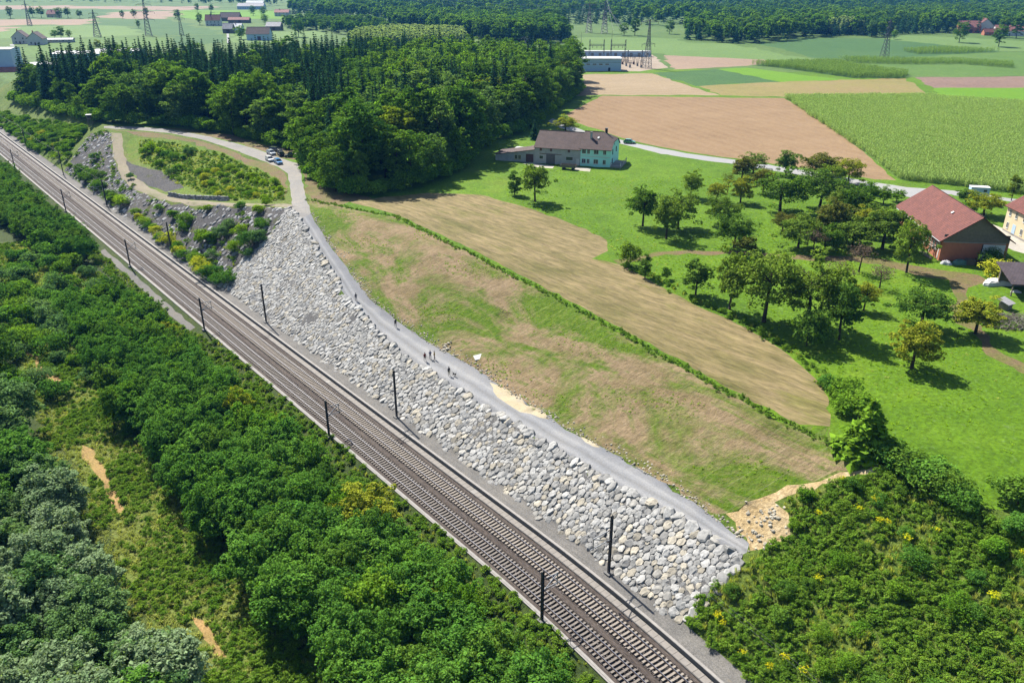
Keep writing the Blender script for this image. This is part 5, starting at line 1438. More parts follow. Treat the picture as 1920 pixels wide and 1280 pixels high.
# left kerb, right cable trough with lids and retaining wall
kerb = empty('concrete_kerb', (0, 0, 0)); tag(kerb, 'pale concrete edging along the thicket side of the railway', 'kerb')
sweep('edging', [(-.28, -.6), (-.28, .07), (.28, .07), (.28, -.6)], [CONC], kerb, 48.42)
sweep('edge_groove', [(-.03, .06), (-.03, .078), (.03, .078), (.03, .06)], [CONC_D], kerb, 48.36)
trough = empty('cable_trough', (0, 0, 0)); tag(trough, 'concrete cable trough with slab lids beside the retaining wall', 'cable trough')
sweep('channel', [(-.5, -.4), (-.5, .02), (.5, .02), (.5, -.4)], [CONC_D], trough, 56.95)
lm = MB().box(-.48, .48, -.45, .45, 0, .05).mesh('lid', LID)
lu = np.arange(26, 620, 1.0)
lv = []; lf = []
for k, u in enumerate(lu):
    x, y = xy(u, 56.95 + float(bend(u)))
    if k < 300:
        o = link('lid', lm, trough, loc=(x, y, .025 + RNG.uniform(0, .012)), rot=(0, 0, heading(u) + RNG.normal(0, .012)))
        if k in (97, 131, 52):
            o.material_slots[0].link = 'OBJECT'; o.material_slots[0].material = CONC
    else:
        h = heading(u); c, s = cos(h), sin(h); k0 = len(lv)
        lv += [(x + q.co.x * c - q.co.y * s, y + q.co.x * s + q.co.y * c, q.co.z + .025) for q in lm.vertices]; lf += [tuple(i + k0 for i in p.vertices) for p in lm.polygons]
me = bpy.data.meshes.new('far_lids'); me.from_pydata(lv, [], lf); me.materials.append(LID); tag(link('far_lids', me, trough), kind='stuff')
rw = empty('retaining_wall', (0, 0, 0)); tag(rw, 'low dark concrete retaining wall below the rubble bank', 'wall')
sweep('wall_face', [(-.12, -.5), (-.12, .62), (.2, .62), (.2, -.5)], [CONC_D], rw, 57.62)
sweep('coping', [(-.1, .62), (-.1, .70), (.26, .70), (.26, .62)], [CONC], rw, 57.62)

def mast(u, v0, h, side, label):
    """side +1: stands on the rubble bank side and reaches towards -v"""
    x, y = xy(u, v0 + float(bend(u)))
    z0 = .62 if side > 0 else -.1
    r = empty('catenary_mast', (x, y, z0), heading(u)); tag(r, label, 'mast', 'catenary masts')
    mb = MB()
    for s in (-.13, .13): mb.box(-.14, .14, s - .012, s + .012, 0, h)
    mb.box(-.011, .011, -.12, .12, 0, h - .01)
    mb.build('pole', MAST, r)
    MB().box(-.45, .45, -.45, .45, -.6, .22).build('foundation', CONC_D, r)
    d = side
    reach = 2.9 if side > 0 else 2.2
    b = MB()
    yb = d * .14
    zt, zb = h - 1.2, h - 2.9
    if side > 0: zt, zb = h - 2.0, h - 3.7
    b.tube((0, yb, zt), (0, d * reach, zt - .1), .06, n=6)
    b.tube((0, yb, zb), (0, d * reach, zt - .12), .065, n=6)
    b.tube((0, yb, zb + .2), (0, d * (reach + .5), zb + .15), .06, n=6)
    b.tube((0, d * reach, zt), (0, d * reach, zb - .1), .065, n=6)
    b.tube((0, d * reach, zb - .05), (0, d * (reach - .9), zb - .18), .022, n=6)
    arm = b.build('cantilever', GALV, r)
    for z in (zt, zb):
        i_ = MB()
        for q in range(4): i_.tube((0, d * (.2 + q * .1), z - .01), (0, d * (.26 + q * .1), z - .01), .075, n=8)
        i_.build('insulator', INSUL, arm)
    if side > 0:
        t_ = MB().tube((0, .14, h - .25), (0, -.75, h - .2), .03).tube((0, -.7, h - .2), (0, -.7, h - .5), .04)
        t_.build('feeder_bracket', GALV, r)
    MB().tube((0, 0, h), (0, 0, h + .18), .05, .03).build('pole_cap', GALV, r)
    return r
ORD = ['nearest', 'second', 'third', 'fourth', 'fifth', 'sixth', 'seventh', 'eighth']
LU = [52.6, 105.5, 161.6, 214.7, 284., 368.]; RUu = [52.8, 102.7, 155.4, 216., 279., 338., 405.]
for k, u in enumerate(LU): mast(u, 48.0, 7.3 if k != 1 else 6.6, -1, '%s dark catenary mast from the camera on the thicket side' % ORD[k])
for k, u in enumerate(RUu): mast(u, 59.2, 8.8, 1, '%s dark catenary mast from the camera on the rubble side' % ORD[k])
def wire(name, pts, r, label, mat=WIRE):
    mb = MB(); mb.path([Vector(p) for p in pts], [r] * len(pts), 4)
    tag(mb.build(name, mat), label, 'wire')
def catenary(us, v0, z, sag, n=8):
    P = []
    for a, b in zip(us[:-1], us[1:]):
        for k in range(n):
            t = k / n; u = a + (b - a) * t; x, y = xy(u, v0 + float(bend(u)))
            P.append((x, y, z - sag * 4 * t * (1 - t)))
    x, y = xy(us[-1], v0); P.append((x, y, z)); return P
US2 = [-10., 52.7, 104, 158, 215, 281, 350, 420, 500, 580]
wire('contact_wire', catenary(US2, 54.35, 5.5, .05), .008, 'thin contact wire above the track nearer the rubble bank')
wire('contact_wire', catenary(US2, 50.55, 5.5, .05), .008, 'thin contact wire above the track nearer the thicket')
wire('messenger_wire', catenary(US2, 54.35, 6.9, .7), .008, 'sagging carrier wire above the rubble side track')
wire('messenger_wire', catenary(US2, 50.55, 6.9, .7), .008, 'sagging carrier wire above the thicket side track')
wire('feeder_wire', catenary(US2, 59.9, 8.9, .9), .011, 'upper feeder wire on the rubble side masts')
wire('feeder_wire', catenary(US2, 59.1, 9.2, .9), .011, 'lower feeder wire on the rubble side masts')
# handrail by the kerb near the lower edge
hr = empty('handrail', at(1062, 1215), heading(45)); tag(hr, 'small dark metal handrail beside the left kerb near the lower edge', 'handrail')
MB().tube((0, -.6, 1.0), (0, .6, 1.0), .03).build('rail', MAST, hr)
for s in (-.55, .55): MB().tube((0, s, -.2), (0, s, 1.0), .025).build('post', MAST, hr)
# ------------------------------------------------------------------ buildings
def roof_mat(name, c, row=.42, amt=.45):
    m, nt, nd, ln = new_mat(name)
    bs = nd['Principled BSDF']; bs.inputs['Roughness'].default_value = .8; bs.inputs['Specular IOR Level'].default_value = .25
    tc = nd.new('ShaderNodeTexCoord')
    br = nd.new('ShaderNodeTexBrick')
    br.inputs['Scale'].default_value = 1.0; br.inputs['Mortar Size'].default_value = .025
    br.inputs['Brick Width'].default_value = .6; br.inputs['Row Height'].default_value = row
    br.inputs['Color1'].default_value = col4(c); br.inputs['Color2'].default_value = col4([x * 1.25 for x in c]); br.inputs['Mortar'].default_value = col4([x * amt for x in c])
    ln.new(tc.outputs['UV'], br.inputs['Vector'])
    n = noise(nt, tc.outputs['Object'], .5, 5, .65)
    vm = nd.new('ShaderNodeVectorMath'); vm.operation = 'SCALE'; ln.new(br.outputs['Color'], vm.inputs[0]); ln.new(maprange(nt, n, .25, .75, ALB * .72, ALB * 1.28), vm.inputs['Scale'])
    ln.new(vm.outputs[0], bs.inputs['Base Color'])
    bp = nd.new('ShaderNodeBump'); bp.inputs['Strength'].default_value = .6; bp.inputs['Distance'].default_value = .05; bp.invert = True
    ln.new(br.outputs['Fac'], bp.inputs['Height']); ln.new(bp.outputs[0], bs.inputs['Normal'])
    return m
B = {}
B['mint'] = plain('mint_render', (.50, .98, .88), .9, 0, .07, .6)
B['grey'] = plain('grey_render', (.43, .44, .42), .95, 0, .2, .8, bump=.3)
B['cream'] = plain('cream_render', (.72, .60, .38), .9, 0, .08, .6)
B['white'] = plain('white_render', (.66, .65, .62), .85, 0, .06, .6)
B['bluewhite'] = plain('pale_blue_sheet', (.46, .62, .78), .6, 0, .06, .6)
B['brick'] = plain('red_brick', (.46, .165, .085), .9, 0, .18, 1.5, bump=.3)
B['wood'] = plain('weathered_boards', (.20, .165, .12), .9, 0, .25, 2.0)
B['dwood'] = plain('dark_brown_door', (.10, .045, .035), .8, 0, .15, 2.0)
B['gdoor'] = plain('grey_barn_door', (.13, .125, .115), .8, 0, .2, 2.0)
B['rbrown'] = roof_mat('brown_tiles', (.095, .062, .055), .36)
B['rred'] = roof_mat('red_tiles', (.15, .047, .034), .42)
B['rdark'] = roof_mat('dark_sheet_roof', (.085, .065, .07), .5)
B['rpink'] = roof_mat('faded_red_tiles', (.33, .14, .11), .45)
B['rgrey'] = roof_mat('grey_sheet_roof', (.34, .33, .33), .6, .8)
B['rwhite'] = roof_mat('white_sheet_roof', (.62, .62, .61), 1.0, .92)
B['glass'] = plain('window_glass', (.035, .045, .05), .12, 0, .05, 1, .6)
B['frame'] = plain('window_frame', (.70, .70, .67), .6, 0, .03)
B['fbrown'] = plain('brown_frame', (.13, .06, .045), .7, 0, .1)
B['dark'] = plain('dark_opening', (.03, .028, .026), .9)
B['trim'] = plain('roof_trim', (.10, .07, .06), .7)
B['conc'] = CONC

def uv_roof(me, along, up):
    """plane coordinates in metres for the tile rows"""
    uvl = me.uv_layers.new(name='UVMap')
    a = Vector(along); u_ = Vector(up)
    for l in me.loops:
        c = me.vertices[l.vertex_index].co
        uvl.data[l.index].uv = (c.dot(a), c.dot(u_))

def slab(parent, name, p0, p1, p2, p3, th, mat):
    """roof plane p0,p1 (eave), p2,p3 (ridge) with thickness"""
    P = [Vector(p) for p in (p0, p1, p2, p3)]
    n = (P[1] - P[0]).cross(P[3] - P[0]).normalized()
    mb = MB(); mb.prism([p - n * th for p in P], n * th)
    me = mb.mesh(name, mat)
    uv_roof(me, (P[1] - P[0]).normalized(), (P[3] - P[0]).normalized())
    return link(name, me, parent)

def gable(parent, x0, x1, y0, y1, eave, ridge, wall, roof, over=.5, end=.4, axis='x', th=.16, gmat=None, half=0.0, z0=0.0, names=('wall', 'roof')):
    """rectangular block with a gable roof; axis: direction of the ridge; half: share of the gable cut by a half hip at the x1 end"""
    def T(a, b, z): return (a, b, z) if axis == 'x' else (b, a, z)
    if axis == 'y': x0, x1, y0, y1 = y0, y1, x0, x1
    ym = (y0 + y1) / 2; hw = (y1 - y0) / 2
    sl = (ridge - eave) / hw
    w = MB(); w.add([T(x0, y0, z0 - .5), T(x1, y0, z0 - .5), T(x1, y1, z0 - .5), T(x0, y1, z0 - .5), T(x0, y0, eave), T(x1, y0, eave), T(x1, y1, eave), T(x0, y1, eave)],
                    [(0, 1, 5, 4), (1, 2, 6, 5), (2, 3, 7, 6), (3, 0, 4, 7)])
    wall_o = w.build(names[0], wall, parent)
    for x, hf in ((x0, 0), (x1, half)):
        g = MB()
        s = .04 if x == x0 else -.04
        if hf:
            zc = ridge - hf * (ridge - eave); dy = hw * hf
            g.prism([T(x + s, y0 + .02, eave - .01), T(x + s, y1 - .02, eave - .01), T(x + s, ym + dy, zc - .12), T(x + s, ym - dy, zc - .12)], Vector(T(-s * 2, 0, 0)))
        else:
            g.prism([T(x + s, y0 + .02, eave - .01), T(x + s, y1 - .02, eave - .01), T(x + s, ym, ridge - .12)], Vector(T(-s * 2, 0, 0)))
        g.build('gable', gmat or wall, parent)
    ze = eave - over * sl
    xa, xb = x0 - end, x1 + end
    if half:
        zc = ridge - half * (ridge - eave); dy = hw * half; xr = x1 + end - dy * 1.15
        for sgn, ye in ((-1, y0 - over), (1, y1 + over)):
            P = [T(xa, ye, ze), T(xb, ye, ze), T(xb, ym + sgn * dy, zc), T(xr, ym, ridge), T(xa, ym, ridge)]
            mb = MB(); pts = [Vector(p) for p in P]
            if (sgn == 1) != (axis == 'y'): pts = pts[::-1]
            mb.prism([p - Vector((0, 0, th)) for p in pts], (0, 0, th))
            me = mb.mesh(names[1], roof); uv_roof(me, T(1, 0, 0), Vector(T(0, -sgn * hw, ridge - eave)).normalized()); link(names[1], me, parent)
        pts = [Vector(p) for p in (T(xb, ym - dy, zc), T(xb, ym + dy, zc), T(xr, ym, ridge))]
        mb = MB(); mb.prism([p - Vector((0, 0, th)) for p in pts], (0, 0, th)); me = mb.mesh('hip', roof); uv_roof(me, T(0, 1, 0), Vector(T(-dy * 1.15, 0, ridge - zc)).normalized()); link('hip', me, parent)
    else:
        xr = xb
        a = (T(xa, y0 - over, ze), T(xb, y0 - over, ze), T(xb, ym, ridge), T(xa, ym, ridge))
        b = (T(xb, y1 + over, ze), T(xa, y1 + over, ze), T(xa, ym, ridge), T(xb, ym, ridge))
        if axis == 'y': a, b = (a[1], a[0], a[3], a[2]), (b[1], b[0], b[3], b[2])
        slab(parent, names[1], *a, th, roof); slab(parent, names[1], *b, th, roof)
    rc = MB(); rc.tube(T(xa, ym, ridge + .02), T(xr, ym, ridge + .02), .11, n=6); rc.build('ridge_cap', roof, parent)
    return wall_o

def window(parent, x, z, w, h, face='-y', at_=0.0, frame=None, pane=None, name='window', bar=True, surround=None):
    """window standing proud on a wall face; (x) runs along the wall"""
    def T(a, o, zz):       # a along the wall, o outwards
        return {'-y': (a, at_ - o, zz), '+y': (a, at_ + o, zz), '+x': (at_ + o, a, zz), '-x': (at_ - o, a, zz)}[face]
    def rect(mb, a0, a1, z0, z1, o0, o1):
        p = [T(a0, o0, z0), T(a1, o0, z0), T(a1, o0, z1), T(a0, o0, z1)]; d = Vector(T(0, o1, 0)) - Vector(T(0, o0, 0)); mb.prism(p, d)
    f = .09
    mb = MB(); x0, x1, z0, z1 = x - w / 2, x + w / 2, z - h / 2, z + h / 2
    rect(mb, x0 - f, x0, z0 - f, z1 + f, .0, .07); rect(mb, x1, x1 + f, z0 - f, z1 + f, .0, .07); rect(mb, x0, x1, z1, z1 + f, .0, .07); rect(mb, x0, x1, z0 - f, z0, .0, .07)
    if bar: rect(mb, x - .035, x + .035, z0, z1, .0, .055)
    o = mb.build(name, frame or B['frame'], parent)
    pb = MB(); rect(pb, x0 - .005, x1 + .005, z0 - .005, z1 + .005, .004, .025); pb.build('pane', pane or B['glass'], o)
    sb = MB(); rect(sb, x0 - f - .05, x1 + f + .05, z0 - f - .06, z0 - f - .002, .0, .14); sb.build('sill', frame or B['frame'], o)
    return o
def panel(parent, name, x, z, w, h, face, at_, mat, th=.06):
    def T(a, o, zz): return {'-y': (a, at_ - o, zz), '+y': (a, at_ + o, zz), '+x': (at_ + o, a, zz), '-x': (at_ - o, a, zz)}[face]
    p = [T(x - w / 2, .003, z - h / 2), T(x + w / 2, .003, z - h / 2), T(x + w / 2, .003, z + h / 2), T(x - w / 2, .003, z + h / 2)]
    mb = MB(); mb.prism(p, Vector(T(0, th, 0)) - Vector(T(0, 0, 0)))
    return mb.build(name, mat, parent)

# --- mint farmhouse with barn and lean-to
FH = empty('farmhouse', (7.2, 257.3, tz(15, 255) - .05), math.atan2(-7.9, 23.4))
tag(FH, 'mint green farmhouse with brown half-hipped roof, grey barn wing and lean-to', 'farmhouse')
gable(FH, 0, 15.2, 0, 12.4, 5.4, 9.4, B['grey'], B['rbrown'], .55, .15, names=('barn_wall', 'barn_roof'))
gable(FH, 15.2, 24.8, -.15, 12.6, 5.9, 9.9, B['mint'], B['rbrown'], .55, .35, half=.55, names=('house_wall', 'house_roof'))
for x, w in ((16.3, 1.15), (17.75, .75), (20.2, 1.35), (22.9, .85)):
    window(FH, x, 4.75, w, 1.25, '-y', -.15, pane=B['glass']); window(FH, x, 1.75, w, 1.25, '-y', -.15)
panel(FH, 'string_course', 20.0, 3.25, 9.3, .18, '-y', -.15, B['white'], .05)
for z in (1.8, 4.6): window(FH, 2.8, z, .8, 1.3, '+x', 24.8, B['fbrown'])
window(FH, 4.6, 7.1, .6, .9, '+x', 24.8, B['fbrown']); window(FH, 8.2, 4.6, .8, 1.3, '+x', 24.8, B['fbrown'])
for x in (2.1, 5.5, 11.4): panel(FH, 'hatch', x, 4.55, .75, 1.1, '-y', 0, B['fbrown'])
panel(FH, 'barn_door', 5.4, 1.5, 2.9, 3.0, '-y', 0, B['gdoor'], .08)
window(FH, 2.3, 1.95, 1.2, 1.0, '-y', 0, B['white'], bar=False); window(FH, 11.6, 2.1, 2.2, 1.05, '-y', 0, B['white'], bar=False)
panel(FH, 'front_door', 14.3, 1.1, .95, 2.2, '-y', 0, B['white'], .06)
panel(FH, 'lintel', 5.4, 3.15, 7.2, .16, '-y', 0, B['fbrown'], .12)
ch = MB().box(17.3, 17.9, 3.3, 3.9, 7.2, 10.0); o = ch.build('chimney', B['grey'], FH); MB().box(17.22, 17.98, 3.22, 3.98, 10.0, 10.15).build('chimney_cap', CONC_D, o)
ch = MB().box(21.3, 22.0, 6.5, 7.2, 8.8, 10.9); o = ch.build('chimney', B['dark'], FH); MB().box(21.2, 22.1, 6.4, 7.3, 10.9, 11.05).build('chimney_cap', CONC_D, o)
MB().prism([(19.6, 3.4, 8.2), (20.2, 3.4, 8.2), (20.2, 4.1, 8.64), (19.6, 4.1, 8.64)], (0, -.06, .12)).build('skylight', GALV, FH)
# lean-to
lw = MB(); lw.prism([(-13.4, .3, -.5), (-13.4, .3, 1.9), (0, .3, 4.1), (0, .3, -.5)], (0, 7.5, 0)); lw.build('lean_to_wall', B['grey'], FH)
slab(FH, 'lean_to_roof', (-14.0, -.2, 1.95), (0.0, -.2, 4.28), (0.0, 8.2, 4.28), (-14.0, 8.2, 1.95), .14, B['rbrown'])
panel(FH, 'garage_door', -1.7, 1.35, 2.5, 2.6, '-y', .3, B['dwood'], .07)
window(FH, -6.3, 1.45, .75, 1.2, '-y', .3, plain('yellow_frame', (.62, .55, .22), .7)); window(FH, -5.1, 1.45, .75, 1.2, '-y', .3, plain('yellow_frame_right', (.62, .55, .22), .7))
MB().box(-4.5, -.2, 8.4, 12.0, -.3, 3.0).build('rear_shed_wall', B['grey'], FH); slab(FH, 'rear_shed_roof', (-4.7, 8.2, 3.0), (-.1, 8.2, 3.9), (-.1, 12.2, 3.9), (-4.7, 12.2, 3.0), .12, B['rbrown'])
MB().box(-9.5, -4.9, 9.2, 11.5, -.3, 2.4).build('annex_wall', B['grey'], FH); MB().box(-9.7, -4.75, 9.0, 11.7, 2.403, 2.55).build('annex_roof', B['rwhite'], FH)
# terrace at the right end
tr = MB().box(24.9, 28.2, -.2, 9.0, -.6, .75); tr.build('terrace', B['conc'], FH)
for a, b in (((25.0, -.1), (28.1, -.1)), ((28.1, -.1), (28.1, 8.8))):
    MB().tube((a[0], a[1], 1.65), (b[0], b[1], 1.65), .06).tube((a[0], a[1], 1.2), (b[0], b[1], 1.2), .05).build('terrace_railing', B['fbrown'], FH)
for q in ((25.0, -.1), (28.1, -.1), (28.1, 4.4), (28.1, 8.8)): MB().box(q[0] - .12, q[0] + .12, q[1] - .12, q[1] + .12, .75, 1.8).build('terrace_post', B['white'], FH)
# farm trailer in front of the barn
tq = at(1066, 318)
t = empty('farm_trailer', tq, math.atan2(-7.9, 23.4)); tag(t, 'old wooden farm trailer parked before the grey barn wing', 'trailer')
MB().box(-2.4, 2.4, -1.1, 1.1, .75, .9).build('bed', B['wood'], t)
for y in (-1.1, 1.06): MB().box(-2.4, 2.4, y, y + .05, .9, 1.6).build('side_board', B['wood'], t)
for x in (-2.4, 2.35): MB().box(x, x + .05, -1.04, 1.04, .9, 1.6).build('end_board', B['wood'], t)
for x in (-1.5, 1.5):
    for y in (-1.0, 1.0): MB().tube((x, y - .1, .38), (x, y + .1, .38), .38, n=14).build('wheel', B['dark'], t)
MB().tube((-2.4, 0, .7), (-4.2, 0, .35), .05).build('drawbar', MAST, t)

# --- red barn
RB = empty('red_barn', (89.8, 159.7, tz(92, 168) - .05), math.atan2(-1.5, 14.6)); tag(RB, 'large red brick barn with a red tiled roof and white sliding door', 'barn')
gable(RB, 0, 13.2, 0, 26.5, 5.1, 9.7, B['brick'], B['rred'], .9, .9, axis='y', gmat=B['wood'], names=('wall', 'roof'))
panel(RB, 'gable_boarding', 6.6, 5.0, 13.0, 1.6, '-y', 0, B['wood'], .05)
for k in range(44): panel(RB, 'board', .25 + k * .295, 5.0, .27, 1.56, '-y', -.052, B['wood'], .015 + .01 * (k % 3))
panel(RB, 'beam', 6.4, 4.12, 12.4, .16, '-y', 0, GALV, .10)
panel(RB, 'sliding_door', 10.4, 1.9, 4.4, 3.8, '-y', 0, B['white'], .10)
panel(RB, 'door_frame', 8.1, 1.9, .16, 3.8, '-y', 0, B['dark'], .12)
panel(RB, 'gable_louvre', 6.6, 7.9, 4.2, .9, '-y', .05, B['dwood'], .05)
for y in (2.2, 4.0, 7.5, 10.5, 13.5): window(RB, y, 2.6, .9, 1.1, '-x', 0, B['frame'])
for y in (1.0, 5.5, 9): panel(RB, 'plaster_pilaster', y, 2.2, .35, 3.8, '-x', 0, B['white'], .05)
for z in (1.7, 2.3): panel(RB, 'stored_pole', 4.5, z, 5.5, .12, '-x', -.06, B['wood'], .14)
MB().prism([(4.0, 8.0, 8.06), (4.5, 8.0, 8.4), (4.5, 8.6, 8.4), (4.0, 8.6, 8.06)], (-.05, 0, .1)).build('skylight', B['white'], RB)
gt = MB().tube((-.95, -.8, 4.35), (-.95, 27.3, 4.35), .08); gt.build('gutter', GALV, RB)
# things stored in front of the barn
rj = np.random.default_rng(61)
MJ = [plain('green_tarp', (.10, .22, .18), .6), plain('blue_drum', (.10, .25, .42), .5), plain('grey_tarp', (.55, .55, .57), .7), B['wood'], plain('rusty_iron', (.16, .075, .045), .8), B['white']]
def barn_pt(x, y): 
    p = RB.matrix_basis @ Vector((x, y, 0)); return (p.x, p.y, tz(p.x, p.y))
def crate(p, w, d, h, rz, mat, label, name='crate'):
    r = empty(name, p, rz); tag(r, label, 'crate' if name == 'crate' else name.replace('_', ' '))
    for i in range(max(2, int(h / .22))): 
        z = i * .22 + .02
        for y in (-d / 2, d / 2 - .03): MB().box(-w / 2, w / 2, y, y + .03, z, z + .17).build('slat', mat, r)
        for x in (-w / 2 - .03, w / 2): MB().box(x, x + .03, -d / 2, d / 2, z, z + .17).build('slat', mat, r)
    MB().box(-w / 2, w / 2, -d / 2, d / 2, 0, .04).build('bottom', mat, r)
crate(barn_pt(5.6, -1.6), 1.6, 1.3, 1.1, RB.rotation_euler.z, MJ[3], 'wooden crate standing before the red barn wall, left one')
crate(barn_pt(7.6, -1.9), 1.3, 1.1, .9, RB.rotation_euler.z + .2, MJ[4], 'rust-brown crate standing before the red barn wall, right one')
def tarp_heap(p, rx, ry, h, mat, seed, name, label, cat):
    rng = np.random.default_rng(seed); n = 16; m = 7; V = []; Q = []
    for j in range(m):
        t_ = j / (m - 1); r_ = math.cos(t_ * pi / 2) ** .6
        for i in range(n):
            a = 2 * pi * i / n; k = 1 + .18 * sin(3 * a + seed) + rng.normal(0, .05)
            V.append((rx * r_ * k * cos(a), ry * r_ * k * sin(a), h * sin(t_ * pi / 2) * (1 + rng.normal(0, .05)) - .05))
    for j in range(m - 1):
        for i in range(n): Q.append((j * n + i, j * n + (i + 1) % n, (j + 1) * n + (i + 1) % n, (j + 1) * n + i))
    o = link(name, mesh_np(name, V, [np.array(Q)], [mat], False), loc=p); tag(o, label, cat); return o
tarp_heap(barn_pt(3.4, -1.8), 1.5, .9, 1.0, MJ[0], 3, 'covered_heap', 'green covered heap against the shaded barn wall', 'covered heap')
tarp_heap(barn_pt(.8, -2.2), 1.1, .9, .8, MJ[2], 5, 'covered_heap', 'grey covered heap at the barn corner', 'covered heap')
tarp_heap(barn_pt(-1.3, 3.5), .7, 2.4, .5, MJ[3], 7, 'board_pile', 'pile of boards along the sunny barn wall', 'board pile')
wt = at(1868, 533); tarp_heap(wt, 2.9, 1.6, 1.1, B['white'], 9, 'white_tarpaulin', 'bright white tarpaulin heap beside the dark shed', 'tarpaulin')
wt2 = at(1905, 548); tarp_heap(wt2, 1.0, .7, .4, B['white'], 11, 'white_sheet', 'small white sheet on the ground by the shed', 'sheet')
db = empty('drum', barn_pt(11.9, -2.0)); tag(db, 'white cage tank standing by the sliding barn door', 'tank')
MB().box(-.5, .5, -.5, .5, .15, 1.05).build('tank', B['white'], db); MB().box(-.55, .55, -.55, .55, 0, .14).build('pallet', B['wood'], db); MB().tube((0, 0, 1.05), (0, 0, 1.15), .2, n=10).build('lid', B['dark'], db)

# --- cream house, dark shed, small hut, trailer
c1, c2 = at(1879, 431), at(1921, 454)
CH = empty('cream_house', (c1.x, c1.y, c1.z - .05), math.atan2(c2.y - c1.y, c2.x - c1.x)); tag(CH, 'cream two-storey house with red roof at the right edge', 'house')
gable(CH, 0, 11, 0, 10, 6.2, 9.3, B['cream'], B['rred'], .6, .5)
for x in (1.6, 4.2, 7.4, 9.6): window(CH, x, 4.6, .75, 1.2, '-y', 0)
window(CH, 1.6, 1.7, .75, 1.2, '-y', 0); window(CH, 7.4, 1.7, .75, 1.2, '-y', 0)
panel(CH, 'arched_door', 4.3, 1.25, 1.3, 2.5, '-y', 0, B['bluewhite'], .05)
for y in (2.5, 6.5):
    window(CH, y, 4.6, .75, 1.2, '-x', 0); window(CH, y, 1.7, .75, 1.2, '-x', 0)
panel(CH, 'plinth', 5.5, .2, 10.8, .5, '-y', 0, B['conc'], .05)
sp = at(1893, 556)
SH = empty('dark_shed', sp, radians(-6)); tag(SH, 'open shed with a dark sheet roof at the right edge', 'shed')
for q in ((.3, .3), (5.5, .3), (.3, 5.8), (5.5, 5.8), (2.9, .3)): MB().box(q[0] - .1, q[0] + .1, q[1] - .1, q[1] + .1, -.4, 3.0).build('post', B['wood'], SH)
MB().box(.2, 8, 5.9, 6.05, -.4, 3.2).build('rear_wall', B['wood'], SH)
slab(SH, 'roof', (-.6, -.8, 2.7), (9, -.8, 2.7), (9, 6.8, 4.6), (-.6, 6.8, 4.6), .14, B['rdark'])
hq = at(1884, 578)
HU = empty('small_hut', hq, radians(30)); tag(HU, 'tiny grey-roofed hut beside the brushwood pile', 'hut')
MB().box(-.8, .8, -.8, .8, -.2, 1.2).build('wall', B['wood'], HU); slab(HU, 'roof', (-1.1, -1.1, 1.15), (1.1, -1.1, 1.15), (1.1, 1.1, 1.75), (-1.1, 1.1, 1.75), .08, B['rgrey'])
tp_ = at(1833, 369)
TR = empty('box_trailer', tp_, radians(-12)); tag(TR, 'small white box trailer parked beside the farm road', 'trailer')
MB().box(-2.3, 2.3, -1.1, 1.1, .55, 2.7).build('box_body', B['bluewhite'], TR); MB().box(-2.4, 2.4, -1.2, 1.2, 2.703, 2.82).build('roof', B['white'], TR)
for x in (-.8, .8):
    for y in (-1.05, 1.05): MB().tube((x, y - .1, .35), (x, y + .1, .35), .35, n=12).build('wheel', B['dark'], TR)
MB().tube((-2.3, 0, .6), (-3.5, 0, .5), .06).build('drawbar', MAST, TR)
panel(TR, 'window', 1.2, 1.9, .8, .6, '-y', -1.1, B['glass'], .03)
# brushwood pile
bq = at(1893, 606)
bp_ = MB(); rb_ = random.Random(5)
for i in range(420):
    a = rb_.uniform(0, 2 * pi); r_ = rb_.random() ** .5; x, y = 4.6 * r_ * cos(a), 3.2 * r_ * sin(a); z = max(0, 1.9 * (1 - r_ * r_)) * rb_.random() + .1
    L_ = rb_.uniform(.8, 2.2); t_ = rb_.gauss(.4, .6)
    bp_.tube((x - L_ / 2 * cos(t_), y - L_ / 2 * sin(t_), z - .1), (x + L_ / 2 * cos(t_), y + L_ / 2 * sin(t_), z + rb_.uniform(-.3, .4)), .045, .015, 4, rb_.choice((0, 0, 0, 1)))
o = bp_.build('brushwood_pile', [plain('dead_wood', (.13, .105, .085), .95, 0, .3, 3), plain('pale_dead_wood', (.34, .30, .25), .95)], loc=bq); tag(o, 'grey-brown pile of cut brushwood at the right edge', 'brushwood pile', kind='stuff')

# --- white sheet on the seeded slope, observation hut by the far bend
ws = at(899, 669)
o = MB().box(-1.0, 1.0, -.6, .6, .04, .10).build('white_board', B['white'], loc=ws, rot=(radians(18), radians(-6), radians(20))); tag(o, 'white board lying on the seeded slope above the walkers', 'board')
hs = at(171, 236)
HS = empty('raised_hide', hs, radians(20)); tag(HS, 'narrow wooden lookout hide with pale flat roof at the far road bend', 'lookout hide')
for x in (-.8, .8):
    for y in (-.8, .8): MB().tube((x * 1.15, y * 1.15, -.3), (x, y, 2.6), .09).build('leg', B['wood'], HS)
MB().box(-1.0, 1.0, -1.0, 1.0, 2.6, 4.4).build('cabin', B['wood'], HS); MB().box(-1.25, 1.25, -1.25, 1.25, 4.4, 4.55).build('roof', B['rwhite'], HS)
panel(HS, 'opening', 0, 3.7, 1.3, .6, '-y', -1.0, B['dark'], .03)
for k in range(6): MB().tube((-.3, -1.25 - .06 * (6 - k), k * .42 + .1), (.3, -1.25 - .06 * (6 - k), k * .42 + .1), .03).build('rung', B['wood'], HS)

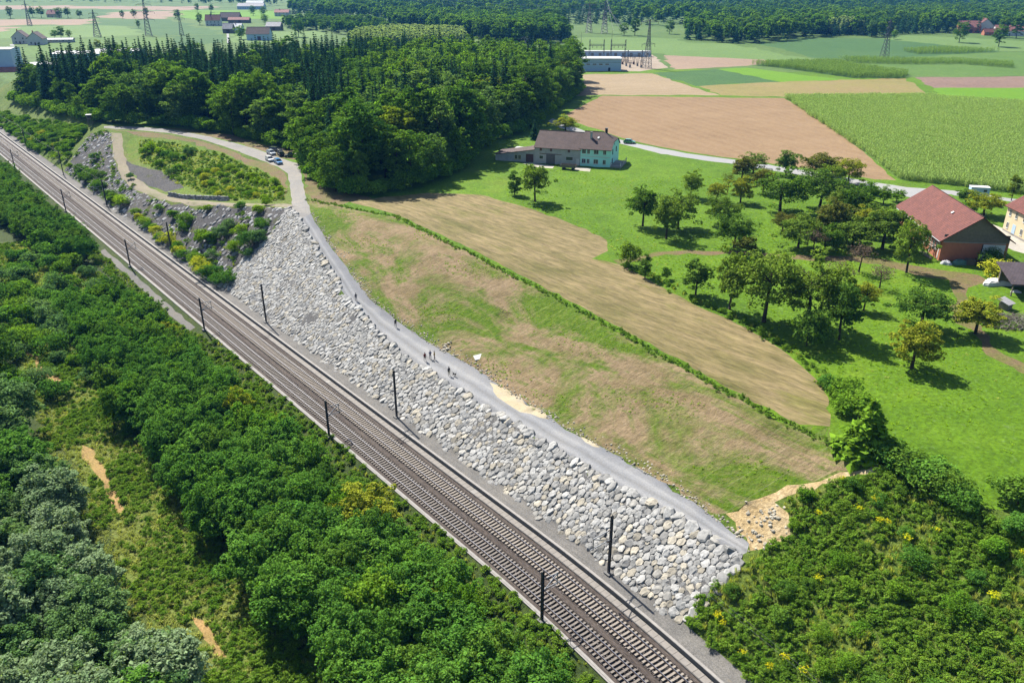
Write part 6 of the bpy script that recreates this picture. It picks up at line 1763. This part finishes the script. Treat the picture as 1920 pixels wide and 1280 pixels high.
# --- far buildings: (name, label, cat, px, py, rotation, w, d, eave, ridge, wall, roof, axis)
FAR = [
    ('factory_hall', 'tall pale blue factory block at the left edge', 'factory', -22, 136, 10, 16, 16, 14, 14.6, 'bluewhite', 'rwhite', 'x'),
    ('long_shed', 'low white hall with red roof at the left edge', 'hall', -30, 148, 14, 26, 12, 3.4, 6.2, 'white', 'rpink', 'x'),
    ('workshop', 'white gabled workshop left of the wood', 'workshop', 38, 143, -14, 17, 13, 6, 8, 'white', 'rwhite', 'y'),
    ('white_shed', 'long low white-roofed shed behind the wood', 'shed', 98, 112, 6, 52, 16, 4, 5.4, 'bluewhite', 'rwhite', 'x'),
    ('white_shed', 'white-roofed shed behind the dark single tree', 'shed', 178, 107, 8, 32, 14, 4, 5.2, 'bluewhite', 'rwhite', 'x'),
    ('far_house', 'left one of two white houses with dark roofs', 'house', 24, 83, 14, 12, 12, 6, 11, 'white', 'rbrown', 'y'),
    ('far_house', 'right one of two white houses with dark roofs', 'house', 52, 85, 10, 12.5, 12, 5.5, 10.5, 'white', 'rbrown', 'y'),
    ('low_shed', 'low pale-roofed shed right of the white houses', 'shed', 78, 81, 10, 26, 7, 3, 4, 'grey', 'rwhite', 'x'),
    ('far_house', 'distant pink house among the hedgerow trees', 'house', 88, 33, 0, 16, 12, 5, 10, 'cream', 'rpink', 'x'),
    ('far_farm', 'white farmhouse with dark red roof in the far village', 'farmhouse', 386, 49, 8, 18, 13, 7, 13, 'white', 'rred', 'x'),
    ('far_barn', 'barn with half pale half brown roof in the far village', 'barn', 413, 40, 2, 26, 14, 5, 11, 'wood', 'rbrown', 'x'),
    ('far_barn', 'long barn with reddish roof behind the far village', 'barn', 428, 43, 0, 28, 10, 4, 7, 'wood', 'rpink', 'x'),
    ('far_barn', 'grey-roofed barn beside the pale field road', 'barn', 418, 63, 2, 10, 11, 5, 10, 'wood', 'rgrey', 'x'),
    ('far_house', 'white-roofed house beside the pale field road', 'house', 434, 61, 2, 10.5, 12, 5, 9, 'bluewhite', 'rwhite', 'x'),
    ('far_barn', 'pale barn with dark hipped roof in the green field', 'barn', 463, 76, 2, 21, 13, 6, 11.5, 'bluewhite', 'rbrown', 'x'),
    ('far_barn', 'grey barn at the left foot of the wooded hill', 'barn', 499, 58, 0, 16, 14, 5, 9, 'wood', 'rgrey', 'x'),
    ('far_house', 'pink-roofed house before the blue hill', 'house', 515, 31, 0, 22, 14, 6, 10, 'white', 'rpink', 'x'),
    ('far_hall', 'grey hall with white gable near the top of the view', 'hall', 445, 18, 0, 50, 20, 6, 11, 'bluewhite', 'rgrey', 'x'),
    ('far_hall', 'bright white hall near the top of the view', 'hall', 462, 13, 0, 36, 16, 8, 12, 'white', 'rwhite', 'x'),
    ('village_barn', 'red barn with pink roof at the left of the red village', 'barn', 1799, 62, -8, 20, 15, 6, 12, 'brick', 'rpink', 'x'),
    ('village_house', 'white gabled house with dark roof in the red village', 'house', 1832, 62, -20, 14, 18, 8, 14, 'white', 'rred', 'y'),
    ('village_shed', 'small red-roofed shed before the white village house', 'shed', 1845, 67, -10, 12, 9, 3.5, 6.5, 'brick', 'rred', 'x'),
    ('village_house', 'long house with orange-pink roof at the right of the red village', 'house', 1866, 67, -12, 26, 13, 5, 10, 'white', 'rpink', 'x'),
]
for nm, lb, ct, px, py, rz, w, d, ev, rg, wl, rf, ax in FAR:
    p = at(px, py)
    r = empty(nm, (p.x, p.y, p.z - .1), radians(rz)); tag(r, lb, ct)
    gable(r, 0, w, 0, d, ev, rg, B[wl], B[rf], .6, .5, axis=ax)
    n_ = max(2, int(w / 4.5))
    for k in range(n_):
        x = w * (k + .5) / n_
        if ct in ('house', 'farmhouse'):
            for z in ([1.7, 4.6] if ev > 5.5 else [1.8]): window(r, x, z, 1.1, 1.4, '-y', 0)
        elif ct in ('factory', 'hall', 'workshop', 'shed'):
            window(r, x, min(ev - 1.1, 2.6), 1.6, 1.0, '-y', 0)
    if ct in ('barn',): panel(r, 'barn_door', w * .55, 1.8, 3.2, 3.6, '-y', 0, B['dwood'])
    if ct in ('house', 'farmhouse'):
        panel(r, 'door', w * .5 + .01, 1.1, 1.1, 2.2, '-y', -.003, B['dwood'])
        MB().box(w * .3, w * .3 + .8, d * .45, d * .45 + .8, rg - 1, rg + 1).build('chimney', B['brick'], r)

# --- substation: hall, wall, gantries, equipment
def lattice(mb, a, b, w0, w1, n, r):
    """four-legged lattice between a (bottom centre) and b (top centre)"""
    a = Vector(a); b = Vector(b); lv = []
    for k in range(n + 1):
        t = k / n; c = a.lerp(b, t); w = w0 + (w1 - w0) * t
        lv.append([c + Vector((sx * w / 2, sy * w / 2, 0)) for sx, sy in ((-1, -1), (1, -1), (1, 1), (-1, 1))])
    for k in range(n):
        for i in range(4):
            mb.tube(lv[k][i], lv[k + 1][i], r, n=4, cap=False)
            mb.tube(lv[k][i], lv[k + 1][(i + 1) % 4], r * .7, n=3, cap=False); mb.tube(lv[k][(i + 1) % 4], lv[k + 1][i], r * .7, n=3, cap=False)
    for i in range(4): mb.tube(lv[n][i], lv[n][(i + 1) % 4], r, n=4, cap=False)
def pylon(name, px, py, h, base, arms, label, rz=0.0, r=.16):
    p = at(px, py); h = h * (p - Vector((0, 0, CAM_H))).length / FOC; t = empty(name, p, rz); tag(t, label, 'pylon', 'high-voltage pylons')
    mb = MB(); lattice(mb, (0, 0, -.3), (0, 0, h * .62), base, base * .36, 7, r); mb.build('lower_tower', GALV_D, t)
    mb = MB(); lattice(mb, (0, 0, h * .62), (0, 0, h), base * .36, .5, 6, r * .8); mb.build('upper_tower', GALV_D, t)
    for z, L_ in arms:
        for s in (-1, 1):
            m2 = MB()
            for y in (-.5, .5): m2.tube((0, y, z * h), (s * L_, 0, z * h + .2), r * .7, n=4).tube((0, y, z * h + 1.3), (s * L_, 0, z * h + .2), r * .6, n=4)
            for k in range(4): m2.tube((s * L_ * k / 4, 0, z * h + .1), (s * L_ * (k + .5) / 4, 0, z * h + 1.2 * (1 - k / 4)), r * .5, n=3)
            arm = m2.build('cross_arm', GALV_D, t)
            MB().tube((s * L_, 0, z * h + .2), (s * L_, 0, z * h - 1.8), .12, n=6).build('insulator', INSUL, arm)
    return t
GALV_D = plain('dark_galvanised', (.13, .14, .145), .6, .3, .15, 2)
hq = at(1082, 134)
SS = empty('substation_hall', (hq.x, hq.y, hq.z - .1), radians(-2)); tag(SS, 'long pale blue hall with a flat white roof at the substation', 'hall')
MB().box(0, 28, 0, 14, -.4, 7.2).build('wall', B['bluewhite'], SS); MB().box(-.4, 28.4, -.4, 14.4, 7.203, 8.0).build('roof', B['rwhite'], SS)
panel(SS, 'door', 20.5, 1.2, 1.4, 2.4, '-y', 0, B['dark']); panel(SS, 'fascia', 14, 5.6, 27.8, .25, '-y', 0, B['rgrey'], .05)
for k in range(5): window(SS, 3 + k * 4.0, 5.0 - .6, 2.2, .6, '-y', 0)
lw_ = at(1016, 106); lw2 = at(1220, 107)
SB = empty('white_enclosure', lw_, math.atan2(lw2.y - lw_.y, lw2.x - lw_.x)); tag(SB, 'long low white building strip along the back of the substation', 'building')
Ln = (lw2 - lw_).length
MB().box(0, Ln, 0, 5, -.5, 3.6).build('wall', B['bluewhite'], SB); MB().box(-.3, Ln + .3, -.3, 5.3, 3.603, 4.0).build('roof', B['rwhite'], SB)
for k in range(14): panel(SB, 'gate', Ln * (k + .5) / 14, 1.4, 2.2, 2.6, '-y', 0, B['rgrey'], .04)
for i, (px, lb) in enumerate([(1118, 'left'), (1158, 'middle'), (1190, 'right low')]):
    p = at(px, 117); g = empty('gantry', p, radians(-3)); tag(g, '%s dark lattice gantry of the substation' % lb, 'gantry', 'substation gantries')
    hh = (15, 15, 8)[i]
    for x in (-5, 5):
        mb = MB(); lattice(mb, (x, 0, -.2), (x, 0, hh), 1.2, .6, 6, .12); mb.build('column', GALV_D, g)
    mb = MB(); mb.tube((-5, 0, hh - 3), (5, 0, hh - 3), .15).tube((-5, 0, hh - 4), (5, 0, hh - 4), .15)
    for k in range(10): mb.tube((-5 + k, 0, hh - 4), (-4.5 + k, 0, hh - 3), .08, n=4).tube((-4.5 + k, 0, hh - 3), (-4 + k, 0, hh - 4), .08, n=4)
    mb.build('beam', GALV_D, g)
    for k in (-3, 0, 3): MB().tube((k, 0, hh - 4), (k, 0, hh - 5.6), .16, n=6).build('insulator', INSUL, g)
for i, px in enumerate(range(1104, 1206, 7)):
    p = at(px, 121 + (i % 3) * 3); s = empty('switchgear', p, radians(rj.uniform(-10, 10))); tag(s, 'switchgear post with insulators in the substation yard', 'switchgear', 'substation switchgear')
    MB().box(-.6, .6, -.4, .4, -.2, 1.6).build('cabinet', B['rgrey'] if i % 3 else B['fbrown'], s)
    for x in (-.5, 0, .5): MB().tube((x, 0, 1.6), (x * 1.8, 0, 4.4), .16, .1, n=6).build('insulator', INSUL, s)
    MB().tube((-1.2, 0, 4.5), (1.2, 0, 4.5), .08).build('busbar', GALV, s)
for px, py, hh, lb in [(1089, 101, 16, 'slim mast left of the gantries'), (1146, 101, 18, 'slim lightning mast between the gantries'), (1031, 98, 12, 'left slim mast above the wood edge'), (1042, 99, 13, 'second slim mast above the wood edge'), (1062, 100, 12, 'third slim mast above the wood edge')]:
    p = at(px, py); m_ = MB().tube((0, 0, -.3), (0, 0, hh * .6), .28, .18, 6).tube((0, 0, hh * .6), (0, 0, hh), .15, .05, 6); m_.box(-.5, .5, -.5, .5, -.3, .3)
    tag(m_.build('lightning_mast', GALV_D, loc=p), lb, 'mast')
pylon('lattice_pylon', 1213, 128, 78, 4.6, [(.50, 4.6), (.96, 6.0)], 'tall lattice pylon at the substation', .3)
pylon('lattice_pylon', 1657, 112, 60, 5.0, [(.62, 3.6), (.78, 3.2), (.92, 2.6)], 'lattice pylon standing alone in the right fields', .5)
pylon('lattice_pylon', 984, 98, 24, 3.0, [(.6, 3.4), (.9, 3.0)], 'small lattice pylon behind the wood edge', 0)
pylon('lattice_pylon', 1104, 62, 50, 6, [(.58, 7), (.74, 8), (.9, 6)], 'left pylon before the dark wood', .2, .2)
pylon('lattice_pylon', 1133, 63, 52, 6, [(.58, 7), (.74, 8), (.9, 6)], 'right pylon before the dark wood', .2, .2)
pylon('lattice_pylon', 279, 67, 56, 6, [(.42, 8), (.62, 9), (.82, 7)], 'tallest pylon of the far left group', .3, .22)
pylon('lattice_pylon', 183, 69, 39, 6.5, [(.7, 5), (.86, 4)], 'pylon left of the tallest far one', .3, .22)
pylon('lattice_pylon', 341, 66, 38, 4, [(.66, 5), (.84, 4)], 'slim pylon right of the tallest far one', .3, .2)
pylon('lattice_pylon', 56, 48, 34, 5, [(.66, 5), (.84, 4)], 'leftmost far pylon beside the hedgerow', .3, .22)
def line(a, b, za, zb, sag, lb, r=.09):
    A, Bv = at(*a), at(*b); A.z += za; Bv.z += zb
    pts = [A.lerp(Bv, k / 10) - Vector((0, 0, sag * 4 * (k / 10) * (1 - k / 10))) for k in range(11)]
    wire('power_line', pts, r, lb, GALV)
for k, (z, lb) in enumerate([(41, 'topmost'), (37, 'second'), (33, 'third'), (28, 'fourth'), (24, 'lowest')]):
    line((1133, 63), (760, 44), z, z + 6, 4, '%s power line running left from the wood pylons' % lb, .14)
    line((600, 66), (300, 66), z + 4, z, 4, '%s power line by the blue hill at far left' % lb, .10)
for k, lb in enumerate(['left', 'middle', 'right']): line((1133, 63), (1150 + k * 14, 70), 40 - 6 * k, 6, 2, '%s slanting wire from the right wood pylon' % lb, .12)
# ------------------------------------------------------------------ cars
TYRE = plain('tyre', (.02, .02, .02), .9); RIM = plain('alloy_rim', (.45, .46, .48), .35, .8); CGLASS = plain('car_glass', (.02, .025, .03), .06, 0, .03, 1, .8)
HEADL = plain('headlight', (.75, .78, .8), .15); TAILL = plain('tail_light', (.35, .02, .02), .3); PLATE = plain('number_plate', (.7, .7, .7), .5); BLACKP = plain('black_plastic', (.025, .025, .025), .7)
def paint(name, c):
    m = plain(name, c, .25, .1, .02, 1, .6); m.node_tree.nodes['Principled BSDF'].inputs['Coat Weight'].default_value = .6; return m
def car(p, head, col, label, kind='suv', L_=4.4, W=1.82, Hh=1.55):
    """heading: world vector the bonnet points to"""
    c = empty('parked_car' if kind != 'drive' else 'car', p, math.atan2(head[1], head[0])); tag(c, label, 'car', None)
    h2 = L_ / 2; w = W / 2; zb = .22; belt = .92
    prof = {'suv': [(-h2, .45), (-h2 + .05, 1.0), (-h2 + .35, 1.02), (h2 - 1.15, 1.0), (h2 - .15, .82), (h2, .55), (h2 - .05, .28), (-h2 + .05, .28)],
            'pickup': [(-h2, .5), (-h2, 1.0), (-.5, 1.02), (h2 - 1.25, 1.02), (h2 - .1, .9), (h2, .55), (h2 - .05, .3), (-h2 + .05, .3)]}
    pr = prof['pickup' if kind == 'pickup' else 'suv']
    def shell(pf, w0, w1f):
        n = len(pf); V = []; 
        for s in (-1, 1):
            for x, z in pf: V.append((x, s * w1f(z), z))
        F = [tuple(range(n - 1, -1, -1)), tuple(range(n, 2 * n))] + [(i, (i + 1) % n, n + (i + 1) % n, n + i) for i in range(n)]
        return V, F
    mb = MB(); V, F = shell(pr, w, lambda z: w * (1 - .06 * abs(z - .65) / .4)); mb.add(V, F)
    body = mb.build('body', col, c)
    bv = body.modifiers.new('bevel', 'BEVEL'); bv.width = .07; bv.segments = 2
    if kind == 'pickup': gh = [(-.45, 1.0), (-.25, 1.62), (.95, 1.64), (h2 - 1.0, 1.02)]
    elif kind == 'wagon' or kind == 'suv': gh = [(-h2 + .12, 1.0), (-h2 + .45, Hh - .04), (-.2, Hh + .02), (.45, Hh - .03), (h2 - 1.05, 1.0)]
    else: gh = [(-h2 + .2, 1.0), (-h2 + .8, Hh - .06), (0, Hh), (.5, Hh - .05), (h2 - 1.05, 1.0)]
    mb = MB(); V, F = shell(gh, w, lambda z: w * (.95 - .24 * (z - 1.0) / .6)); mb.add(V, F)
    cab = mb.build('cabin', CGLASS, c)
    # roof and pillars in body colour
    top = [q for q in gh if q[1] > 1.3]; x0, x1 = top[0][0], top[-1][0]
    zt = max(q[1] for q in top)
    wt = w * (.95 - .24 * (zt - 1.0) / .6)
    mb = MB(); mb.prism([(x0 - .02, -wt - .02, top[0][1] + .005), (x1 + .02, -wt - .02, top[-1][1] + .005), (x1 + .02, wt + .02, top[-1][1] + .005), (x0 - .02, wt + .02, top[0][1] + .005)], (0, 0, .055)); mb.build('roof', col, cab)
    for s in (-1, 1):
        mb = MB(); wl = w * .955
        for pa_, pb_ in (((gh[0][0], s * wl, 1.0), (x0, s * wt, top[0][1])), ((gh[-1][0], s * wl, 1.0), (x1, s * wt, top[-1][1])), ((-.15, s * wl, 1.0), (-.1, s * wt * 1.01, zt))):
            MB().tube(pa_, pb_, .05, n=4).build('pillar', col, cab)
        MB().box(-.02, .14, s * (w + .06) - .08, s * (w + .06) + .08, 1.0, 1.13).build('mirror', col, c)
        for x in (-h2 + .82, h2 - .85):
            wh = empty('wheel', (0, 0, 0)); bpy.data.objects.remove(wh)
            ty = MB().tube((x, s * (w - .2), .33), (x, s * (w + .02), .33), .33, n=16).build('wheel', TYRE, c)
            MB().tube((x, s * (w - .02), .33), (x, s * (w + .03), .33), .21, n=12).build('rim', RIM, ty)
        MB().box(h2 - .1, h2 + .015, s * .62 - .2, s * .62 + .2, .62, .76).build('headlight', HEADL, c)
        MB().box(-h2 - .015, -h2 + .1, s * .68 - .14, s * .68 + .14, .72, .92).build('tail_light', TAILL, c)
    MB().box(h2 - .06, h2 + .02, -.26, .26, .38, .5).build('number_plate', PLATE, c)
    MB().box(h2 - .05, h2 + .012, -.5, .5, .55, .68).build('grille', BLACKP, c)
    MB().box(-h2 + .1, h2 - .1, -w + .1, w - .1, .16, .3).build('underbody', BLACKP, c)
    if kind == 'pickup': MB().box(-h2 + .1, -.55, -w + .12, w - .12, 1.0, 1.035).build('bed_floor', BLACKP, c)
    return c
RD = (.55, -.84)
car(at(522, 307), RD, paint('bright_blue_paint', (.015, .22, .52)), 'bright blue car parked at the roadside before the junction')
car(at(506, 302), RD, paint('white_paint', (.8, .8, .8)), 'white car parked behind the bright blue one')
car(at(509, 290), (.62, -.78), paint('silver_paint', (.50, .54, .58)), 'silver car parked on the verge beside the road')
car(at(527, 292), (-.45, .89), paint('dark_blue_paint', (.012, .022, .04)), 'dark car parked right of the silver one')
car(at(517, 284), (.93, -.36), paint('anthracite_paint', (.03, .034, .04)), 'dark estate car parked behind the silver one', 'wagon', 4.7)
car(at(549, 294), (-.96, -.28), paint('black_paint', (.012, .012, .014)), 'black pickup parked on the verge near the big bush', 'pickup', 5.2, 1.85)
car(at(1180, 269), (.95, -.3), paint('green_paint', (.03, .30, .10)), 'green car driving on the farm road behind the farmhouse', 'drive', 4.2)
car(at(428, 74), (.1, -1), paint('white_van_paint', (.75, .75, .75)), 'tiny car on the pale field road beyond the wood', 'drive', 4.6)
fr = at_many([(426, 82), (431, 82), (429, 64), (425, 64)])
tag(link('field_road', mesh_np('field_road', fr + (0, 0, .25), [np.array([[0, 1, 2, 3]])], [M['asphalt']])), kind='structure')
fr = at_many([(18, 84), (26, 84), (39, 109), (30, 109)])
tag(link('field_road', mesh_np('field_road', fr + (0, 0, .25), [np.array([[0, 1, 2, 3]])], [M['asphalt']])), kind='structure')

# ------------------------------------------------------------------ people and dog
SKIN = plain('skin', (.45, .27, .19), .6, 0, .05); HAIR = plain('dark_hair', (.03, .02, .015), .8); SHOE = plain('shoe', (.03, .028, .025), .7)
def skin_body(name, verts, edges, radii, mats, matfn, root, parent, loc=None):
    me = bpy.data.meshes.new(name); me.from_pydata(verts, edges, [])
    o = bpy.data.objects.new(name, me); COL.objects.link(o)
    sk = o.modifiers.new('skin', 'SKIN'); sk.use_smooth_shade = True
    for i, r in enumerate(radii):
        d = me.skin_vertices[0].data[i]; d.radius = r if isinstance(r, tuple) else (r, r); d.use_root = (i == root)
    sb = o.modifiers.new('sub', 'SUBSURF'); sb.levels = 1; sb.render_levels = 1
    dg = bpy.context.evaluated_depsgraph_get()
    ev = bpy.data.meshes.new_from_object(o.evaluated_get(dg))
    bpy.data.objects.remove(o)
    ev.materials.clear()
    for m in mats: ev.materials.append(m)
    for p in ev.polygons: p.material_index = matfn(p.center); p.use_smooth = True
    return link(name, ev, parent, loc=loc)
def person(px, py, face, shirt, trousers, label, walk=0.0, h=1.78, arms='down'):
    k = h / 1.78
    r = empty('person', at(px, py), math.atan2(face[1], face[0])); r.scale = (k, k, k); tag(r, label, 'person')
    s = walk
    J = {'pel': (0, 0, .98), 'wai': (.01, 0, 1.12), 'che': (.02, 0, 1.34), 'nec': (.01, 0, 1.50), 'chin': (.03, 0, 1.58), 'hea': (.03, 0, 1.68), 'top': (.02, 0, 1.74)}
    V = []; E = []; R = []; ix = {}
    def add(n, p, rad, par=None):
        ix[n] = len(V); V.append(p); R.append(rad)
        if par: E.append((ix[par], ix[n]))
    add('pel', J['pel'], (.15, .12)); add('wai', J['wai'], (.145, .105), 'pel'); add('che', J['che'], (.17, .12), 'wai'); add('nec', J['nec'], .06, 'che'); add('chin', J['chin'], .075, 'nec'); add('hea', J['hea'], (.085, .10), 'chin'); add('top', J['top'], .06, 'hea')
    for sg in (-1, 1):
        f = s * sg; n = 'l' if sg > 0 else 'r'
        add(n + 'hip', (0, sg * .10, .92), .095, 'pel'); add(n + 'kne', (.25 * f + .03 * abs(s), sg * .11, .50), .062, n + 'hip'); add(n + 'ank', (.36 * f - .10 * (f < 0) * abs(s), sg * .11, .09 + (.08 * abs(s) if f < 0 else 0)), .042, n + 'kne'); add(n + 'toe', (.36 * f + .17, sg * .13, .045), .045, n + 'ank')
        add(n + 'sho', (.01, sg * .20, 1.42), .062, 'che')
        if arms == 'fold':
            add(n + 'elb', (.05, sg * .25, 1.16), .046, n + 'sho'); add(n + 'wri', (.22, sg * .05, 1.20), .034, n + 'elb'); hd = Vector((.1, -sg * .9, .1))
        else:
            add(n + 'elb', (-.14 * f, sg * .26, 1.15), .046, n + 'sho'); add(n + 'wri', (-.14 * f + .08, sg * .27, .90), .033, n + 'elb'); hd = Vector((.2, 0, -1))
        ix[n + 'hd'] = hd.normalized()
    def mf(c):
        if c.z > 1.53: return 0
        if c.z < .10: return 3
        if c.z < 1.0 and abs(c.y) < .215: return 2
        if c.z < .94 and arms != 'fold': return 0
        return 1
    skin_body('body', V, E, R, [SKIN, shirt, trousers, SHOE], mf, 0, r)
    # hands: palm with five separate fingers
    for n, sg in (('l', 1), ('r', -1)):
        w = Vector(V[ix[n + 'wri']]); d = ix[n + 'hd']; side = d.cross(Vector((0, sg, 0)) if abs(d.y) < .8 else Vector((1, 0, 0))).normalized()
        hb = MB(); hb.path([w, w + d * .05, w + d * .095], [.024, .034, .036], 6)
        for i, le in enumerate((.065, .078, .072, .055)):
            b = w + d * .09 + side * (.028 - i * .018); m_ = b + d * le * .55 + Vector((0, -sg * .008, 0)); hb.path([b, m_, m_ + d * le * .45 + Vector((0, -sg * .018, 0))], [.0095, .009, .007], 5)
        b = w + d * .03 + side * .03; hb.path([b, b + side * .03 + d * .03, b + side * .035 + d * .06], [.012, .0105, .008], 5)
        hb.build('hand', SKIN, r, True)
    # hair cap and face
    hm = bpy.data.meshes.new('hair'); bm = bmesh.new(); bmesh.ops.create_icosphere(bm, subdivisions=2, radius=1)
    for v in list(bm.verts):
        if v.co.x > .45 and v.co.z < .35 or v.co.z < -.45: bm.verts.remove(v)
    for v in bm.verts: v.co = Vector((v.co.x * .112 + .015, v.co.y * .098, v.co.z * .115 + 1.685))
    bm.to_mesh(hm); bm.free(); hm.materials.append(HAIR); link('hair', hm, r)
    fb = MB().prism([(.115, -.012, 1.655), (.115, .012, 1.655), (.112, 0, 1.70)], (.03, 0, -.004)); fb.build('nose', SKIN, r)
    for y in (-.035, .035): MB().tube((.105, y, 1.695), (.128, y, 1.695), .011, .008, 6).build('eye', HAIR, r)
    MB().box(.108, .125, -.025, .025, 1.612, 1.62).build('mouth', plain('lips', (.3, .12, .1), .6), r)
    for y in (-1, 1): MB().tube((.02, y * .085, 1.675), (.01, y * .108, 1.68), .028, .02, 6).build('ear', SKIN, r)
    return r
cl = lambda n, c: plain(n, c, .9, 0, .1, 8)
person(668, 564, (-.4, .9), cl('navy_jacket', (.025, .03, .055)), cl('dark_jeans', (.03, .04, .07)), 'person in dark clothes walking alone far up the gravel road', .7)
person(742, 613, (.5, -.8), cl('black_jacket', (.015, .015, .018)), cl('black_trousers', (.015, .015, .018)), 'person all in black at the roadside edge of the slope', .25)
person(797, 677, (.55, -.8), cl('dark_red_shirt', (.16, .018, .022)), cl('black_jeans', (.018, .018, .02)), 'person in a dark red top, left of the three walkers', .45)
person(807, 673, (.2, -.95), cl('blue_check_shirt', (.10, .12, .24)), cl('navy_trousers', (.02, .024, .05)), 'person in a blue shirt, middle of the three walkers', .3, arms='fold')
person(815, 674.5, (-.9, -.3), cl('mustard_shirt', (.42, .25, .03)), cl('maroon_trousers', (.06, .022, .022)), 'person in a mustard top, right of the three walkers', .3)
person(842, 704, (.6, -.7), cl('black_shirt', (.014, .014, .018)), cl('khaki_trousers', (.22, .20, .09)), 'person in a black top and khaki trousers beside the dog', .15)
def dog(px, py, face):
    r = empty('dog', at(px, py), math.atan2(face[1], face[0])); tag(r, 'small dark dog with a pale chest on the gravel road', 'dog')
    V = [(-.28, 0, .46), (0, 0, .45), (.26, 0, .47), (.40, 0, .62), (.50, 0, .68), (.62, 0, .65), (-.44, 0, .58), (-.52, 0, .68)]
    E = [(0, 1), (1, 2), (2, 3), (3, 4), (4, 5), (0, 6), (6, 7)]; R = [.10, .105, .13, .075, .08, .035, .03, .018]
    for s in (-.09, .09):
        k = len(V); V += [(.27, s, .30), (.25, s, .16), (.28, s, .03)]; R += [.05, .03, .03]; E += [(2, k), (k, k + 1), (k + 1, k + 2)]
        k = len(V); V += [(-.24, s, .32), (-.36, s, .18), (-.31, s, .03)]; R += [.065, .03, .028]; E += [(0, k), (k, k + 1), (k + 1, k + 2)]
    skin_body('body', V, E, R, [cl('black_fur', (.018, .016, .015)), cl('pale_fur', (.5, .45, .4))], lambda c: 1 if (c.x > .2 and c.z < .45 and c.z > .25) else 0, 1, r)
    for s in (-1, 1): MB().prism([(.46, s * .05, .73), (.46, s * .09, .73), (.45, s * .075, .83)], (-.03, 0, 0)).build('ear', HAIR, r)
dog(852, 705, (.5, -.6))
# ------------------------------------------------------------------ haze
hz = MB().box(-6500, 6500, -400, 9300, -12, 130).build('haze', [])
tag(hz, 'thin blue haze over the plain', 'haze', kind='stuff')
hm, nt, nd, ln = new_mat('haze')
nd.remove(nd['Principled BSDF'])
pv = nd.new('ShaderNodeVolumePrincipled')
pv.inputs['Color'].default_value = (.10, .40, 1.0, 1)
pv.inputs['Density'].default_value = .00006
pv.inputs['Anisotropy'].default_value = .0
ln.new(pv.outputs[0], nd['Material Output'].inputs['Volume'])
hz.data.materials.append(hm)
